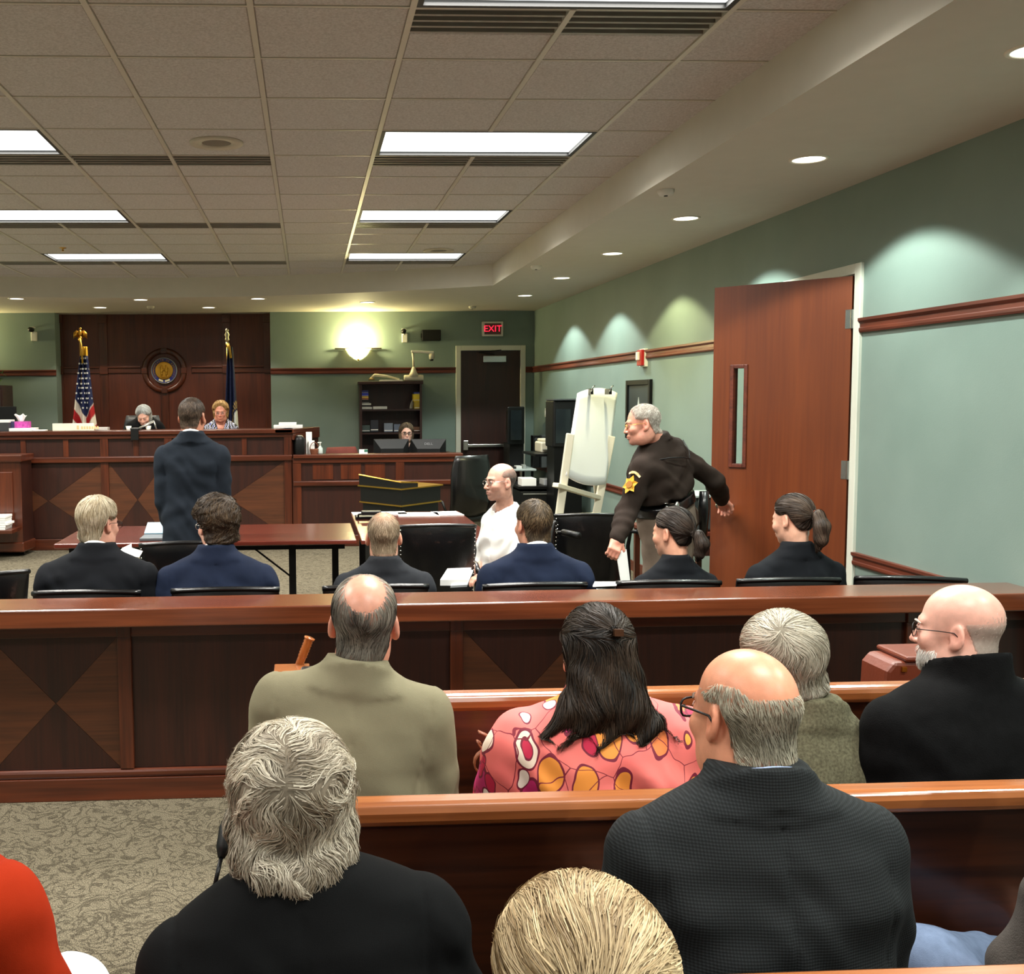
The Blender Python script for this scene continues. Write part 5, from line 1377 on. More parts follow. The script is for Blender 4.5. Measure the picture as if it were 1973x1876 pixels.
def floral():
    m, nt, b = nodes_of('coral_floral_print')
    v = coords(nt, (1, 1, 1))
    d = N(nt, 'ShaderNodeTexNoise', Scale=9.0, Detail=2.0); nt.links.new(v, d.inputs['Vector'])
    sub = nt.nodes.new('ShaderNodeVectorMath'); sub.operation = 'MULTIPLY_ADD'; sub.inputs[1].default_value = (.06, .06, .06); nt.links.new(d.outputs['Color'], sub.inputs[0]); nt.links.new(v, sub.inputs[2])
    def layer(scale, thr0, thr1, seedoff):
        mp = nt.nodes.new('ShaderNodeMapping'); mp.inputs['Location'].default_value = seedoff; mp.inputs['Scale'].default_value = (1.6, 1, .8); mp.inputs['Rotation'].default_value = (0, .5, 0); nt.links.new(sub.outputs[0], mp.inputs['Vector'])
        vo = N(nt, 'ShaderNodeTexVoronoi', Scale=scale); vo.inputs['Randomness'].default_value = .9; nt.links.new(mp.outputs['Vector'], vo.inputs['Vector'])
        return vo
    col = None
    base = ramp(nt, [(.3, lin((228, 98, 96))), (.7, lin((240, 124, 116)))]); n0 = N(nt, 'ShaderNodeTexNoise', Scale=7.0); nt.links.new(v, n0.inputs['Vector']); nt.links.new(n0.outputs['Fac'], base.inputs['Fac'])
    cur = base.outputs['Color']
    for scale, r, off, cols in ((8.5, .40, (0, 0, 0), [(0, (240, 150, 60)), (.35, (200, 40, 110)), (.6, (238, 130, 70)), (.8, (245, 225, 205))]), (13, .30, (3, 5, 2), [(0, (196, 30, 70)), (.4, (244, 170, 70)), (.7, (250, 235, 220))])):
        vo = layer(scale, 0, 0, off)
        inside = nt.nodes.new('ShaderNodeMath'); inside.operation = 'LESS_THAN'; inside.inputs[1].default_value = r; nt.links.new(vo.outputs['Distance'], inside.inputs[0])
        edge = nt.nodes.new('ShaderNodeMath'); edge.operation = 'COMPARE'; edge.inputs[1].default_value = r; edge.inputs[2].default_value = .028; nt.links.new(vo.outputs['Distance'], edge.inputs[0])
        sep = nt.nodes.new('ShaderNodeSeparateColor'); nt.links.new(vo.outputs['Color'], sep.inputs[0])
        rp = ramp(nt, [(p_, lin(c_)) for p_, c_ in cols]); rp.color_ramp.interpolation = 'CONSTANT'; nt.links.new(sep.outputs[0], rp.inputs['Fac'])
        gt = nt.nodes.new('ShaderNodeMath'); gt.operation = 'GREATER_THAN'; gt.inputs[1].default_value = .35; nt.links.new(sep.outputs[1], gt.inputs[0])
        a = nt.nodes.new('ShaderNodeMath'); a.operation = 'MULTIPLY'; nt.links.new(inside.outputs[0], a.inputs[0]); nt.links.new(gt.outputs[0], a.inputs[1])
        mx = nt.nodes.new('ShaderNodeMix'); mx.data_type = 'RGBA'; nt.links.new(a.outputs[0], mx.inputs['Factor']); nt.links.new(cur, mx.inputs['A']); nt.links.new(rp.outputs['Color'], mx.inputs['B'])
        e = nt.nodes.new('ShaderNodeMath'); e.operation = 'MULTIPLY'; nt.links.new(edge.outputs[0], e.inputs[0]); nt.links.new(gt.outputs[0], e.inputs[1])
        mx2 = nt.nodes.new('ShaderNodeMix'); mx2.data_type = 'RGBA'; nt.links.new(e.outputs[0], mx2.inputs['Factor']); nt.links.new(mx.outputs['Result'], mx2.inputs['A']); mx2.inputs['B'].default_value = lin((120, 24, 50))
        cur = mx2.outputs['Result']
    vl = N(nt, 'ShaderNodeTexVoronoi', Scale=8.0); vl.feature = 'DISTANCE_TO_EDGE'; nt.links.new(sub.outputs[0], vl.inputs['Vector'])
    ln = nt.nodes.new('ShaderNodeMath'); ln.operation = 'LESS_THAN'; ln.inputs[1].default_value = .008; nt.links.new(vl.outputs['Distance'], ln.inputs[0])
    mx = nt.nodes.new('ShaderNodeMix'); mx.data_type = 'RGBA'; nt.links.new(ln.outputs[0], mx.inputs['Factor']); nt.links.new(cur, mx.inputs['A']); mx.inputs['B'].default_value = lin((130, 30, 50))
    nt.links.new(mx.outputs['Result'], b.inputs['Base Color']); b.inputs['Roughness'].default_value = .7
    return m
p = Person('woman in coral floral blouse with long wavy dark hair', AY(1150, 1262, 2.62), yaw=.0, head_rot=(-.05, .1, 0), lean=.1, sw=.262, torso=.55, slope=.10, girth=1.2, fem=1, skin=(220, 165, 140), vox=.0085, hvox=.00485, rng=14, neck_off=(0, -.04, -.095))
p.set_arms(R=((.045, .06, -.25), (-.1, .2, .0)), L=((.045, .06, -.25), (-.1, .2, .0)))
p.body(); p.top('blouse', floral(), .012, collar='none', wr=.006, wk=.7, seam=False, pad=.05, hem=.52, arm_r=(.078, .078, .072, .06)); p.trousers(cloth('dark_trousers', (30, 30, 36))); p.shoes(SHOE)
def long_hair(p_, d):
    z = p_[:, 2]; t = np.clip((.06 - z) / .24, 0, 1)
    w = .066 + .072 * t ** 1.3; dep = .035 + .020 * t - .034 * np.clip((t - .72) / .28, 0, 1)
    yc = -.080 - .040 * t
    rr = np.sqrt((np.abs(p_[:, 0]) / w) ** 2.6 + (np.abs(p_[:, 1] - yc) / dep) ** 2)
    h = np.maximum((rr - 1) * dep, np.maximum(z - .06, -.175 + .014 * np.sin(60 * p_[:, 0]) - z))
    h = h + .006 * np.sin(75 * p_[:, 0] + 6 * np.sin(16 * z)) * t
    return smin(d, h, .025)
clip = A3(.018, -.118, .075)
def lh_flow(p_):
    a = clip - p_; a /= np.maximum(np.linalg.norm(a, axis=1, keepdims=True), 1e-4)
    lowr = np.clip((.07 - p_[:, 2]) / .03, 0, 1)[:, None]
    down = np.stack([p_[:, 0] * 1.2 + .35 * np.sin(34 * p_[:, 2] + 25 * p_[:, 0]), np.full(len(p_), -.1), np.full(len(p_), -1.)], 1).astype(f32)
    return a * (1 - lowr) + down * lowr
p.hair((18, 14, 11), (66, 52, 40), n=12500, length=.10, seg=7, rad=.00055, thick=.016, region=line(nape=-.12, front=.066), off=(-.002, .004), flow=lh_flow, extra=long_hair, ext_lo=(-.19, -.22, -.25), spread=.25, curl=.35, curl_n=.7, streak=.4, gravity=.05)
m = MB().box(clip[0] - .006, clip[0] + .016, clip[1] - .026, clip[1] - .006, clip[2] - .010, clip[2] + .006); o = p.add('hair_clip', p.Hb(np.array(m.v, f32)), np.array(m.f, int), plain('tortoise_clip', (70, 44, 28), .2), smooth=False)

TWEED = cloth('grey_green_tweed', (104, 100, 80), .95, .35, 160, 900, .5)
p = Person('woman in grey-green tweed jacket with short silver hair', AY(1508, 1278, 2.68), yaw=.05, head_rot=(.25, .1, -.16), lean=.08, sway=.05, neck=AY(1566, 1362, 2.64), sw=.205, torso=.53, slope=.12, girth=1.0, fem=1, skin=(220, 168, 145), vox=.0085, hvox=.0048, rng=15)
p.set_arms(); p.body(); p.top('jacket', TWEED, .006, wr=.003, pad=.042); p.trousers(cloth('dark_trousers', (30, 30, 36))); p.shoes(SHOE)
sw_c = A3(-.02, -.115, .045)
def swirl(p_):
    q = p_ - sw_c; t = np.cross(q, A3(0, -1, 0)); a = np.exp(-(np.linalg.norm(q, axis=1, keepdims=True) / .045) ** 2)
    return t * (a + .35) * 14 + (q * 8 + A3(.2, 0, -.9)) * (1 - a * .7)
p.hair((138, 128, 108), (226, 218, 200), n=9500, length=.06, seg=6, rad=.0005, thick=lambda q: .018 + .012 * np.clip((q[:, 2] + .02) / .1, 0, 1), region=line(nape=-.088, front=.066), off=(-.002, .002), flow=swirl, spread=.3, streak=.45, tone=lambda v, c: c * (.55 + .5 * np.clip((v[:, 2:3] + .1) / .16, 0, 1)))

p = Person('bald man in black sweater with glasses and white beard, looking left', AY(1846, 1212, 2.62), yaw=.12, head_rot=(.72, .04, 0), lean=.08, sw=.285, torso=.55, slope=.115, girth=1.25, skin=(232, 176, 158), fat=.8, vox=.0095, hvox=.0045, rng=16, neck_off=(.01, -.03, -.115), nr=.062)
p.set_arms(); p.body(); p.top('sweater', BLACK_KNIT, .012, collar='high', wr=.003, seam=False, pad=.052, cr=(.084, .09)); p.trousers(cloth('dark_trousers', (30, 30, 36))); p.shoes(SHOE)
p.hair((170, 150, 138), (220, 205, 195), n=1500, length=.005, seg=2, rad=.0004, thick=.0008, region=bald(line(nape=-.08), .08, .12, .03, .035), off=(-.0005, .0005), spread=.4, capdark=.95, tone=lambda v, c: c * .9)
def beard(p_):
    return np.minimum(np.minimum(-.045 - p_[:, 2], p_[:, 2] + .125), p_[:, 1] - .035)
p.hair((190, 186, 180), (240, 238, 232), n=1800, length=.014, seg=3, rad=.0006, thick=.004, region=beard, off=(-.001, .002), flow=lambda q: np.tile(A3(0, .2, -1), (len(q), 1)), spread=.3, lift=.004, name='beard', capdark=.9)
p.eyes(brow=(190, 180, 170)); p.glasses(BLACK_M)

# gallery, second row
p = Person('woman in black jacket with wavy silver-blond hair in the second row', AY(560, 1556, 1.76), yaw=.05, head_rot=(.0, .10, .02), lean=.14, sway=-.13, sw=.262, torso=.56, slope=.13, girth=1.15, fem=1, skin=(222, 170, 148), vox=.0085, hvox=.0048, rng=17, neck_off=(.0, -.04, -.078))
p.set_arms(L=((.06, .05, -.26), (-.1, .2, -.02)), R=((.05, .05, -.26), (-.1, .2, .0)))
p.body(); p.top('jacket', cloth('black_crepe', (13, 14, 15), .9, .1), .012, collar='none', wr=.004, wk=.7, seam=True, pad=.05, arm_r=(.07, .066, .06, .05)); p.trousers(cloth('dark_trousers', (30, 30, 36))); p.shoes(SHOE)
def curly_low(p_, d):
    z = p_[:, 2]
    for i, (x, y, zz, r) in enumerate(((-.066, -.055, -.062, .034), (-.035, -.09, -.08, .034), (.008, -.098, -.085, .034), (.046, -.085, -.08, .034), (.074, -.05, -.065, .034), (-.08, -.02, -.02, .03), (.08, -.03, -.02, .03))):
        d = smin(d, ell(p_, (x, y, zz), (r, r, r * 1.1)), .014)
    return d
part_c = A3(-.012, -.1, .055)
def parted(p_):
    q = p_ - part_c; s_ = np.sign(q[:, :1]); lowr = np.clip((.03 - p_[:, 2:3]) / .08, 0, 1)
    fl = np.concatenate([q[:, :1] * 9 + s_ * .25, q[:, 1:2] * 2, np.where(q[:, 2:3] > .01, q[:, 2:3] * 6, -.9)], 1)
    fl2 = np.stack([.5 * np.sin(45 * p_[:, 0] + 30 * p_[:, 2]), np.zeros(len(p_)), -np.ones(len(p_))], 1)
    out = (fl / np.maximum(np.linalg.norm(fl, axis=1, keepdims=True), 1e-4) * (1 - lowr) + fl2 * lowr)
    out[:, 0] += .75 * np.sin(85 * p_[:, 2] + 3 * np.sin(38 * p_[:, 0]) + 30 * p_[:, 1]); out[:, 2] += .3 * np.sin(70 * p_[:, 0] + 2 * np.sin(50 * p_[:, 2]))
    return out.astype(f32)
p.hair((132, 118, 98), (240, 231, 210), n=13000, length=.07, seg=7, rad=.0005, thick=lambda q: .022 + .012 * np.clip((q[:, 2] + .02) / .1, 0, 1), region=line(nape=-.115, front=.066), off=(-.004, .004), flow=parted, extra=curly_low, ext_lo=(-.16, -.20, -.20), spread=.3, curl=.8, curl_n=1.0, streak=.5, lift=.004,
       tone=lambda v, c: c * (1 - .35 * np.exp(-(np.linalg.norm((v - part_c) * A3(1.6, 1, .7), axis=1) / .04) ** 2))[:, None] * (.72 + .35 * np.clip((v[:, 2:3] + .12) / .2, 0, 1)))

def check_mat():
    m, nt, b = nodes_of('dark_check_wool')
    v = coords(nt)
    ws = []
    for dvec in ('X', 'Z'):
        w = N(nt, 'ShaderNodeTexWave', Scale=62.0, Distortion=.6); w.bands_direction = dvec; nt.links.new(v, w.inputs['Vector']); ws.append(w)
    ad = nt.nodes.new('ShaderNodeMath'); ad.operation = 'ADD'; nt.links.new(ws[0].outputs['Fac'], ad.inputs[0]); nt.links.new(ws[1].outputs['Fac'], ad.inputs[1])
    r = ramp(nt, [(.3, lin((18, 21, 22))), (.9, lin((36, 40, 42)))]); hf = nt.nodes.new('ShaderNodeMath'); hf.operation = 'MULTIPLY'; hf.inputs[1].default_value = .5
    nt.links.new(ad.outputs[0], hf.inputs[0]); nt.links.new(hf.outputs[0], r.inputs['Fac']); nt.links.new(r.outputs['Color'], b.inputs['Base Color'])
    b.inputs['Roughness'].default_value = .85; b.inputs['Specular IOR Level'].default_value = .25; bump(nt, b, hf.outputs[0], .2, .003); return m
p = Person('bald man with grey fringe in dark checked jacket and black-framed glasses', AY(1432, 1374, 1.82), yaw=.02, head_rot=(.32, .08, .03), lean=.1, sw=.26, torso=.57, slope=.115, girth=1.2, skin=(226, 154, 122), fat=.8, vox=.0085, hvox=.0048, rng=18, nr=.062, neck_off=(.002, -.05, -.102))
p.set_arms(L=((.05, .05, -.27), (-.1, .2, -.02)), R=((.04, .05, -.27), (-.1, .2, .0)))
p.body(); p.top('jacket', check_mat(), .008, wr=.0035, wk=.8, pad=.048, cr=(.084, .088)); p.ring_collar('shirt_collar', cloth('pale_blue_shirting', (150, 165, 200), .8, .04), up=.022, cr=(.076, .080), h=.022); p.trousers(cloth('dark_trousers', (30, 30, 36))); p.shoes(SHOE)
p.hair((118, 110, 92), (196, 188, 168), n=12000, length=.013, seg=3, rad=.00042, thick=.0055, region=bald(line(nape=-.092, side_y=.03), .066, .125, .01, .045), off=(-.001, .0015), flow=whorl((0, -.02, .14), .08), spread=.5, fade=.028, lift=.002, streak=.4)
p.eyes(); p.glasses(BLACK_P, .027, .017, rect=True, r=.0022)

GREYJ = cloth('grey_fleece', (78, 73, 69), .95, .15, 30, 300, .4); JEANS = cloth('light_denim', (112, 128, 156), .9, .15, 40, 800, .4)
p = Person('person in grey jacket and pale jeans at the right edge, mostly out of frame', AY(2205, 1460, 1.86), yaw=.05, lean=.08, sw=.25, torso=.56, slope=.12, girth=1.05, vox=.008, rng=19, skin=(215, 160, 135), face=False)
p.set_arms(L=((.06, .06, -.26), (-.04, .18, -.12)))
p.body(); p.top('jacket', GREYJ, .01, wr=.004, seam=False)
kx = p.w2l(AY(1775, 1815, 2.0)) - p.PEL
p.trousers(JEANS, knees=[(.14, .44, -.02), tuple(float(v) for v in kx + A3(.0, .0, -.045))], feet=[(.14, .42, -p.PEL[2] + .08), (.16, .45, .06)], thigh=(.09, .072, .055), vox=.009, wr=.003, name='jeans'); p.shoes(SHOE)
p.hair((60, 50, 40), (100, 86, 70), n=1500, length=.02, seg=3, rad=.0008)

# gallery, third row and across the aisle
p = Person('person with short blond hair at the bottom of the frame', AY(1122, 1930, 1.14), yaw=0, head_rot=(.02, .05, 0), lean=.08, sw=.215, torso=.54, slope=.12, fem=1, skin=(222, 170, 148), vox=.009, hvox=.004, rng=20)
p.set_arms(); p.body(); p.top('sweater', cloth('grey_sweater', (70, 70, 74), .95), .008, collar='crew', seam=False); p.trousers(cloth('dark_trousers', (30, 30, 36))); p.shoes(SHOE)
p.hair((142, 116, 80), (226, 202, 160), n=15000, length=.055, seg=5, rad=.00045, thick=lambda q: .018 + .012 * np.clip((q[:, 2] + .02) / .1, 0, 1), region=line(nape=-.11, front=.066), off=(-.003, .003), flow=whorl((-.015, -.1, .055), .0, .01), spread=.28, streak=.45, tone=lambda v, c: c * (1 - .3 * np.exp(-(np.linalg.norm(v - A3(-.015, -.125, .055), axis=1) / .022) ** 2))[:, None])

ORANGE = cloth('orange_fleece', (176, 50, 20), .9, .06)
p = Person('person in orange jacket and white trousers at the left edge', AY(-200, 1428, 1.66), yaw=-.1, lean=.12, sw=.235, torso=.56, slope=.115, girth=1.05, vox=.008, rng=21, skin=(215, 160, 135), face=False)
p.set_arms(R=((.05, .06, -.26), (-.06, .2, -.04)))
p.body(); p.top('jacket', ORANGE, .008, wr=.004, seam=True, collar='none', arm_r=(.066, .064, .058, .046))
p.trousers(cloth('white_trousers', (214, 218, 220), .85, .04), knees=[tuple(float(v) for v in p.w2l(AY(138, 1915, 2.0)) - p.PEL), (-.1, .45, 0)], feet=[(.2, .4, -.36), (-.1, .42, -.36)], thigh=(.092, .072, .06), vox=.010); p.shoes(SHOE)
p.hair((60, 50, 40), (100, 86, 70), n=1500, length=.03, seg=3, rad=.0008)

# people behind the bench
p = Person('judge in black robe with grey bobbed hair, head bowed over the bench', AY(277, 801, 13.0), yaw=math.pi + .05, head_rot=(-.1, .5, .06), lean=.2, sw=.215, torso=.56, slope=.12, fem=1, skin=(232, 180, 158), vox=.016, hvox=.0065, rng=22, jaw=.92, floor=.32, neck_off=(0, -.10, -.022))
p.set_arms(); p.body(); p.top('robe', cloth('black_robe', (12, 13, 15), .85), .02, collar='none', wr=.006, seam=False, vneck=(.05, .1)); p.trousers(SUIT_BLACK); p.shoes(SHOE)
def bob(zb, w=.085):
    def ex(q, d): return smin(d, np.maximum(ell(q, (0, -.03, -.03), (w, .085, .115)), np.maximum(-zb - q[:, 2] if False else zb - q[:, 2], q[:, 1] - .03 - .25 * np.clip(q[:, 2], 0, 1))), .01)
    return ex
p.hair((150, 152, 148), (226, 230, 224), n=3000, length=.09, seg=5, rad=.0016, thick=.018, region=line(nape=-.12, front=.068, temple=.02, side_y=.05), extra=bob(-.115, .088), flow=lambda q: np.stack([q[:, 0] * 3, np.zeros(len(q)), -np.ones(len(q))], 1).astype(f32), spread=.12)
p.eyes(closed=True, brow=(150, 130, 120))

def zebra():
    m, nt, b = nodes_of('black_white_blue_print')
    v = coords(nt); w = N(nt, 'ShaderNodeTexWave', Scale=9.0, Distortion=7.0, Detail=2.0); w.inputs['Detail Scale'].default_value = 2.0; nt.links.new(v, w.inputs['Vector'])
    r = ramp(nt, [(0, lin((14, 14, 20))), (.45, lin((20, 20, 26))), (.5, lin((230, 232, 234))), (.8, lin((225, 228, 232))), (.86, lin((40, 50, 130)))]); r.color_ramp.interpolation = 'CONSTANT'
    nt.links.new(w.outputs['Fac'], r.inputs['Fac']); nt.links.new(r.outputs['Color'], b.inputs['Base Color']); b.inputs['Roughness'].default_value = .7; return m
p = Person('woman with strawberry blond hair in black and white blouse at the bench', AY(425, 793, 13.0), yaw=math.pi, head_rot=(0, .18, 0), lean=.1, sw=.21, torso=.56, slope=.12, fem=1, skin=(224, 150, 122), vox=.016, hvox=.0065, rng=23, fat=.4, floor=.32, neck_off=(0, -.04, -.09))
p.set_arms(); p.body(); p.top('blouse', zebra(), .008, collar='none', wr=.003, seam=False, vneck=(.075, .2), bust=1); p.trousers(SUIT_BLACK); p.shoes(SHOE)
p.hair((150, 110, 62), (214, 176, 116), n=2600, length=.05, seg=5, rad=.0016, thick=.026, region=line(nape=-.1, front=.058, temple=.03, side_y=.05), extra=bob(-.07, .09), flow=whorl((0, -.02, .12), .06), spread=.2)
p.eyes(brow=(150, 110, 80)); p.glasses(plain('pale_frames', (220, 190, 180), .3), .026, .014)

p = Person('clerk with brown hair and dark glasses behind the two monitors', AY(783, 834, 13.45), yaw=math.pi, head_rot=(0, .05, 0), lean=.06, sw=.20, torso=.54, slope=.12, fem=1, skin=(222, 176, 156), vox=.016, hvox=.0065, rng=24, jaw=.92, floor=.12)
p.set_arms(); p.body(); p.top('cardigan', BLACK_KNIT, .008, collar='none', wr=.003, seam=False, vneck=(.05, .16)); p.trousers(SUIT_BLACK); p.shoes(SHOE)
p.hair((56, 44, 34), (128, 110, 88), n=3000, length=.09, seg=5, rad=.0016, thick=.018, region=line(nape=-.12, front=.064, temple=.02, side_y=.05), extra=bob(-.15, .092), ext_lo=(-.16, -.2, -.22), flow=lambda q: np.stack([q[:, 0] * 4, np.zeros(len(q)), -np.ones(len(q))], 1).astype(f32), spread=.14)
p.eyes(brow=(60, 48, 40)); p.glasses(BLACK_P, .026, .015, rect=True, r=.002)

# ------------------------------------------------------------------ on the back wall
GOLD = plain('gilt', (214, 160, 60), .32, .9, vary=.15, bmp=.2, bscale=90)
NAVY = plain('enamel_blue', (30, 40, 110), .4)
SILVER = plain('silver_edge', (170, 170, 165), .35, .8)
st = thing('state_seal', 'round gilt and blue state seal with two embracing figures on the panelling', 'seal', (SEALX, PANEL_Y - .03, SEALZ))
MB().lathe([(.188, 0), (.188, -.03), (.18, -.036), (.172, -.036), (.172, 0)], (SEALX, PANEL_Y - .01, SEALZ), 56, 'y', cap=False).build('rim', SILVER, st, True)
MB().lathe([(.174, -.036), (.126, -.038)], (SEALX, PANEL_Y - .01, SEALZ), 56, 'y', cap=False).build('blue_band', NAVY, st)
MB().lathe([(.128, -.036), (.128, -.044), (.118, -.048), (.06, -.046), (.001, -.046)], (SEALX, PANEL_Y - .01, SEALZ), 56, 'y', cap=False).build('gilt_field', GOLD, st, True)
def fig(p):
    q = np.concatenate([np.abs(p[:, :1]), p[:, 1:]], 1)
    d = ell(q, (.030, 0, .062), (.013, .012, .016))
    d = smin(d, chain(q, [(.034, 0, .036), (.036, 0, -.01), (.034, 0, -.05), (.036, 0, -.085)], [.019, .018, .014, .008], .01), .008)
    d = smin(d, chain(p, [(-.05, 0, .035), (-.02, -.006, .012), (.03, -.008, .025)], [.009, .008, .007], .006), .006)
    d = smin(d, chain(p, [(.05, 0, .035), (.03, -.004, .005), (-.02, -.006, .0)], [.009, .008, .007], .006), .006)
    d = smin(d, chain(q, [(0, 0, -.092), (.04, 0, -.085), (.065, 0, -.07)], [.006, .006, .004], .004), .005)
    return d
V, F = nets(fig, (-.1, -.03, -.12), (.1, .03, .1), .005)
o = bpy.data.objects.new('figures', np_mesh('figures', V + A3(SEALX, PANEL_Y - .058, SEALZ), F)); o.data.materials.append(GOLD); link(o, st)
def ring_text(name, txt, R, size, a0, a1, mat, parent, c, y):
    mb = MB(); n = len(txt)
    for i, ch in enumerate(txt):
        if ch == ' ': continue
        a = a0 + (a1 - a0) * i / (n - 1)
        cu = bpy.data.curves.new('t', 'FONT'); cu.body = ch; cu.size = size; cu.extrude = .001; cu.align_x = 'CENTER'; cu.align_y = 'CENTER'; cu.resolution_u = 2
        tmp = bpy.data.objects.new('t', cu); COL.objects.link(tmp); bpy.context.view_layer.update()
        me = bpy.data.meshes.new_from_object(tmp.evaluated_get(bpy.context.evaluated_depsgraph_get())); bpy.data.objects.remove(tmp)
        Mx = Matrix.Translation((c[0] + R * math.sin(a), y, c[1] + R * math.cos(a))) @ Matrix.Rotation(a, 4, 'Y') @ Matrix.Rotation(math.pi / 2, 4, 'X')
        mb.add([Mx @ v.co for v in me.vertices], [tuple(p.vertices) for p in me.polygons]); bpy.data.meshes.remove(me)
    return mb.build(name, mat, parent, fix=False)
ring_text('lettering', 'COMMONWEALTH OF KENTUCKY', .149, .034, -2.2, 2.2, GOLD, st, (SEALX, SEALZ), PANEL_Y - .049)
m = MB().sheet(lambda u, v: (SEALX + (.135 + .026 * v) * math.sin(math.pi + (u - .5) * 1.1), PANEL_Y - .05 - .004 * math.sin(u * 9), SEALZ + (.135 + .026 * v) * math.cos(math.pi + (u - .5) * 1.1)), 20, 2); m.build('ribbon', plain('cream_ribbon', (206, 196, 160), .5), st, True)

# wall sconces
SCON = glow('sconce_glass', (255, 222, 140), 5.0)
def sconce(label, x, z):
    t = thing('wall_sconce', label, 'sconce', (x, YB, z), group='bowl sconces on the back wall')
    prof = [(.0, -.145), (.05, -.13), (.11, -.085), (.16, -.03), (.19, .0)]
    MB().lathe([(max(r, .001), h) for r, h in prof], (x, YB - .01, z), 24, 'z', (.5, 1.0), False).build('glass_bowl', SCON, t, True)
    part('cross_bar', plain('dark_bronze', (60, 54, 44), .4, .7), t, (x - .33, x + .33, YB - .05, YB - .02, z - .008, z + .012), bevel=.004)
    MB().sphere((x, YB - .03, z - .155), .014, 8).build('finial', BRASS, t, True)
    l = bpy.data.lights.new('lamp', 'POINT'); l.energy = SCONCE_W; l.color = (1, .86, .42); l.shadow_soft_size = .06
    o = bpy.data.objects.new('lamp', l); link(o, t); o.location = (x, YB - .14, z + .09)
sp = AY(690, 672, YB)
sconce('glowing glass bowl sconce on the green back wall, lighting it yellow', sp.x, sp.z)
sconce('bowl sconce left of the panelling, just outside the photo', -4.95, sp.z)

def at_back(px, py): return AY(px, py, YB)
a, b = at_back(928, 620), at_back(968, 648)
t = thing('exit_sign', 'white exit sign with red lit letters above the back door', 'exit sign', ((a.x + b.x) / 2, YB, b.z))
part('case', WHITE_P, t, (a.x, b.x, YB - .06, YB, b.z, a.z), bevel=.006)
part('face', plain('sign_face_dark', (96, 60, 56), .5), t, (a.x + .03, b.x - .03, YB - .063, YB - .058, b.z + .025, a.z - .025))
text_mesh('letters', 'EXIT', .125, glow('exit_red', (255, 40, 70), 1.3), t, ((a.x + b.x) / 2, YB - .065, (a.z + b.z) / 2), extrude=.002)
a, b = at_back(812, 636), at_back(848, 657)
t = thing('wall_speaker', 'flat black wall speaker between motion sensor and exit sign', 'speaker', ((a.x + b.x) / 2, YB, b.z))
part('cabinet', BLACK_P, t, (a.x, b.x, YB - .1, YB - .01, b.z, a.z), bevel=.01); part('grille', plain('speaker_cloth', (10, 10, 10), .9, bmp=.4, bscale=700), t, (a.x + .015, b.x - .015, YB - .106, YB - .1, b.z + .015, a.z - .015)); part('bracket', BLACK_M, t, (a.x - .01, a.x + .03, YB - .05, YB, (a.z + b.z) / 2 - .03, (a.z + b.z) / 2 + .03))
for px, py, lab in ((778, 645, 'white wall camera right of the glowing sconce'), (65, 642, 'white wall camera left of the dark panelling')):
    c = at_back(px, py); t = thing('security_camera', lab, 'camera', (c.x, YB, c.z), group='white wall cameras')
    part('mount', WHITE_P, t, (c.x - .03, c.x + .05, YB - .05, YB, c.z - .11, c.z + .02), bevel=.01); part('top_plate', WHITE_P, t, (c.x - .03, c.x + .03, YB - .08, YB, c.z + .07, c.z + .085))
    MB().lathe([(.001, -.16), (.032, -.155), (.036, -.06), (.03, -.04), (.001, -.04)], (c.x - .01, YB, c.z + .045), 16, 'y', cap=False).build('lens_barrel', BLACK_P, t, True); MB().tube([(c.x, YB - .03, c.z + .0), (c.x - .01, YB - .08, c.z + .03)], .015, 8).build('neck', WHITE_P, t, True)

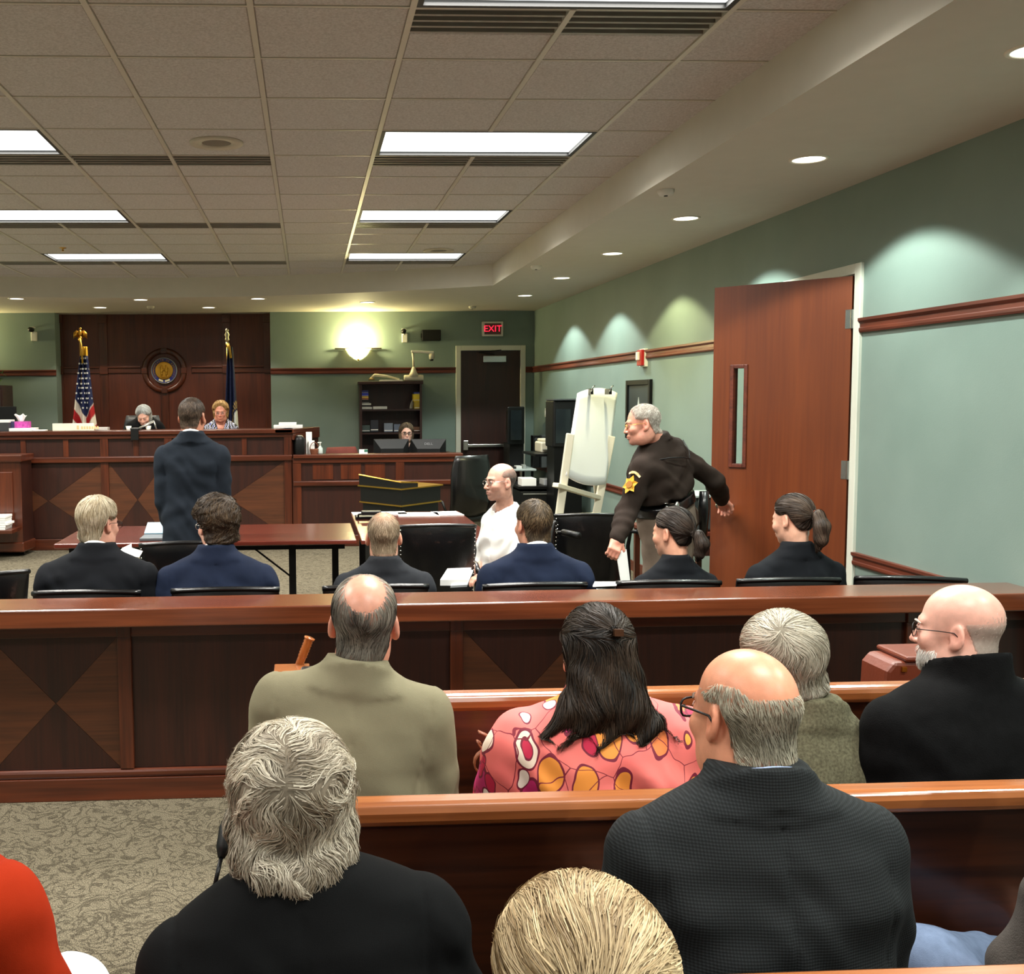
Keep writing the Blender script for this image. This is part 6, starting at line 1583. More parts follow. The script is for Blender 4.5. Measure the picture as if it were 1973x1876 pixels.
# flags
def flag(label, px, pytop, yw, pts_w, colour, eagle, lean=0.0):
    base = AY(px, 900, yw); zt = AY(px, pytop, yw).z
    t = thing('flag', label, 'flag', (base.x, yw, .32))
    MB().tube([(base.x, yw, .36), (base.x + lean, yw, zt)], .013, 10).build('pole', BRASS, t, True)
    MB().lathe([(.16, 0), (.16, .02), (.05, .05), (.02, .06)], (base.x, yw, .32), 24).build('stand', BRASS, t, True)
    ztop, zbot = pts_w[0][0], pts_w[-1][0]; nu, nv = 72, 90
    vs = []; cols = []
    zs = [q[0] for q in pts_w][::-1]
    for j in range(nv + 1):
        v = j / nv; z = ztop + (zbot - ztop) * v
        xl = np.interp(z, zs, [q[1] for q in pts_w][::-1]); xr = np.interp(z, zs, [q[2] for q in pts_w][::-1])
        for i in range(nu + 1):
            u = i / nu; w = xr - xl
            amp = .03 + .05 * v
            vs.append((xl + w * u, yw - .05 - .04 * v - amp * (.55 * math.sin(u * 15 + 1.2) + .45 * math.sin(u * 7 + 2)) * min(1, w / .12) + .04 * abs(2 * u - 1), z)); cols.append(lin(colour(u, v))[:3])
    m = MB(); F = [(j * (nu + 1) + i, j * (nu + 1) + i + 1, (j + 1) * (nu + 1) + i + 1, (j + 1) * (nu + 1) + i) for j in range(nv) for i in range(nu)]
    me = np_mesh('cloth', np.array(vs), np.array(F), True, np.array(cols)); me.materials.append(FLAG_M)
    o = bpy.data.objects.new('cloth', me); link(o, t); s_ = o.modifiers.new('thickness', 'SOLIDIFY'); s_.thickness = .004
    x0 = base.x + lean
    if eagle:
        m = MB(); m.sphere((x0, yw, zt + .02), (.03, .03, .04), 8); m.sphere((x0, yw - .01, zt + .10), (.022, .024, .045), 8); m.sphere((x0 + .008, yw - .02, zt + .155), .016, 6)
        for sd in (-1, 1): m.add([(x0 + sd * .01, yw, zt + .12), (x0 + sd * .05, yw, zt + .135), (x0 + sd * .085, yw - .01, zt + .10), (x0 + sd * .09, yw - .01, zt + .02), (x0 + sd * .06, yw, zt + .05), (x0 + sd * .03, yw, zt + .04), (x0 + sd * .01, yw + .01, zt + .06)] + [(x0 + sd * .01, yw + .02, zt + .12), (x0 + sd * .05, yw + .02, zt + .135), (x0 + sd * .085, yw + .01, zt + .10), (x0 + sd * .09, yw + .01, zt + .02), (x0 + sd * .06, yw + .02, zt + .05), (x0 + sd * .03, yw + .02, zt + .04), (x0 + sd * .01, yw + .03, zt + .06)], [(0, 1, 2, 3, 4, 5, 6), (13, 12, 11, 10, 9, 8, 7)] + [(i, (i + 1) % 7, 7 + (i + 1) % 7, 7 + i) for i in range(7)])
        m.build('eagle_finial', GOLD, t, True)
    else:
        m = MB(); m.sphere((x0, yw, zt + .01), (.028, .028, .03), 8); m.lathe([(.016, .03), (.03, .07), (.02, .10), (.034, .13), (.012, .17), (.026, .19), (.002, .215)], (x0, yw, zt), 12); m.build('bird_finial', plain('silvered_brass', (190, 180, 150), .3, 1), t, True)
    return t, vs, nu
FLAG_M = tint_mat('flag_cloth', .7, .25, 0, .06, 20, .05, 400)
def usa(u, v):
    edge = .60 + .17 * (1 - abs(2 * (u - .56)) ** 1.1) - .03
    if v < .09: return (206, 160, 44)
    if v < edge: return (32, 40, 78)
    k = (v - edge) * 9.5 + (0 if u < .56 else .9)
    return (168, 32, 38) if int(math.floor(k)) % 2 else (226, 218, 204)
yw = 14.2
def W(px, py, yw=yw): return AY(px, py, yw)
prof = [(W(162, 668).z, W(158, 668).x, W(168, 668).x), (W(162, 684).z, W(156, 684).x, W(169, 684).x), (W(162, 730).z, W(151, 730).x, W(175, 730).x), (W(162, 780).z, W(147, 780).x, W(181, 780).x), (W(162, 828).z, W(142, 828).x, W(189, 828).x), (W(162, 850).z, W(140, 850).x, W(192, 850).x)]
tf, vs, nu = flag('striped flag with white stars on blue beside the judge bench panelling', 162, 656, yw, prof, usa, True)
m = MB()
for r in range(11):
    v = .13 + r * .052
    for c in range(6):
        u = (c + (.25 if r % 2 else .75)) / 6
        if v > .60 + .17 * (1 - abs(2 * (u - .56)) ** 1.1) - .075: continue
        q = vs[int(v * 90) * (nu + 1) + int(u * nu)]; R = .017
        pts = [(q[0] + (R if k % 2 == 0 else R * .42) * math.sin(k * math.pi / 5), q[1] - .012, q[2] + (R if k % 2 == 0 else R * .42) * math.cos(k * math.pi / 5)) for k in range(10)]
        b_ = len(m.v); m.v += pts + [(x, y + .004, z) for x, y, z in pts]; m.f.append(tuple(range(b_, b_ + 10))); m.f += [(b_ + k, b_ + (k + 1) % 10, b_ + 10 + (k + 1) % 10, b_ + 10 + k) for k in range(10)]
tag(m.build('stars', plain('white_star', (240, 240, 236), .6), tf), kind='stuff')
MB().tube([(tf.location.x, yw - .03, W(162, 652).z), (tf.location.x + .02, yw - .06, W(162, 664).z), (tf.location.x + .035, yw - .07, W(162, 700).z)], .012, 8).build('gold_cord', plain('gold_cord_silk', (206, 160, 44), .6), tf, True)
def kyf(u, v):
    d = math.hypot((u - .95) * .9, (v - .80) * 1.6)
    if d < .20: return (206, 212, 208)
    if .24 < d < .36 and math.sin(60 * d + 18 * math.atan2(v - .8, u - .95)) > .1: return (180, 150, 84)
    return (22, 30, 62)
prof = [(W(442, 668).z, W(439, 668).x, W(448, 668).x), (W(442, 690).z, W(438, 690).x, W(450, 690).x), (W(442, 760).z, W(436, 760).x, W(455, 760).x), (W(442, 830).z, W(432, 830).x, W(460, 830).x), (W(442, 850).z, W(430, 850).x, W(462, 850).x)]
tk, vs, nu = flag('dark blue state flag with gilt wreath hanging right of the seal', 442, 664, yw, prof, kyf, False)
MB().tube([(tk.location.x, yw - .03, W(442, 662).z), (tk.location.x + .03, yw - .07, W(442, 668).z), (tk.location.x + .05, yw - .08, W(442, 690).z)], .016, 8).build('gold_cord', plain('gold_cord_silk', (206, 160, 44), .6), tk, True)

# ------------------------------------------------------------------ bookcase behind the clerk
ky = 14.75; a, b = AY(693, 735, ky), AY(813, 740, ky)
bc = thing('bookcase', 'dark walnut bookcase against the back wall behind the clerk', 'bookcase', ((a.x + b.x) / 2, ky, .0))
zt = a.z
part('side', W_DARK, bc, (a.x, a.x + .03, ky, YB - .005, 0, zt - .04)); part('side', W_DARK, bc, (b.x - .03, b.x, ky, YB - .005, 0, zt - .04)); part('back', W_DARK, bc, (a.x + .03, b.x - .03, YB - .02, YB - .005, 0, zt - .04))
part('top', W_DARKX, bc, (a.x - .015, b.x + .015, ky - .02, YB - .005, zt - .04, zt), bevel=.004)
sh1, sh2 = AY(750, 788, ky).z, AY(750, 833, ky).z
for z in (sh1, sh2, sh2 - .42, .1): part('shelf', W_DARKX, bc, (a.x + .03, b.x - .03, ky + .01, YB - .02, z - .025, z))
def bk(name, lab, cat, px0, px1, py0, py1, col, grp=None, rough=.5, yy=None, d=.16):
    y = yy or ky + .04; p0, p1 = AY(px0, py0, y), AY(px1, py1, y)
    t = thing(name, lab, cat, ((p0.x + p1.x) / 2, y, p1.z), group=grp)
    part('body', plain(name + '_%d_%d_%d' % col, col, rough), t, (p0.x, p1.x, y, y + d, p1.z, p0.z), bevel=.003)
    part('edge', PAPER, t, (p0.x + .004, p1.x - .004, y - .002, y + d, p1.z + .15 * (p0.z - p1.z), p1.z + .22 * (p0.z - p1.z)))
    return t
g = 'folders on the upper bookcase shelf'
bk('folder', 'stacked blue folder on the upper shelf, topmost of the left pile', 'folder', 695, 710, 752, 757, (30, 40, 110), g); bk('folder', 'bright blue folder in the left pile of the upper shelf', 'folder', 695, 710, 757, 763, (40, 60, 190), g); bk('folder', 'yellow folder in the left pile of the upper shelf', 'folder', 695, 710, 763, 767, (216, 180, 60), g); bk('folder', 'rust folder in the left pile of the upper shelf', 'folder', 695, 710, 767, 770, (150, 70, 40), g)
bk('binder', 'black binder low in the left pile of the upper shelf', 'binder', 695, 712, 770, 777, (20, 20, 22), g); bk('folder', 'white folder low in the left pile of the upper shelf', 'folder', 695, 715, 777, 780, (220, 220, 216), g); bk('binder', 'lower black binder in the left pile of the upper shelf', 'binder', 695, 714, 780, 784, (22, 22, 24), g); bk('folder', 'white folder at the bottom of the left pile', 'folder', 695, 717, 784, 788, (225, 225, 222), g)
bk('handset', 'white telephone handset lying on the upper bookcase shelf', 'phone', 719, 746, 783, 788, (230, 230, 228))
bk('box', 'small yellow box standing on another in the bookcase', 'box', 796, 811, 759, 773, (232, 200, 40), 'yellow boxes in the bookcase'); bk('box', 'lower mustard box in the right corner of the bookcase', 'box', 798, 812, 773, 788, (176, 148, 30), 'yellow boxes in the bookcase'); bk('folder', 'blue folder on top of the yellow box', 'folder', 797, 812, 755, 759, (36, 52, 130), g)
m = MB().sheet(lambda u, v: (AY(790, 787, ky).x + .05 * u + .05 * v * v, ky + .05 + .1 * u, AY(790, 787, ky).z + .14 * v), 4, 6); o = m.build('paper_sheet', PAPER, None); tag(o, 'curled white paper leaning beside the yellow box', 'paper'); o.modifiers.new('t', 'SOLIDIFY').thickness = .002
g = 'clear cases on the lower bookcase shelf'
for lab, x0, x1, y0, y1, c in (('low grey case at the left of the lower bookcase shelf', 696, 713, 819, 832, (70, 84, 84)), ('dark upright case on the lower bookcase shelf', 714, 729, 809, 832, (52, 54, 62)), ('pale grey square case on the lower bookcase shelf', 740, 757, 815, 832, (122, 128, 142)), ('pale grey case half hidden by the clerk on the lower shelf', 759, 772, 817, 832, (104, 110, 128)), ('brown bundle at the right end of the lower bookcase shelf', 797, 811, 822, 831, (96, 62, 44))):
    bk('storage_case', lab, 'case', x0, x1, y0, y1, c, g, .25)
# machines on top of the bookcase
dcx = AY(797, 730, ky + .1)
t = thing('document_camera', 'white document camera with raised arm on top of the bookcase', 'camera', (dcx.x, ky + .1, zt))
MB().lathe([(.04, -.135), (.045, -.12), (.045, .12), (.04, .135)], (dcx.x, ky + .1, zt + .045), 20, 'x').build('base', CREAM_P, t, True); MB().lathe([(.075, .07), (.045, .13), (.03, .17), (.018, .2)], (dcx.x, ky + .1, zt), 16).build('collar', CREAM_P, t, True)
q = AY(795, 677, ky + .1); q2 = AY(836, 679, ky + .05); MB().tube([(dcx.x, ky + .1, zt + .18), (q.x + .01, ky + .1, (zt + q.z) / 2 + .1), (q.x, ky + .1, q.z - .01)], .014, 10).build('post', CREAM_P, t, True)
MB().bar((q.x - .02, ky + .1, q.z), (q2.x, ky + .05, q2.z), .05, .035).build('arm', WHITE_P, t, bevel=.008); MB().lathe([(.035, -.06), (.04, .0), (.03, .02)], (q2.x - .03, ky + .06, q2.z - .03), 14).build('camera_head', CREAM_P, t, True); MB().lathe([(.024, -.085), (.024, -.055)], (q2.x - .03, ky + .06, q2.z - .03), 14).build('lens', BLACK_P, t, True)
p0, p1 = AY(731, 733, ky + .1), AY(775, 730, ky + .1)
t = thing('desk_lamp', 'folded cream desk device lying on top of the bookcase', 'device', (p0.x + .15, ky + .1, zt))
part('base', WHITE_P, t, (p0.x, p1.x, ky + .02, ky + .2, zt, zt + .022), bevel=.005); MB().tube([(AY(716, 728, ky + .1).x, ky + .1, zt + .05), (AY(722, 724, ky + .1).x, ky + .1, zt + .09), (AY(745, 727, ky + .1).x, ky + .1, zt + .075), (p1.x - .04, ky + .1, zt + .03)], [.02, .022, .016, .012], 8).build('arm', CREAM_P, t, True)
MB().lathe([(.05, -.03), (.03, .0), (.012, .01)], (AY(716, 728, ky + .1).x, ky + .1, zt + .05), 16).build('shade', plain('clear_amber', (150, 130, 80), .2), t, True)

# ------------------------------------------------------------------ things on the clerk desk
DT = 1.085
def monitor(label, cx, y, w, h, z, rz, logo=False):
    t = thing('monitor', label, 'monitor', (cx, y, z), rz, 'monitors on the clerk desk')
    def lp(n, mat, *bx, bevel=0): return part(n, mat, t, *bx, bevel=bevel, world_coords=False)
    lp('bezel', BLACK_P, (-w / 2, w / 2, .0, .025, .0, h), bevel=.004); lp('screen', glow('screen_glow', (150, 170, 190), .4), (-w / 2 + .015, w / 2 - .015, .025, .027, .015, h - .015))
    m = MB(); m.add([(-w / 2, 0, h), (w / 2, 0, h), (w / 2, 0, 0), (-w / 2, 0, 0), (-w * .32, -.06, h * .72), (w * .32, -.06, h * .72), (w * .32, -.06, .02), (-w * .32, -.06, .02)], [(4, 5, 6, 7), (0, 4, 7, 3), (0, 1, 5, 4), (1, 2, 6, 5), (3, 7, 6, 2)])
    m.build('back_shell', plain('monitor_back', (9, 10, 10), .55, spec=.3), t, world_coords=False)
    lp('stand', BLACK_P, (-.05, .05, -.05, .0, -.36, .05)); lp('foot', BLACK_P, (-.14, .14, -.1, .1, -.375, -.355))
    if logo: text_mesh('logo', 'DELL', .045, plain('logo_grey', (60, 62, 64), .3), t, (0, -.034, h * .86), rot=(math.pi / 2 - .55, 0, 0), extrude=.0006, world_coords=False)
    return t
yM = BF + .32
x0, x1 = AY(720, 846, yM), AY(788, 846, yM); monitor('black monitor with pale top edge at the left of the clerk', (x0.x + x1.x) / 2, yM, x1.x - x0.x, .40, x0.z - .40, .06)
x0, x1 = AY(792, 846, yM), AY(859, 843, yM); monitor('black monitor at the right of the clerk with logo on its back', (x0.x + x1.x) / 2, yM, x1.x - x0.x, .41, x0.z - .41, -.1, True)
dy = BF + .04
c = AY(577, 870, dy); t = thing('thermos', 'black rounded flask at the left end of the clerk desk', 'flask', (c.x, dy, DT)); MB().lathe([(.06, 0), (.066, .02), (.066, .17), (.055, .2), (.04, .215), (.001, .217)], (c.x, dy, DT), 24, cap=False).build('body', BLACK_P, t, True); MB().lathe([(.042, .205), (.036, .225), (.001, .227)], (c.x, dy, DT), 20, cap=False).build('lid', SILVER, t, True)
c = AY(598, 870, dy + .06); t = thing('paper_holder', 'upright white papers behind the black flask', 'papers', (c.x, dy + .06, DT)); part('sheets', PAPER, t, (c.x - .05, c.x + .02, dy + .06, dy + .09, DT, DT + .26)); part('card', PAPER, t, (c.x - .02, c.x + .05, dy + .02, dy + .05, DT, DT + .16))
c = AY(604, 870, dy); t = thing('basket', 'small brown wicker basket with a hoop handle on the clerk desk', 'basket', (c.x, dy, DT)); MB().lathe([(.042, 0), (.052, .05), (.054, .065), (.046, .065), (.04, .01)], (c.x + .01, dy, DT), 16, cap=False).build('bowl', plain('wicker', (112, 62, 36), .8, vary=.4, vscale=120), t, True); MB().tube([(c.x + .01 + .05 * math.cos(k * math.pi / 10), dy, DT + .06 + .08 * math.sin(k * math.pi / 10)) for k in range(11)], .004, 6).build('handle', plain('wicker', (112, 62, 36)), t, True)
c = AY(617, 870, dy); t = thing('soap_pump', 'clear pump bottle with white spout on the clerk desk', 'bottle', (c.x, dy, DT)); MB().lathe([(.028, 0), (.03, .02), (.03, .07), (.014, .09), (.012, .1)], (c.x, dy, DT), 18).build('bottle', plain('clear_gel', (186, 196, 190), .15), t, True); m = MB(); m.tube([(c.x, dy, DT + .1), (c.x, dy, DT + .13)], .007, 8); m.box(c.x - .03, c.x + .015, dy - .008, dy + .008, DT + .128, DT + .142); m.build('pump', WHITE_P, t, True)
c = AY(700, 870, dy + .02); t = thing('name_card', 'small white card with green mark on the clerk desk', 'card', (c.x, dy, DT)); part('card', PAPER, t, (c.x - .05, c.x + .05, dy, dy + .02, DT, DT + .05)); part('mark', plain('green_mark', (50, 110, 90), .5), t, (c.x + .01, c.x + .05, dy - .002, dy, DT + .02, DT + .048))

# ------------------------------------------------------------------ things on the judge's bench
BT = 1.386; by = BF + .08
c0, c1 = AY(19, 822, by + .05), AY(53, 822, by + .05)
t = thing('tissue_box', 'magenta tissue box with a white tissue on the bench', 'tissue box', ((c0.x + c1.x) / 2, by, BT)); zb = BT + .035
part('carton', plain('magenta_print', (190, 70, 160), .5, vary=.35, vscale=30), t, (c0.x, c1.x, by + .1, by + .22, zb, zb + .075), bevel=.004); part('end_panel', plain('indigo_print', (60, 56, 96), .5), t, (c0.x - .002, c0.x + .04, by + .098, by + .222, zb, zb + .076))
m = MB().sheet(lambda u, v: ((c0.x + c1.x) / 2 + (u - .5) * (.05 + .1 * v), by + .16 + .02 * math.sin(u * 9 + v * 3), zb + .07 + .085 * v + .012 * math.sin(u * 12) * v), 12, 6); o = m.build('tissue', PAPER, t, True); o.modifiers.new('t', 'SOLIDIFY').thickness = .003
g = 'papers along the bench ledge'
def slab(name, lab, cat, px0, px1, py0, mat, d=.2, yy=by, grp=g, z0=BT, h=None):
    p0, p1 = AY(px0, py0, yy), AY(px1, py0, yy); o = part(name, mat, None, (p0.x, p1.x, yy, yy + d, z0, h + z0 if h else p0.z), bevel=.003); tag(o, lab, cat, grp); return o
slab('paper_stack', 'thin white paper stack under the tissue box', 'papers', 17, 62, 826, PAPER, .3, h=.034); slab('paper_sheet', 'loose white sheets trailing right of the tissue box', 'paper', 62.5, 86, 826, PAPER, .15, h=.012)
slab('printer', 'dark and white printer at the left edge of the bench', 'printer', -30, 16, 812, plain('printer_grey', (60, 60, 62), .4), .3, h=.10); slab('paper_stack', 'white papers on the printer at the left edge', 'papers', -28, 17, 806, PAPER, .25, by + .02, g, BT + .101, .03)
c0, c1 = AY(101, 824, by), AY(181, 824, by)
t = thing('name_plate', 'long white name plate with pale gold marks on the bench', 'name plate', ((c0.x + c1.x) / 2, by, BT)); part('plate', plain('ivory_plate', (240, 234, 212), .5), t, (c0.x, c1.x, by, by + .03, BT, BT + .085), bevel=.003)
part('emblem', plain('pale_gold_ink', (226, 196, 140), .5), t, (c0.x + .28, c0.x + .305, by - .002, by, BT + .015, BT + .06))
for k in range(7): part('gold_mark', plain('pale_gold_ink', (226, 196, 140), .5), t, (c0.x + .33 + k * .03, c0.x + .352 + k * .03, by - .002, by, BT + .018, BT + .05))
slab('box', 'flat grey case beside the name plate', 'case', 183, 207, 824, plain('pale_grey_case', (190, 184, 178), .4), .15, by + .03, None, h=.035)
c = AY(262, 826, by); t = thing('microphone', 'black bench microphone base overhanging the ledge before the judge', 'microphone', (c.x, by, BT)); part('base', BLACK_P, t, (c.x - .05, c.x + .06, BF - .04, by + .06, BT, BT + .03), bevel=.01); part('cable_drop', BLACK_P, t, (c.x - .04, c.x + .05, BF - .062, BF - .052, BT - .11, BT + .02)); MB().tube([(c.x + .04, by, BT + .02), (c.x + .2, by + .05, BT + .09)], .008, 8).build('gooseneck', SILVER, t, True)
c = AY(296, 818, by + .1); t = thing('desk_lamp', 'slim silver folding arm lamp in front of the judge', 'lamp', (c.x, by + .1, BT)); MB().tube([(c.x - .17, by + .1, BT + .02), (c.x, by + .12, BT + .105)], .010, 8).build('lower_arm', SILVER, t, True); MB().tube([(c.x, by + .12, BT + .105), (c.x + .03, by + .12, BT + .0)], .009, 8).build('upper_arm', SILVER, t, True)
for px, lab in ((248, 'white cup left of the judge microphone'), (286, 'white cup under the silver arm before the judge')): 
    c = AY(px, 824, by + .15); t = thing('cup', lab, 'cup', (c.x, by + .15, BT)); MB().lathe([(.026, 0), (.034, .045), (.03, .045), (.024, .005)], (c.x, by + .15, BT), 16, cap=False).build('bowl', WHITE_P, t, True); MB().lathe([(.026, .0), (.001, .001)], (c.x, by + .15, BT), 16, cap=False).build('base', WHITE_P, t)
slab('paper_stack', 'white paper stack at the right end of the bench', 'papers', 527, 583, 818, PAPER, .25, by + .25, g, h=.035); slab('paper_stack', 'smaller white sheaf on top at the right end of the bench', 'papers', 537, 571, 814, PAPER, .2, by + .27, g, BT + .036, .03)
# cabinet, plant and monitor at far left
cx = AY(-14, 800, 14.3).x; t = thing('cabinet', 'dark cabinet with a plant on top at the left edge', 'cabinet', (cx - .25, 14.3, .32)); zc = AY(0, 742, 14.3).z; part('body', W_DARK, t, (cx - .7, AY(6, 800, 14.3).x, 14.3, 14.8, 0, zc)); part('door', W_DARK, t, (cx - .65, AY(4, 800, 14.3).x, 14.28, 14.3, .1, zc - .06), bevel=.004)
t = thing('potted_plant', 'trailing green plant on the cabinet at the left edge', 'plant', (cx - .05, 14.45, zc)); MB().lathe([(.08, 0), (.1, .12), (.11, .13), (.09, .13), (.08, .03)], (cx - .1, 14.5, zc), 20, cap=False).build('pot', plain('dark_pot', (40, 34, 30), .5), t, True)
LEAF = plain('pothos_leaf', (90, 120, 60), .45, vary=.3)
for k in range(26):
    a_ = rnd.uniform(0, 6.28); r_ = rnd.uniform(.08, .3); c = Vector((cx - .1 + r_ * math.cos(a_) * .9, 14.45 + r_ * math.sin(a_) * .5, zc + .16 + rnd.uniform(-.12, .1))); s_ = rnd.uniform(.03, .05); e = Euler((rnd.uniform(-.9, .9), rnd.uniform(-.9, .9), rnd.uniform(0, 6))).to_matrix()
    m = MB(); L = [(-.2, 0, 0), (.1, .5, .08), (.6, .55, .05), (1.3, 0, -.1), (.6, -.55, .05), (.1, -.5, .08)]
    m.add([c + e @ (Vector(v) * s_) for v in L] + [c + e @ (Vector((v[0], v[1], v[2] - .05)) * s_) for v in L], [(0, 1, 2, 3, 4, 5), (11, 10, 9, 8, 7, 6)] + [(i, (i + 1) % 6, 6 + (i + 1) % 6, 6 + i) for i in range(6)]); m.build('leaf', LEAF, t)
m = MB()
for k in range(7):
    a_ = k * .9; m.tube([(cx - .1, 14.5, zc + .1), (cx - .1 + .1 * math.cos(a_), 14.47, zc + .22), (cx - .1 + .26 * math.cos(a_), 14.45, zc + .12)], .004, 5)
tag(m.build('stems', LEAF, t, True), kind='stuff')
c0, c1 = AY(8, 783, 13.6), AY(30, 783, 13.6); t = thing('monitor', 'black monitor standing left of the striped flag behind the tissue box', 'monitor', (c0.x + .1, 13.6, 1.1)); part('screen', BLACK_P, t, (c0.x - .1, c1.x, 13.6, 13.64, 1.2, c0.z), bevel=.004); part('stand', BLACK_P, t, (c0.x, c0.x + .08, 13.64, 13.68, 1.1, 1.3)); part('foot', BLACK_P, t, (c0.x - .1, c0.x + .15, 13.55, 13.75, 1.1, 1.115))

# ------------------------------------------------------------------ right-hand side of the well: easel, AV corner, wall fittings
ez = 9.3
E0 = [AY(1115, 757, ez), AY(1190, 757, ez + .25), AY(1168, 932, ez + .05), AY(1091, 915, ez - .2)]
t = thing('flipchart_easel', 'tall cream flip chart easel with a blank white board', 'easel', (2.35, ez, 0))
def face(u, v):                                   # u across, v down, with rounded top and bottom edges
    a = E0[0].lerp(E0[1], u); b = E0[3].lerp(E0[2], u); p = a.lerp(b, v); bow = (1 - (2 * u - 1) ** 2) * .045
    return p + Vector((0, 0, bow * (1 - 2 * v) if abs(v - .5) > .3 else bow * (1 - 2 * v)))
m = MB().sheet(face, 16, 10); o = m.build('board', plain('whiteboard_enamel', (250, 250, 249), .55, vary=.005), t, True); sm = o.modifiers.new('t', 'SOLIDIFY'); sm.thickness = .02; sm.offset = 1
for px, py in ((1134, 750), (1169, 750)):
    c = AY(px, py, ez + .1); part('clip', BLACK_M, t, (c.x - .012, c.x + .012, ez - .02, ez + .12, c.z - .045, c.z + .005)); MB().tube([(c.x - .01, ez - .03, c.z - .02), (c.x + .0, ez - .05, c.z + .02), (c.x + .02, ez - .03, c.z + .03)], .006, 6).build('clip_hook', CHROME, t, True)
lt0, lb0 = AY(1099, 835, ez - .16), AZ(1062, 1085, .33); lt1, lb1 = AY(1178, 840, ez + .14), AY(1142, 985, ez + .1)
def leg(a, b, w=.055):
    d = (b - a); k = (0 - a.z) / d.z; return a, a + d * k
for nm, A_, B_ in (('leg', lt0, AY(1068, 1060, ez - .2)), ('leg', lt1, AY(1147, 1000, ez + .05))):
    a_, b_ = leg(A_, B_); MB().bar(a_, b_, .07, .035, (0, 1, 0)).build(nm, CREAM_P, t, bevel=.008)
a_, b_ = leg(AY(1140, 800, ez + .15), AY(1150, 950, ez + .7)); MB().bar(a_, b_, .05, .03, (0, 1, 0)).build('rear_leg', CREAM_P, t)
MB().bar(AY(1070, 934, ez - .24), AY(1152, 958, ez + .08), .07, .04).build('pen_tray', CREAM_P, t, bevel=.006)
MB().tube([AY(1078, 1002, ez - .2), AY(1075, 1025, ez - .2)], .02, 8).build('height_knob', BLACK_P, t, True)

# wheeled walker handle beside the easel
t = thing('walker', 'black handled walking frame between the short-haired man and the easel', 'walker', (1.6, 6.9, 0)); hz = AY(1075, 1025, 6.9)
for dx in (0, .5):
    MB().tube([(hz.x + dx, 6.9, 0.02), (hz.x + dx - .03, 6.9, hz.z - .1), (hz.x + dx - .02, 6.88, hz.z), (hz.x + dx + .05, 6.78, hz.z + .01)], .014, 8).build('side_tube', BLACK_M, t, True); MB().tube([(hz.x + dx + .02, 6.84, hz.z + .006), (hz.x + dx + .09, 6.70, hz.z)], .022, 10).build('grip', BLACK_P, t, True)
MB().tube([(hz.x, 6.9, .35), (hz.x + .5, 6.9, .35)], .012, 8).build('cross_tube', BLACK_M, t, True)

# framed picture, alarm, switch on the right wall
p0, p1 = AX(1211, 733, XR), AX(1256, 849, XR)
t = thing('framed_picture', 'black framed dark photograph on the right wall behind the officer', 'picture', (XR, p0.y, p1.z)); ya, yb_ = p1.y, p0.y; za, zb = p1.z, p0.z
part('frame', BLACK_P, t, (XR - .03, XR, ya, ya + .05, za, zb), (XR - .03, XR, yb_ - .05, yb_, za, zb), (XR - .03, XR, ya + .05, yb_ - .05, za, za + .05), (XR - .03, XR, ya + .05, yb_ - .05, zb - .05, zb), bevel=.004)
part('print', plain('dark_print', (56, 64, 66), .35, vary=.3, vscale=2), t, (XR - .012, XR - .008, ya + .05, yb_ - .05, za + .05, zb - .05)); MB().prism([((ya + yb_) / 2 + q[0], za + .24 + q[1]) for q in ((-.05, 0), (.05, 0), (.03, .06), (.022, .11), (0, .17), (-.022, .11), (-.03, .06))], XR - .016, XR - .011, 'x').build('pale_figure', plain('pale_print', (190, 198, 196), .4), t)
c = AX(1243, 690, XR); t = thing('fire_alarm', 'red and white fire alarm strobe on the right wall rail', 'alarm', (XR, c.y, c.z)); part('box', plain('alarm_red', (170, 30, 28), .4), t, (XR - .06, XR - .03, c.y - .07, c.y + .07, c.z - .07, c.z + .08), bevel=.006); part('strobe', WHITE_P, t, (XR - .085, XR - .06, c.y - .03, c.y + .03, c.z - .02, c.z + .06), bevel=.006); part('back_plate', WHITE_P, t, (XR - .03, XR, c.y - .08, c.y + .08, c.z - .08, c.z + .09))
c = AX(1052, 795, XR); t = thing('light_switch', 'white switch plate on the right wall beyond the easel', 'switch', (XR, c.y, c.z)); part('plate', WHITE_P, t, (XR - .008, XR, c.y - .04, c.y + .04, c.z - .06, c.z + .06), bevel=.003); part('rocker', WHITE_P, t, (XR - .014, XR - .008, c.y - .015, c.y + .015, c.z - .03, c.z + .03))

# AV corner
def bx(px0, px1, py0, py1, y, d): 
    a_, b_ = AY(px0, py0, y), AY(px1, py1, y); return (a_.x, b_.x, y, y + d, b_.z, a_.z)
b0 = bx(978, 1012, 783, 856, 14.0, .55); t = thing('television', 'big dark television on its side against the back door', 'television', ((b0[0] + b0[1]) / 2, 14.0, b0[4]))
m = MB(); x0, x1, y0, y1, z0, z1 = b0; m.add([(x0, y0, z0), (x1, y0 + .05, z0), (x1, y0 + .05, z1), (x0, y0, z1), (x0 + .08, y1, z0 + .06), (x1 + .02, y1, z0 + .06), (x1 + .02, y1, z1 - .08), (x0 + .08, y1, z1 - .08)], [(0, 1, 2, 3), (7, 6, 5, 4), (0, 4, 5, 1), (1, 5, 6, 2), (2, 6, 7, 3), (3, 7, 4, 0)]); m.build('case', BLACK_P, t, False, .015); part('screen', plain('tv_glass', (30, 36, 38), .12), t, (x0 + .04, x1 - .05, y0 - .004, y0 + .02, z0 + .06, z1 - .05))
part('pedestal', BLACK_P, t, (x0 + .05, x1, y0 + .1, y1, .78, z0 + .01))
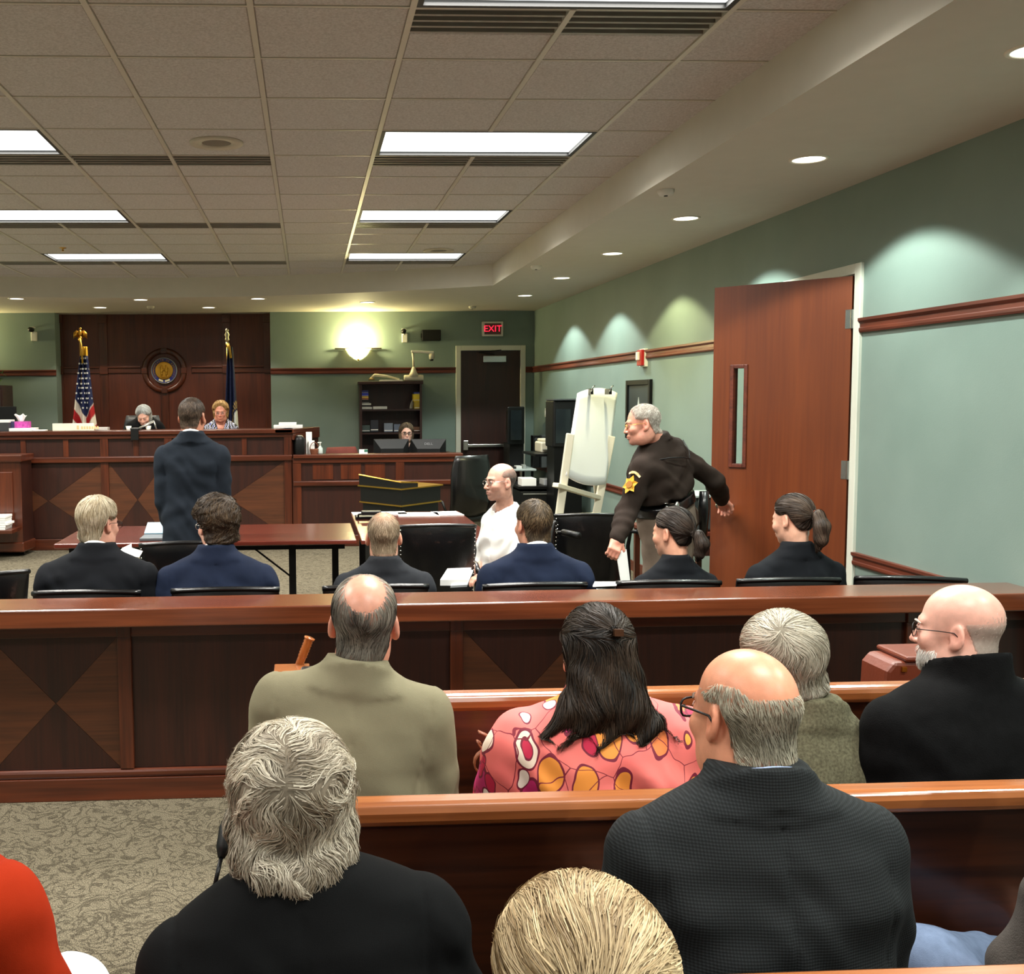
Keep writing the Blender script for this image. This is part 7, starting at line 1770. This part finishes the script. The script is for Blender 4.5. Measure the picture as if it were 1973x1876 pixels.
b1 = bx(970, 1034, 863, 870, 13.9, .6); t = thing('equipment_cart', 'white-topped cart with cables under the big television', 'cart', ((b1[0] + b1[1]) / 2, 13.9, 0)); part('top', plain('pale_laminate', (190, 200, 196), .4), t, (b1[0], b1[1], 13.9, 14.6, .76, .79), bevel=.01); part('shelf', BLACK_P, t, (b1[0] + .04, b1[1] - .02, 13.95, 14.55, .38, .40))
for x in (b1[0] + .04, b1[1] - .06):
    for y in (13.95, 14.52): part('leg', BLACK_M, t, (x, x + .03, y, y + .03, 0, .76))
g = 'small things on the white-topped cart'
for nm, lab, px0, px1, py0, py1, c in (('keyboard', 'black keyboard at the left of the white-topped cart', 981, 995, 861, 864, (20, 20, 22)), ('paper_stack', 'white papers on the white-topped cart', 995, 1006, 859, 864, (230, 230, 228)), ('adapter_box', 'small pale adapter on the white-topped cart', 1008, 1014, 857, 864, (160, 164, 160))):
    q = bx(px0, px1, py0, py1, 13.95, .2); o = part(nm, plain(nm + '_c', c, .5), None, (q[0], q[1], q[2], q[3], .791, .791 + q[5] - q[4]), bevel=.003); tag(o, lab, 'papers' if 'paper' in nm else 'device', g)
for px0, px1, py0, lab in ((1027, 1040, 839, 'small black speaker left of the cream printer'), (1044, 1054, 838, 'small grey speaker behind the cream printer')):
    q = bx(px0, px1, py0, 862, 14.1, .15); t = thing('desktop_speaker', lab, 'speaker', (q[0], 14.1, .79)); part('cabinet', BLACK_P if px0 < 1040 else plain('grey_plastic', (70, 74, 74), .5), t, (q[0], q[1], 14.1, 14.25, .79, q[5]), bevel=.008); MB().lathe([(.03, 0), (.035, -.006), (.001, -.002)], ((q[0] + q[1]) / 2, 14.1, q[5] - .06), 16, 'y', cap=False).build('cone', plain('cone_grey', (40, 42, 42), .7), t, True)
q = bx(1042, 1066, 846, 872, 12.6, .35); t = thing('printer', 'small cream printer on the black cart beside the easel', 'printer', ((q[0] + q[1]) / 2, 12.6, q[4])); part('body', CREAM_P, t, (q[0], q[1], 12.6, 12.95, q[4], q[4] + .13), bevel=.02); part('lid', CREAM_P, t, (q[0] + .03, q[1] - .01, 12.66, 12.95, q[4] + .13, q[5]), bevel=.015); part('tray', plain('tray_grey', (150, 150, 140), .5), t, (q[0] + .02, q[1] - .02, 12.5, 12.62, q[4] + .04, q[4] + .05))
zt_ = q[4]; t = thing('black_cart', 'black metal equipment cart with drawers left of the easel', 'cart', (2.45, 12.6, 0)); x0 = AY(1000, 900, 12.3).x; x1 = AY(1100, 900, 12.3).x
part('top', BLACK_M, t, (x0 + .2, x1, 12.35, 13.1, zt_ - .03, zt_), bevel=.004); part('shelf', BLACK_M, t, (x0, x1, 12.3, 13.1, .66, .69)); part('drawer', BLACK_P, t, (x0 + .02, x0 + .5, 12.3, 12.9, .32, .63), bevel=.006); part('drawer', BLACK_P, t, (x0 + .02, x0 + .5, 12.3, 12.9, .05, .30), bevel=.006); part('drawer_edge', SILVER, t, (x0 + .05, x0 + .48, 12.29, 12.30, .595, .61)); part('drawer_edge', SILVER, t, (x0 + .05, x0 + .48, 12.29, 12.30, .27, .28)); part('lower_shelf', BLACK_M, t, (x0 + .52, x1, 12.3, 13.1, .30, .33))
for x in (x0 + .5, x1 - .04): part('post', BLACK_M, t, (x, x + .04, 12.32, 12.36, 0, zt_ - .03))
part('recorder', plain('recorder_black', (24, 24, 25), .3), t, (x0 + .55, x1 - .08, 12.35, 12.9, .33, .47), bevel=.005)
q = bx(1006, 1034, 882, 896, 12.35, .25); o = part('paper_stack', PAPER, None, (q[0], q[1], 12.36, 12.6, .691, .70 + .08), bevel=.004); tag(o, 'white paper packet on the middle shelf of the black cart', 'papers')
q = bx(1050, 1074, 886, 900, 12.4, .2); o = part('box', plain('grey_carton', (170, 172, 172), .5), None, (q[0], q[1], 12.45, 12.7, .691, .76), bevel=.003); tag(o, 'small grey carton on the middle shelf of the black cart', 'box')
o = part('hanging_tag', plain('amber_tag', (216, 150, 40), .6), None, (AY(1063, 880, 12.34).x, AY(1072, 880, 12.34).x, 12.335, 12.349, zt_ - .13, zt_ - .03)); tag(o, 'amber tag hanging from the black cart top', 'tag')
b2 = bx(1066, 1106, 771, 862, 11.9, .6); t = thing('television', 'tall black television cabinet partly hidden by the white easel board', 'television', (b2[0], 11.9, 0)); part('case', BLACK_P, t, (b2[0], b2[1] + .15, 11.9, 12.3, b2[4], b2[5]), bevel=.02); part('screen', plain('tv_glass', (30, 36, 38), .12), t, (b2[0] + .03, b2[0] + .2, 11.895, 11.91, b2[4] + .05, b2[5] - .1)); part('top_trim', plain('grey_plastic', (70, 74, 74), .5), t, (b2[0], b2[0] + .25, 11.88, 12.28, b2[5], b2[5] + .015)); part('stand', BLACK_M, t, (b2[0] + .02, b2[1] + .1, 11.92, 12.28, .0, b2[4]))

# low table and tank beyond the officer, by the door
t = thing('side_table', 'low cherry side table beyond the officer near the door', 'table', (2.85, 7.9, 0)); part('top', W_TRIM_X, t, (2.55, 3.15, 7.6, 8.3, .70, .73), bevel=.005); part('apron', W_DARKX, t, (2.6, 3.1, 7.64, 7.67, .55, .70))
for x in (2.58, 3.08):
    for y in (7.63, 8.24): part('leg', W_Z, t, (x, x + .04, y, y + .04, 0, .70))
t = thing('storage_bin', 'translucent dark plastic bin with pale rim between officer and door', 'bin', (2.8, 7.9, .73)); part('tub', plain('smoky_plastic', (58, 66, 66), .3, vary=.3), t, (2.6, 3.05, 7.65, 8.05, .731, .98), bevel=.02); part('rim', plain('pale_rim', (176, 190, 186), .4), t, (2.58, 3.07, 7.63, 8.07, .98, 1.0), bevel=.006)

# ------------------------------------------------------------------ small things held by or lying near people
def sheet_at(name, lab, cat, pts, mat=PAPER, th=.002):
    m = MB(); m.add(pts, [tuple(range(len(pts)))]); o = m.build(name, mat, None); o.modifiers.new('t', 'SOLIDIFY').thickness = th; tag(o, lab, cat); return o
sheet_at('paper_sheet', 'white paper held by the grey-haired man in black suit', 'paper', [AY(226, 1066, 5.3), AY(268, 1074, 5.3), AY(275, 1062, 5.42), AY(254, 1056, 5.45), AY(253, 1048, 5.5), AY(236, 1056, 5.45)])
sheet_at('paper_sheet', 'folded white paper hanging from the officer left hand', 'paper', [AY(1186, 1062, 5.98), AY(1206, 1058, 6.0), AY(1213, 1118, 5.98), AY(1196, 1122, 5.96)], th=.006)
t = thing('folder', 'white folders and papers on the lap beside the navy-suited man', 'papers', AY(885, 1120, 5.1)); c = AY(880, 1112, 5.25)
m = MB(); m.add([AY(848, 1128, 5.1), AY(900, 1128, 5.1), AY(908, 1104, 5.3), AY(862, 1106, 5.3)], [(0, 1, 2, 3)]); o = m.build('lower_folder', PAPER, t); o.modifiers.new('t', 'SOLIDIFY').thickness = .03
m = MB(); m.add([AY(868, 1128, 5.08), AY(900, 1126, 5.08), AY(912, 1098, 5.25), AY(886, 1094, 5.25)], [(0, 1, 2, 3)]); o = m.build('upper_folder', plain('manila_grey', (196, 200, 200), .6), t); o.modifiers.new('t', 'SOLIDIFY').thickness = .012
sheet_at('paper_sheet', 'small white paper at the bar beside the woman with low ponytail', 'paper', [AY(1142, 1128, 4.78), AY(1188, 1126, 4.78), AY(1186, 1120, 4.95), AY(1146, 1120, 4.95)], th=.006)
t = thing('laptop', 'grey laptop corner on the long table by the standing man', 'laptop', (-1.02, 7.45, .75)); c0 = AZ(268, 1042, .755); part('base', plain('laptop_grey', (84, 88, 92), .4), t, (c0.x, c0.x + .3, 7.4, 7.62, .751, .772), bevel=.004)
m = MB(); m.add([(c0.x, 7.62, .772), (c0.x + .3, 7.62, .772), (c0.x + .3, 7.80, .83), (c0.x, 7.80, .83)], [(0, 1, 2, 3)]); o = m.build('screen', plain('laptop_blue', (120, 160, 180), .3), t); o.modifiers.new('t', 'SOLIDIFY').thickness = .008

# officer's gear
o_ = OFF; P = o_.PEL
def loop(rx, ry, z, h, th, n=40, cy=.0):
    m = MB(); prof = [(1, z - h), (1 + th, z - h), (1 + th, z + h), (1, z + h)]
    vs = [(k * rx * math.cos(2 * math.pi * i / n) + P[0], k * ry * math.sin(2 * math.pi * i / n) + P[1] + cy, zz + P[2]) for k, zz in prof for i in range(n)]
    m.add(vs, [(a * n + i, a * n + (i + 1) % n, ((a + 1) % 4) * n + (i + 1) % n, ((a + 1) % 4) * n + i) for a in range(4) for i in range(n)]); return m
BZ_ = .74 * o_.tl + .028
V, F = nets(lambda q: np.maximum(o_.torso_d(q, .020), np.abs(o_.T2(q)[:, 2] + BZ_) - .030), o_.PEL - A3(.3, .3, .1), o_.PEL + A3(.3, .3, .3), .008); o_.add('duty_belt', V, F, BLACK_V)
cb = o_.Rb.T @ np.array([0, -1, 0], f32)       # direction towards the gallery in officer coordinates
def belt_pt(a, z, r=1.0):
    q = o_.Tb((0, .02, -BZ_ + z)); dd = A3(math.cos(a), math.sin(a), 0)
    for k in range(60):                          # march out to the belt surface
        x = q + dd * (.08 + .004 * k)
        if o_.torso_d(x[None].astype(f32), .022)[0] > 0: break
    return tuple(float(v) for v in q + dd * (.08 + .004 * k) * r)
a0 = math.atan2(cb[1], cb[0])
for k in range(3): 
    c = belt_pt(a0 - .25 + .02 * k, .02 - .02 * k); MB().sphere(c, (.022, .012, .004), 6).build('belt_keeper', CHROME, o_.root, True, world_coords=False)
c = belt_pt(a0 + .08, .0, 1.0); MB().sphere(c, (.022, .016, .028), 8).build('cuff_case_snap', CHROME, o_.root, True, world_coords=False)
ar = a0 + 1.25; c = belt_pt(ar, -.08, 1.12); m = MB(); m.tube([(c[0], c[1], c[2] + .15), (c[0], c[1], c[2] + .05), (c[0], c[1], c[2] - .12)], [.028, .034, .022], 10); m.build('holster', BLACK_V, o_.root, True, world_coords=False)
# shoulder badge on the left sleeve and chevron above it
sh, el, _w = o_.arms[-1]
ax = (el - sh) / np.linalg.norm(el - sh); outv = cb * .75 + o_.Rb.T @ np.array([-1, 0, 0], f32); outv = outv - ax * (outv @ ax); outv /= np.linalg.norm(outv); sidev = np.cross(ax, outv)
PATCH = plain('gold_patch', (206, 150, 30), .6, vary=.25, vscale=80)
def patch(name, pts, off, depth, mat):
    """flat embroidered shape wrapped on the sleeve: pts in (across, along)"""
    n = len(pts); vs = []
    for dd in (depth, depth - .006):
        for a_, l in pts:
            ang = a_ / .075; base = sh + ax * (off + l); vs.append(tuple(base + (outv * math.cos(ang) + sidev * math.sin(ang)) * (.078 + dd)))
    c1 = tuple(np.mean(np.array(vs[:n]), 0) + outv * .002); vs.append(c1)
    m = MB(); m.add(vs, [(i, (i + 1) % n, 2 * n) for i in range(n)] + [(i, (i + 1) % n, n + (i + 1) % n, n + i) for i in range(n)]); m.build(name, mat, o_.root, world_coords=False)
star = [((.046 if k % 2 == 0 else .030) * math.sin(k * math.pi / 6), -(.058 if k % 2 == 0 else .036) * math.cos(k * math.pi / 6)) for k in range(12)]
patch('sleeve_badge', star, .115, .004, PATCH); patch('shoulder_rocker', [(-.04, .012), (-.02, .0), (.0, -.004), (.02, .0), (.04, .012), (.036, .024), (.018, .013), (0, .009), (-.018, .013), (-.036, .024)], .035, .004, plain('pale_gold_patch', (226, 206, 150), .6))
patch('badge_centre', [(.018 * math.sin(k * math.pi / 6), .022 * math.cos(k * math.pi / 6)) for k in range(12)], .115, .008, plain('dark_gold_patch', (150, 96, 20), .6))
pts = [o_.Tb((-.19, -.03, -.085)), o_.Tb((-.10, -.125, -.09)), o_.Tb((.0, -.158, -.12)), o_.Tb((.07, -.158, -.15)), o_.Tb((.10, -.145, -.11)), o_.Tb((.13, -.10, -.05))]
MB().tube([tuple(float(v) for v in q) for q in pts], .0035, 6).build('radio_cord', BLACK_P, o_.root, True, world_coords=False)

# things near the front pews
t = thing('wooden_cane', 'turned wooden baton handle standing up beyond the olive-suited man', 'cane', (-.05, 3.35, 0)); a_, b_ = AY(572, 1292, 3.30), AY(597, 1228, 3.30)
d = (b_ - a_); pts = []; rs = []
for k in range(25):
    q = a_ + d * (k / 24); pts.append(q); rs.append(.0135 + .0022 * (1 if (k % 2 and 9 < k < 22) else 0) + (.004 if k > 22 else 0))
MB().tube(pts, rs, 12).build('grip', wood('cane_wood', (120, 56, 16), (170, 92, 36), 'z', .25, .5), t, True); MB().tube([(a_.x - .25, 3.28, .01), a_], .012, 10).build('shaft', wood('cane_wood', (120, 56, 16), (170, 92, 36), 'z', .25, .5), t, True)
c = AY(606, 1285, 3.2); t = thing('camera', 'small silver and black camera on the front pew by the baton', 'camera', (c.x, 3.2, .9)); part('body', BLACK_P, t, (c.x - .04, c.x + .05, 3.17, 3.22, c.z - .1, c.z), bevel=.006); part('silver_band', SILVER, t, (c.x - .042, c.x + .0, 3.165, 3.225, c.z - .06, c.z - .005), bevel=.004)
part('strap', BLACK_P, t, (c.x - .01, c.x + .01, 3.16, 3.17, .47, c.z - .08))
c = AY(556, 1294, 3.25); t = thing('wooden_box', 'light brown wooden block beyond the olive-suited man shoulder', 'box', (c.x, 3.25, .46)); part('body', W_RAIL, t, (c.x - .04, c.x + .06, 3.22, 3.30, .465, c.z), bevel=.006); part('lid', W_RAIL, t, (c.x - .045, c.x + .065, 3.215, 3.305, c.z, c.z + .012), bevel=.003)
LEATH = plain('brown_leather', (104, 46, 28), .4, vary=.15, bmp=.2, bscale=80)
c0, c1 = AY(1700, 1270, 3.2), AY(1790, 1270, 3.2); t = thing('leather_bag', 'brown leather case standing beyond the pew rail beside the bald man', 'bag', ((c0.x + c1.x) / 2, 3.25, .46)); zt_ = AY(1730, 1272, 3.2).z
m = MB(); m.prism([(c0.x - .01, .465), (c1.x + .1, .465), (c1.x + .1, zt_), (c0.x + .03, zt_), (c0.x + .005, zt_ - .03)], 3.18, 3.34, 'y'); m.build('body', LEATH, t, False, .012); part('flap', LEATH, t, (c0.x + .06, c1.x + .08, 3.17, 3.35, zt_, zt_ + .018), bevel=.008); part('clasp', BRASS, t, (c0.x + .05, c0.x + .065, 3.172, 3.18, zt_ - .03, zt_ - .015))
t = thing('handbag', 'tan leather handbag with a bow left of the floral blouse', 'bag', AY(945, 1440, 2.7)); c = AY(945, 1440, 2.75)
part('body', plain('tan_leather', (134, 76, 46), .5), t, (c.x - .02, c.x + .12, 2.62, 2.72, .465, c.z - .02), bevel=.02)
for k in range(3):
    m = MB().sheet(lambda u, v: (c.x - .02 + .03 * k * u + .035 * math.cos(u * 4 + k * 2), 2.70 - .02 * v, c.z - .02 + .05 * k * .5 + .035 * math.sin(u * 4 + k)), 10, 2); o = m.build('bow_loop', plain('tan_leather', (134, 76, 46), .5), t, True); o.modifiers.new('t', 'SOLIDIFY').thickness = .004
c = AZ(432, 1640, .05); t = thing('umbrella', 'furled black umbrella leaning in the aisle by the silver-haired woman', 'umbrella', (c.x, c.y, 0))
tp, bt = AY(447, 1560, 2.35), AY(426, 1652, 2.28); MB().tube([bt, bt.lerp(tp, .2), bt.lerp(tp, .6), tp], [.008, .017, .02, .012], 10).build('canopy', BLACK_P, t, True); MB().tube([tp, tp + (tp - bt) * .6], .006, 8).build('shaft', BLACK_M, t, True); MB().tube([bt, bt + (bt - tp) * .6], .005, 8).build('ferrule', BLACK_M, t, True)
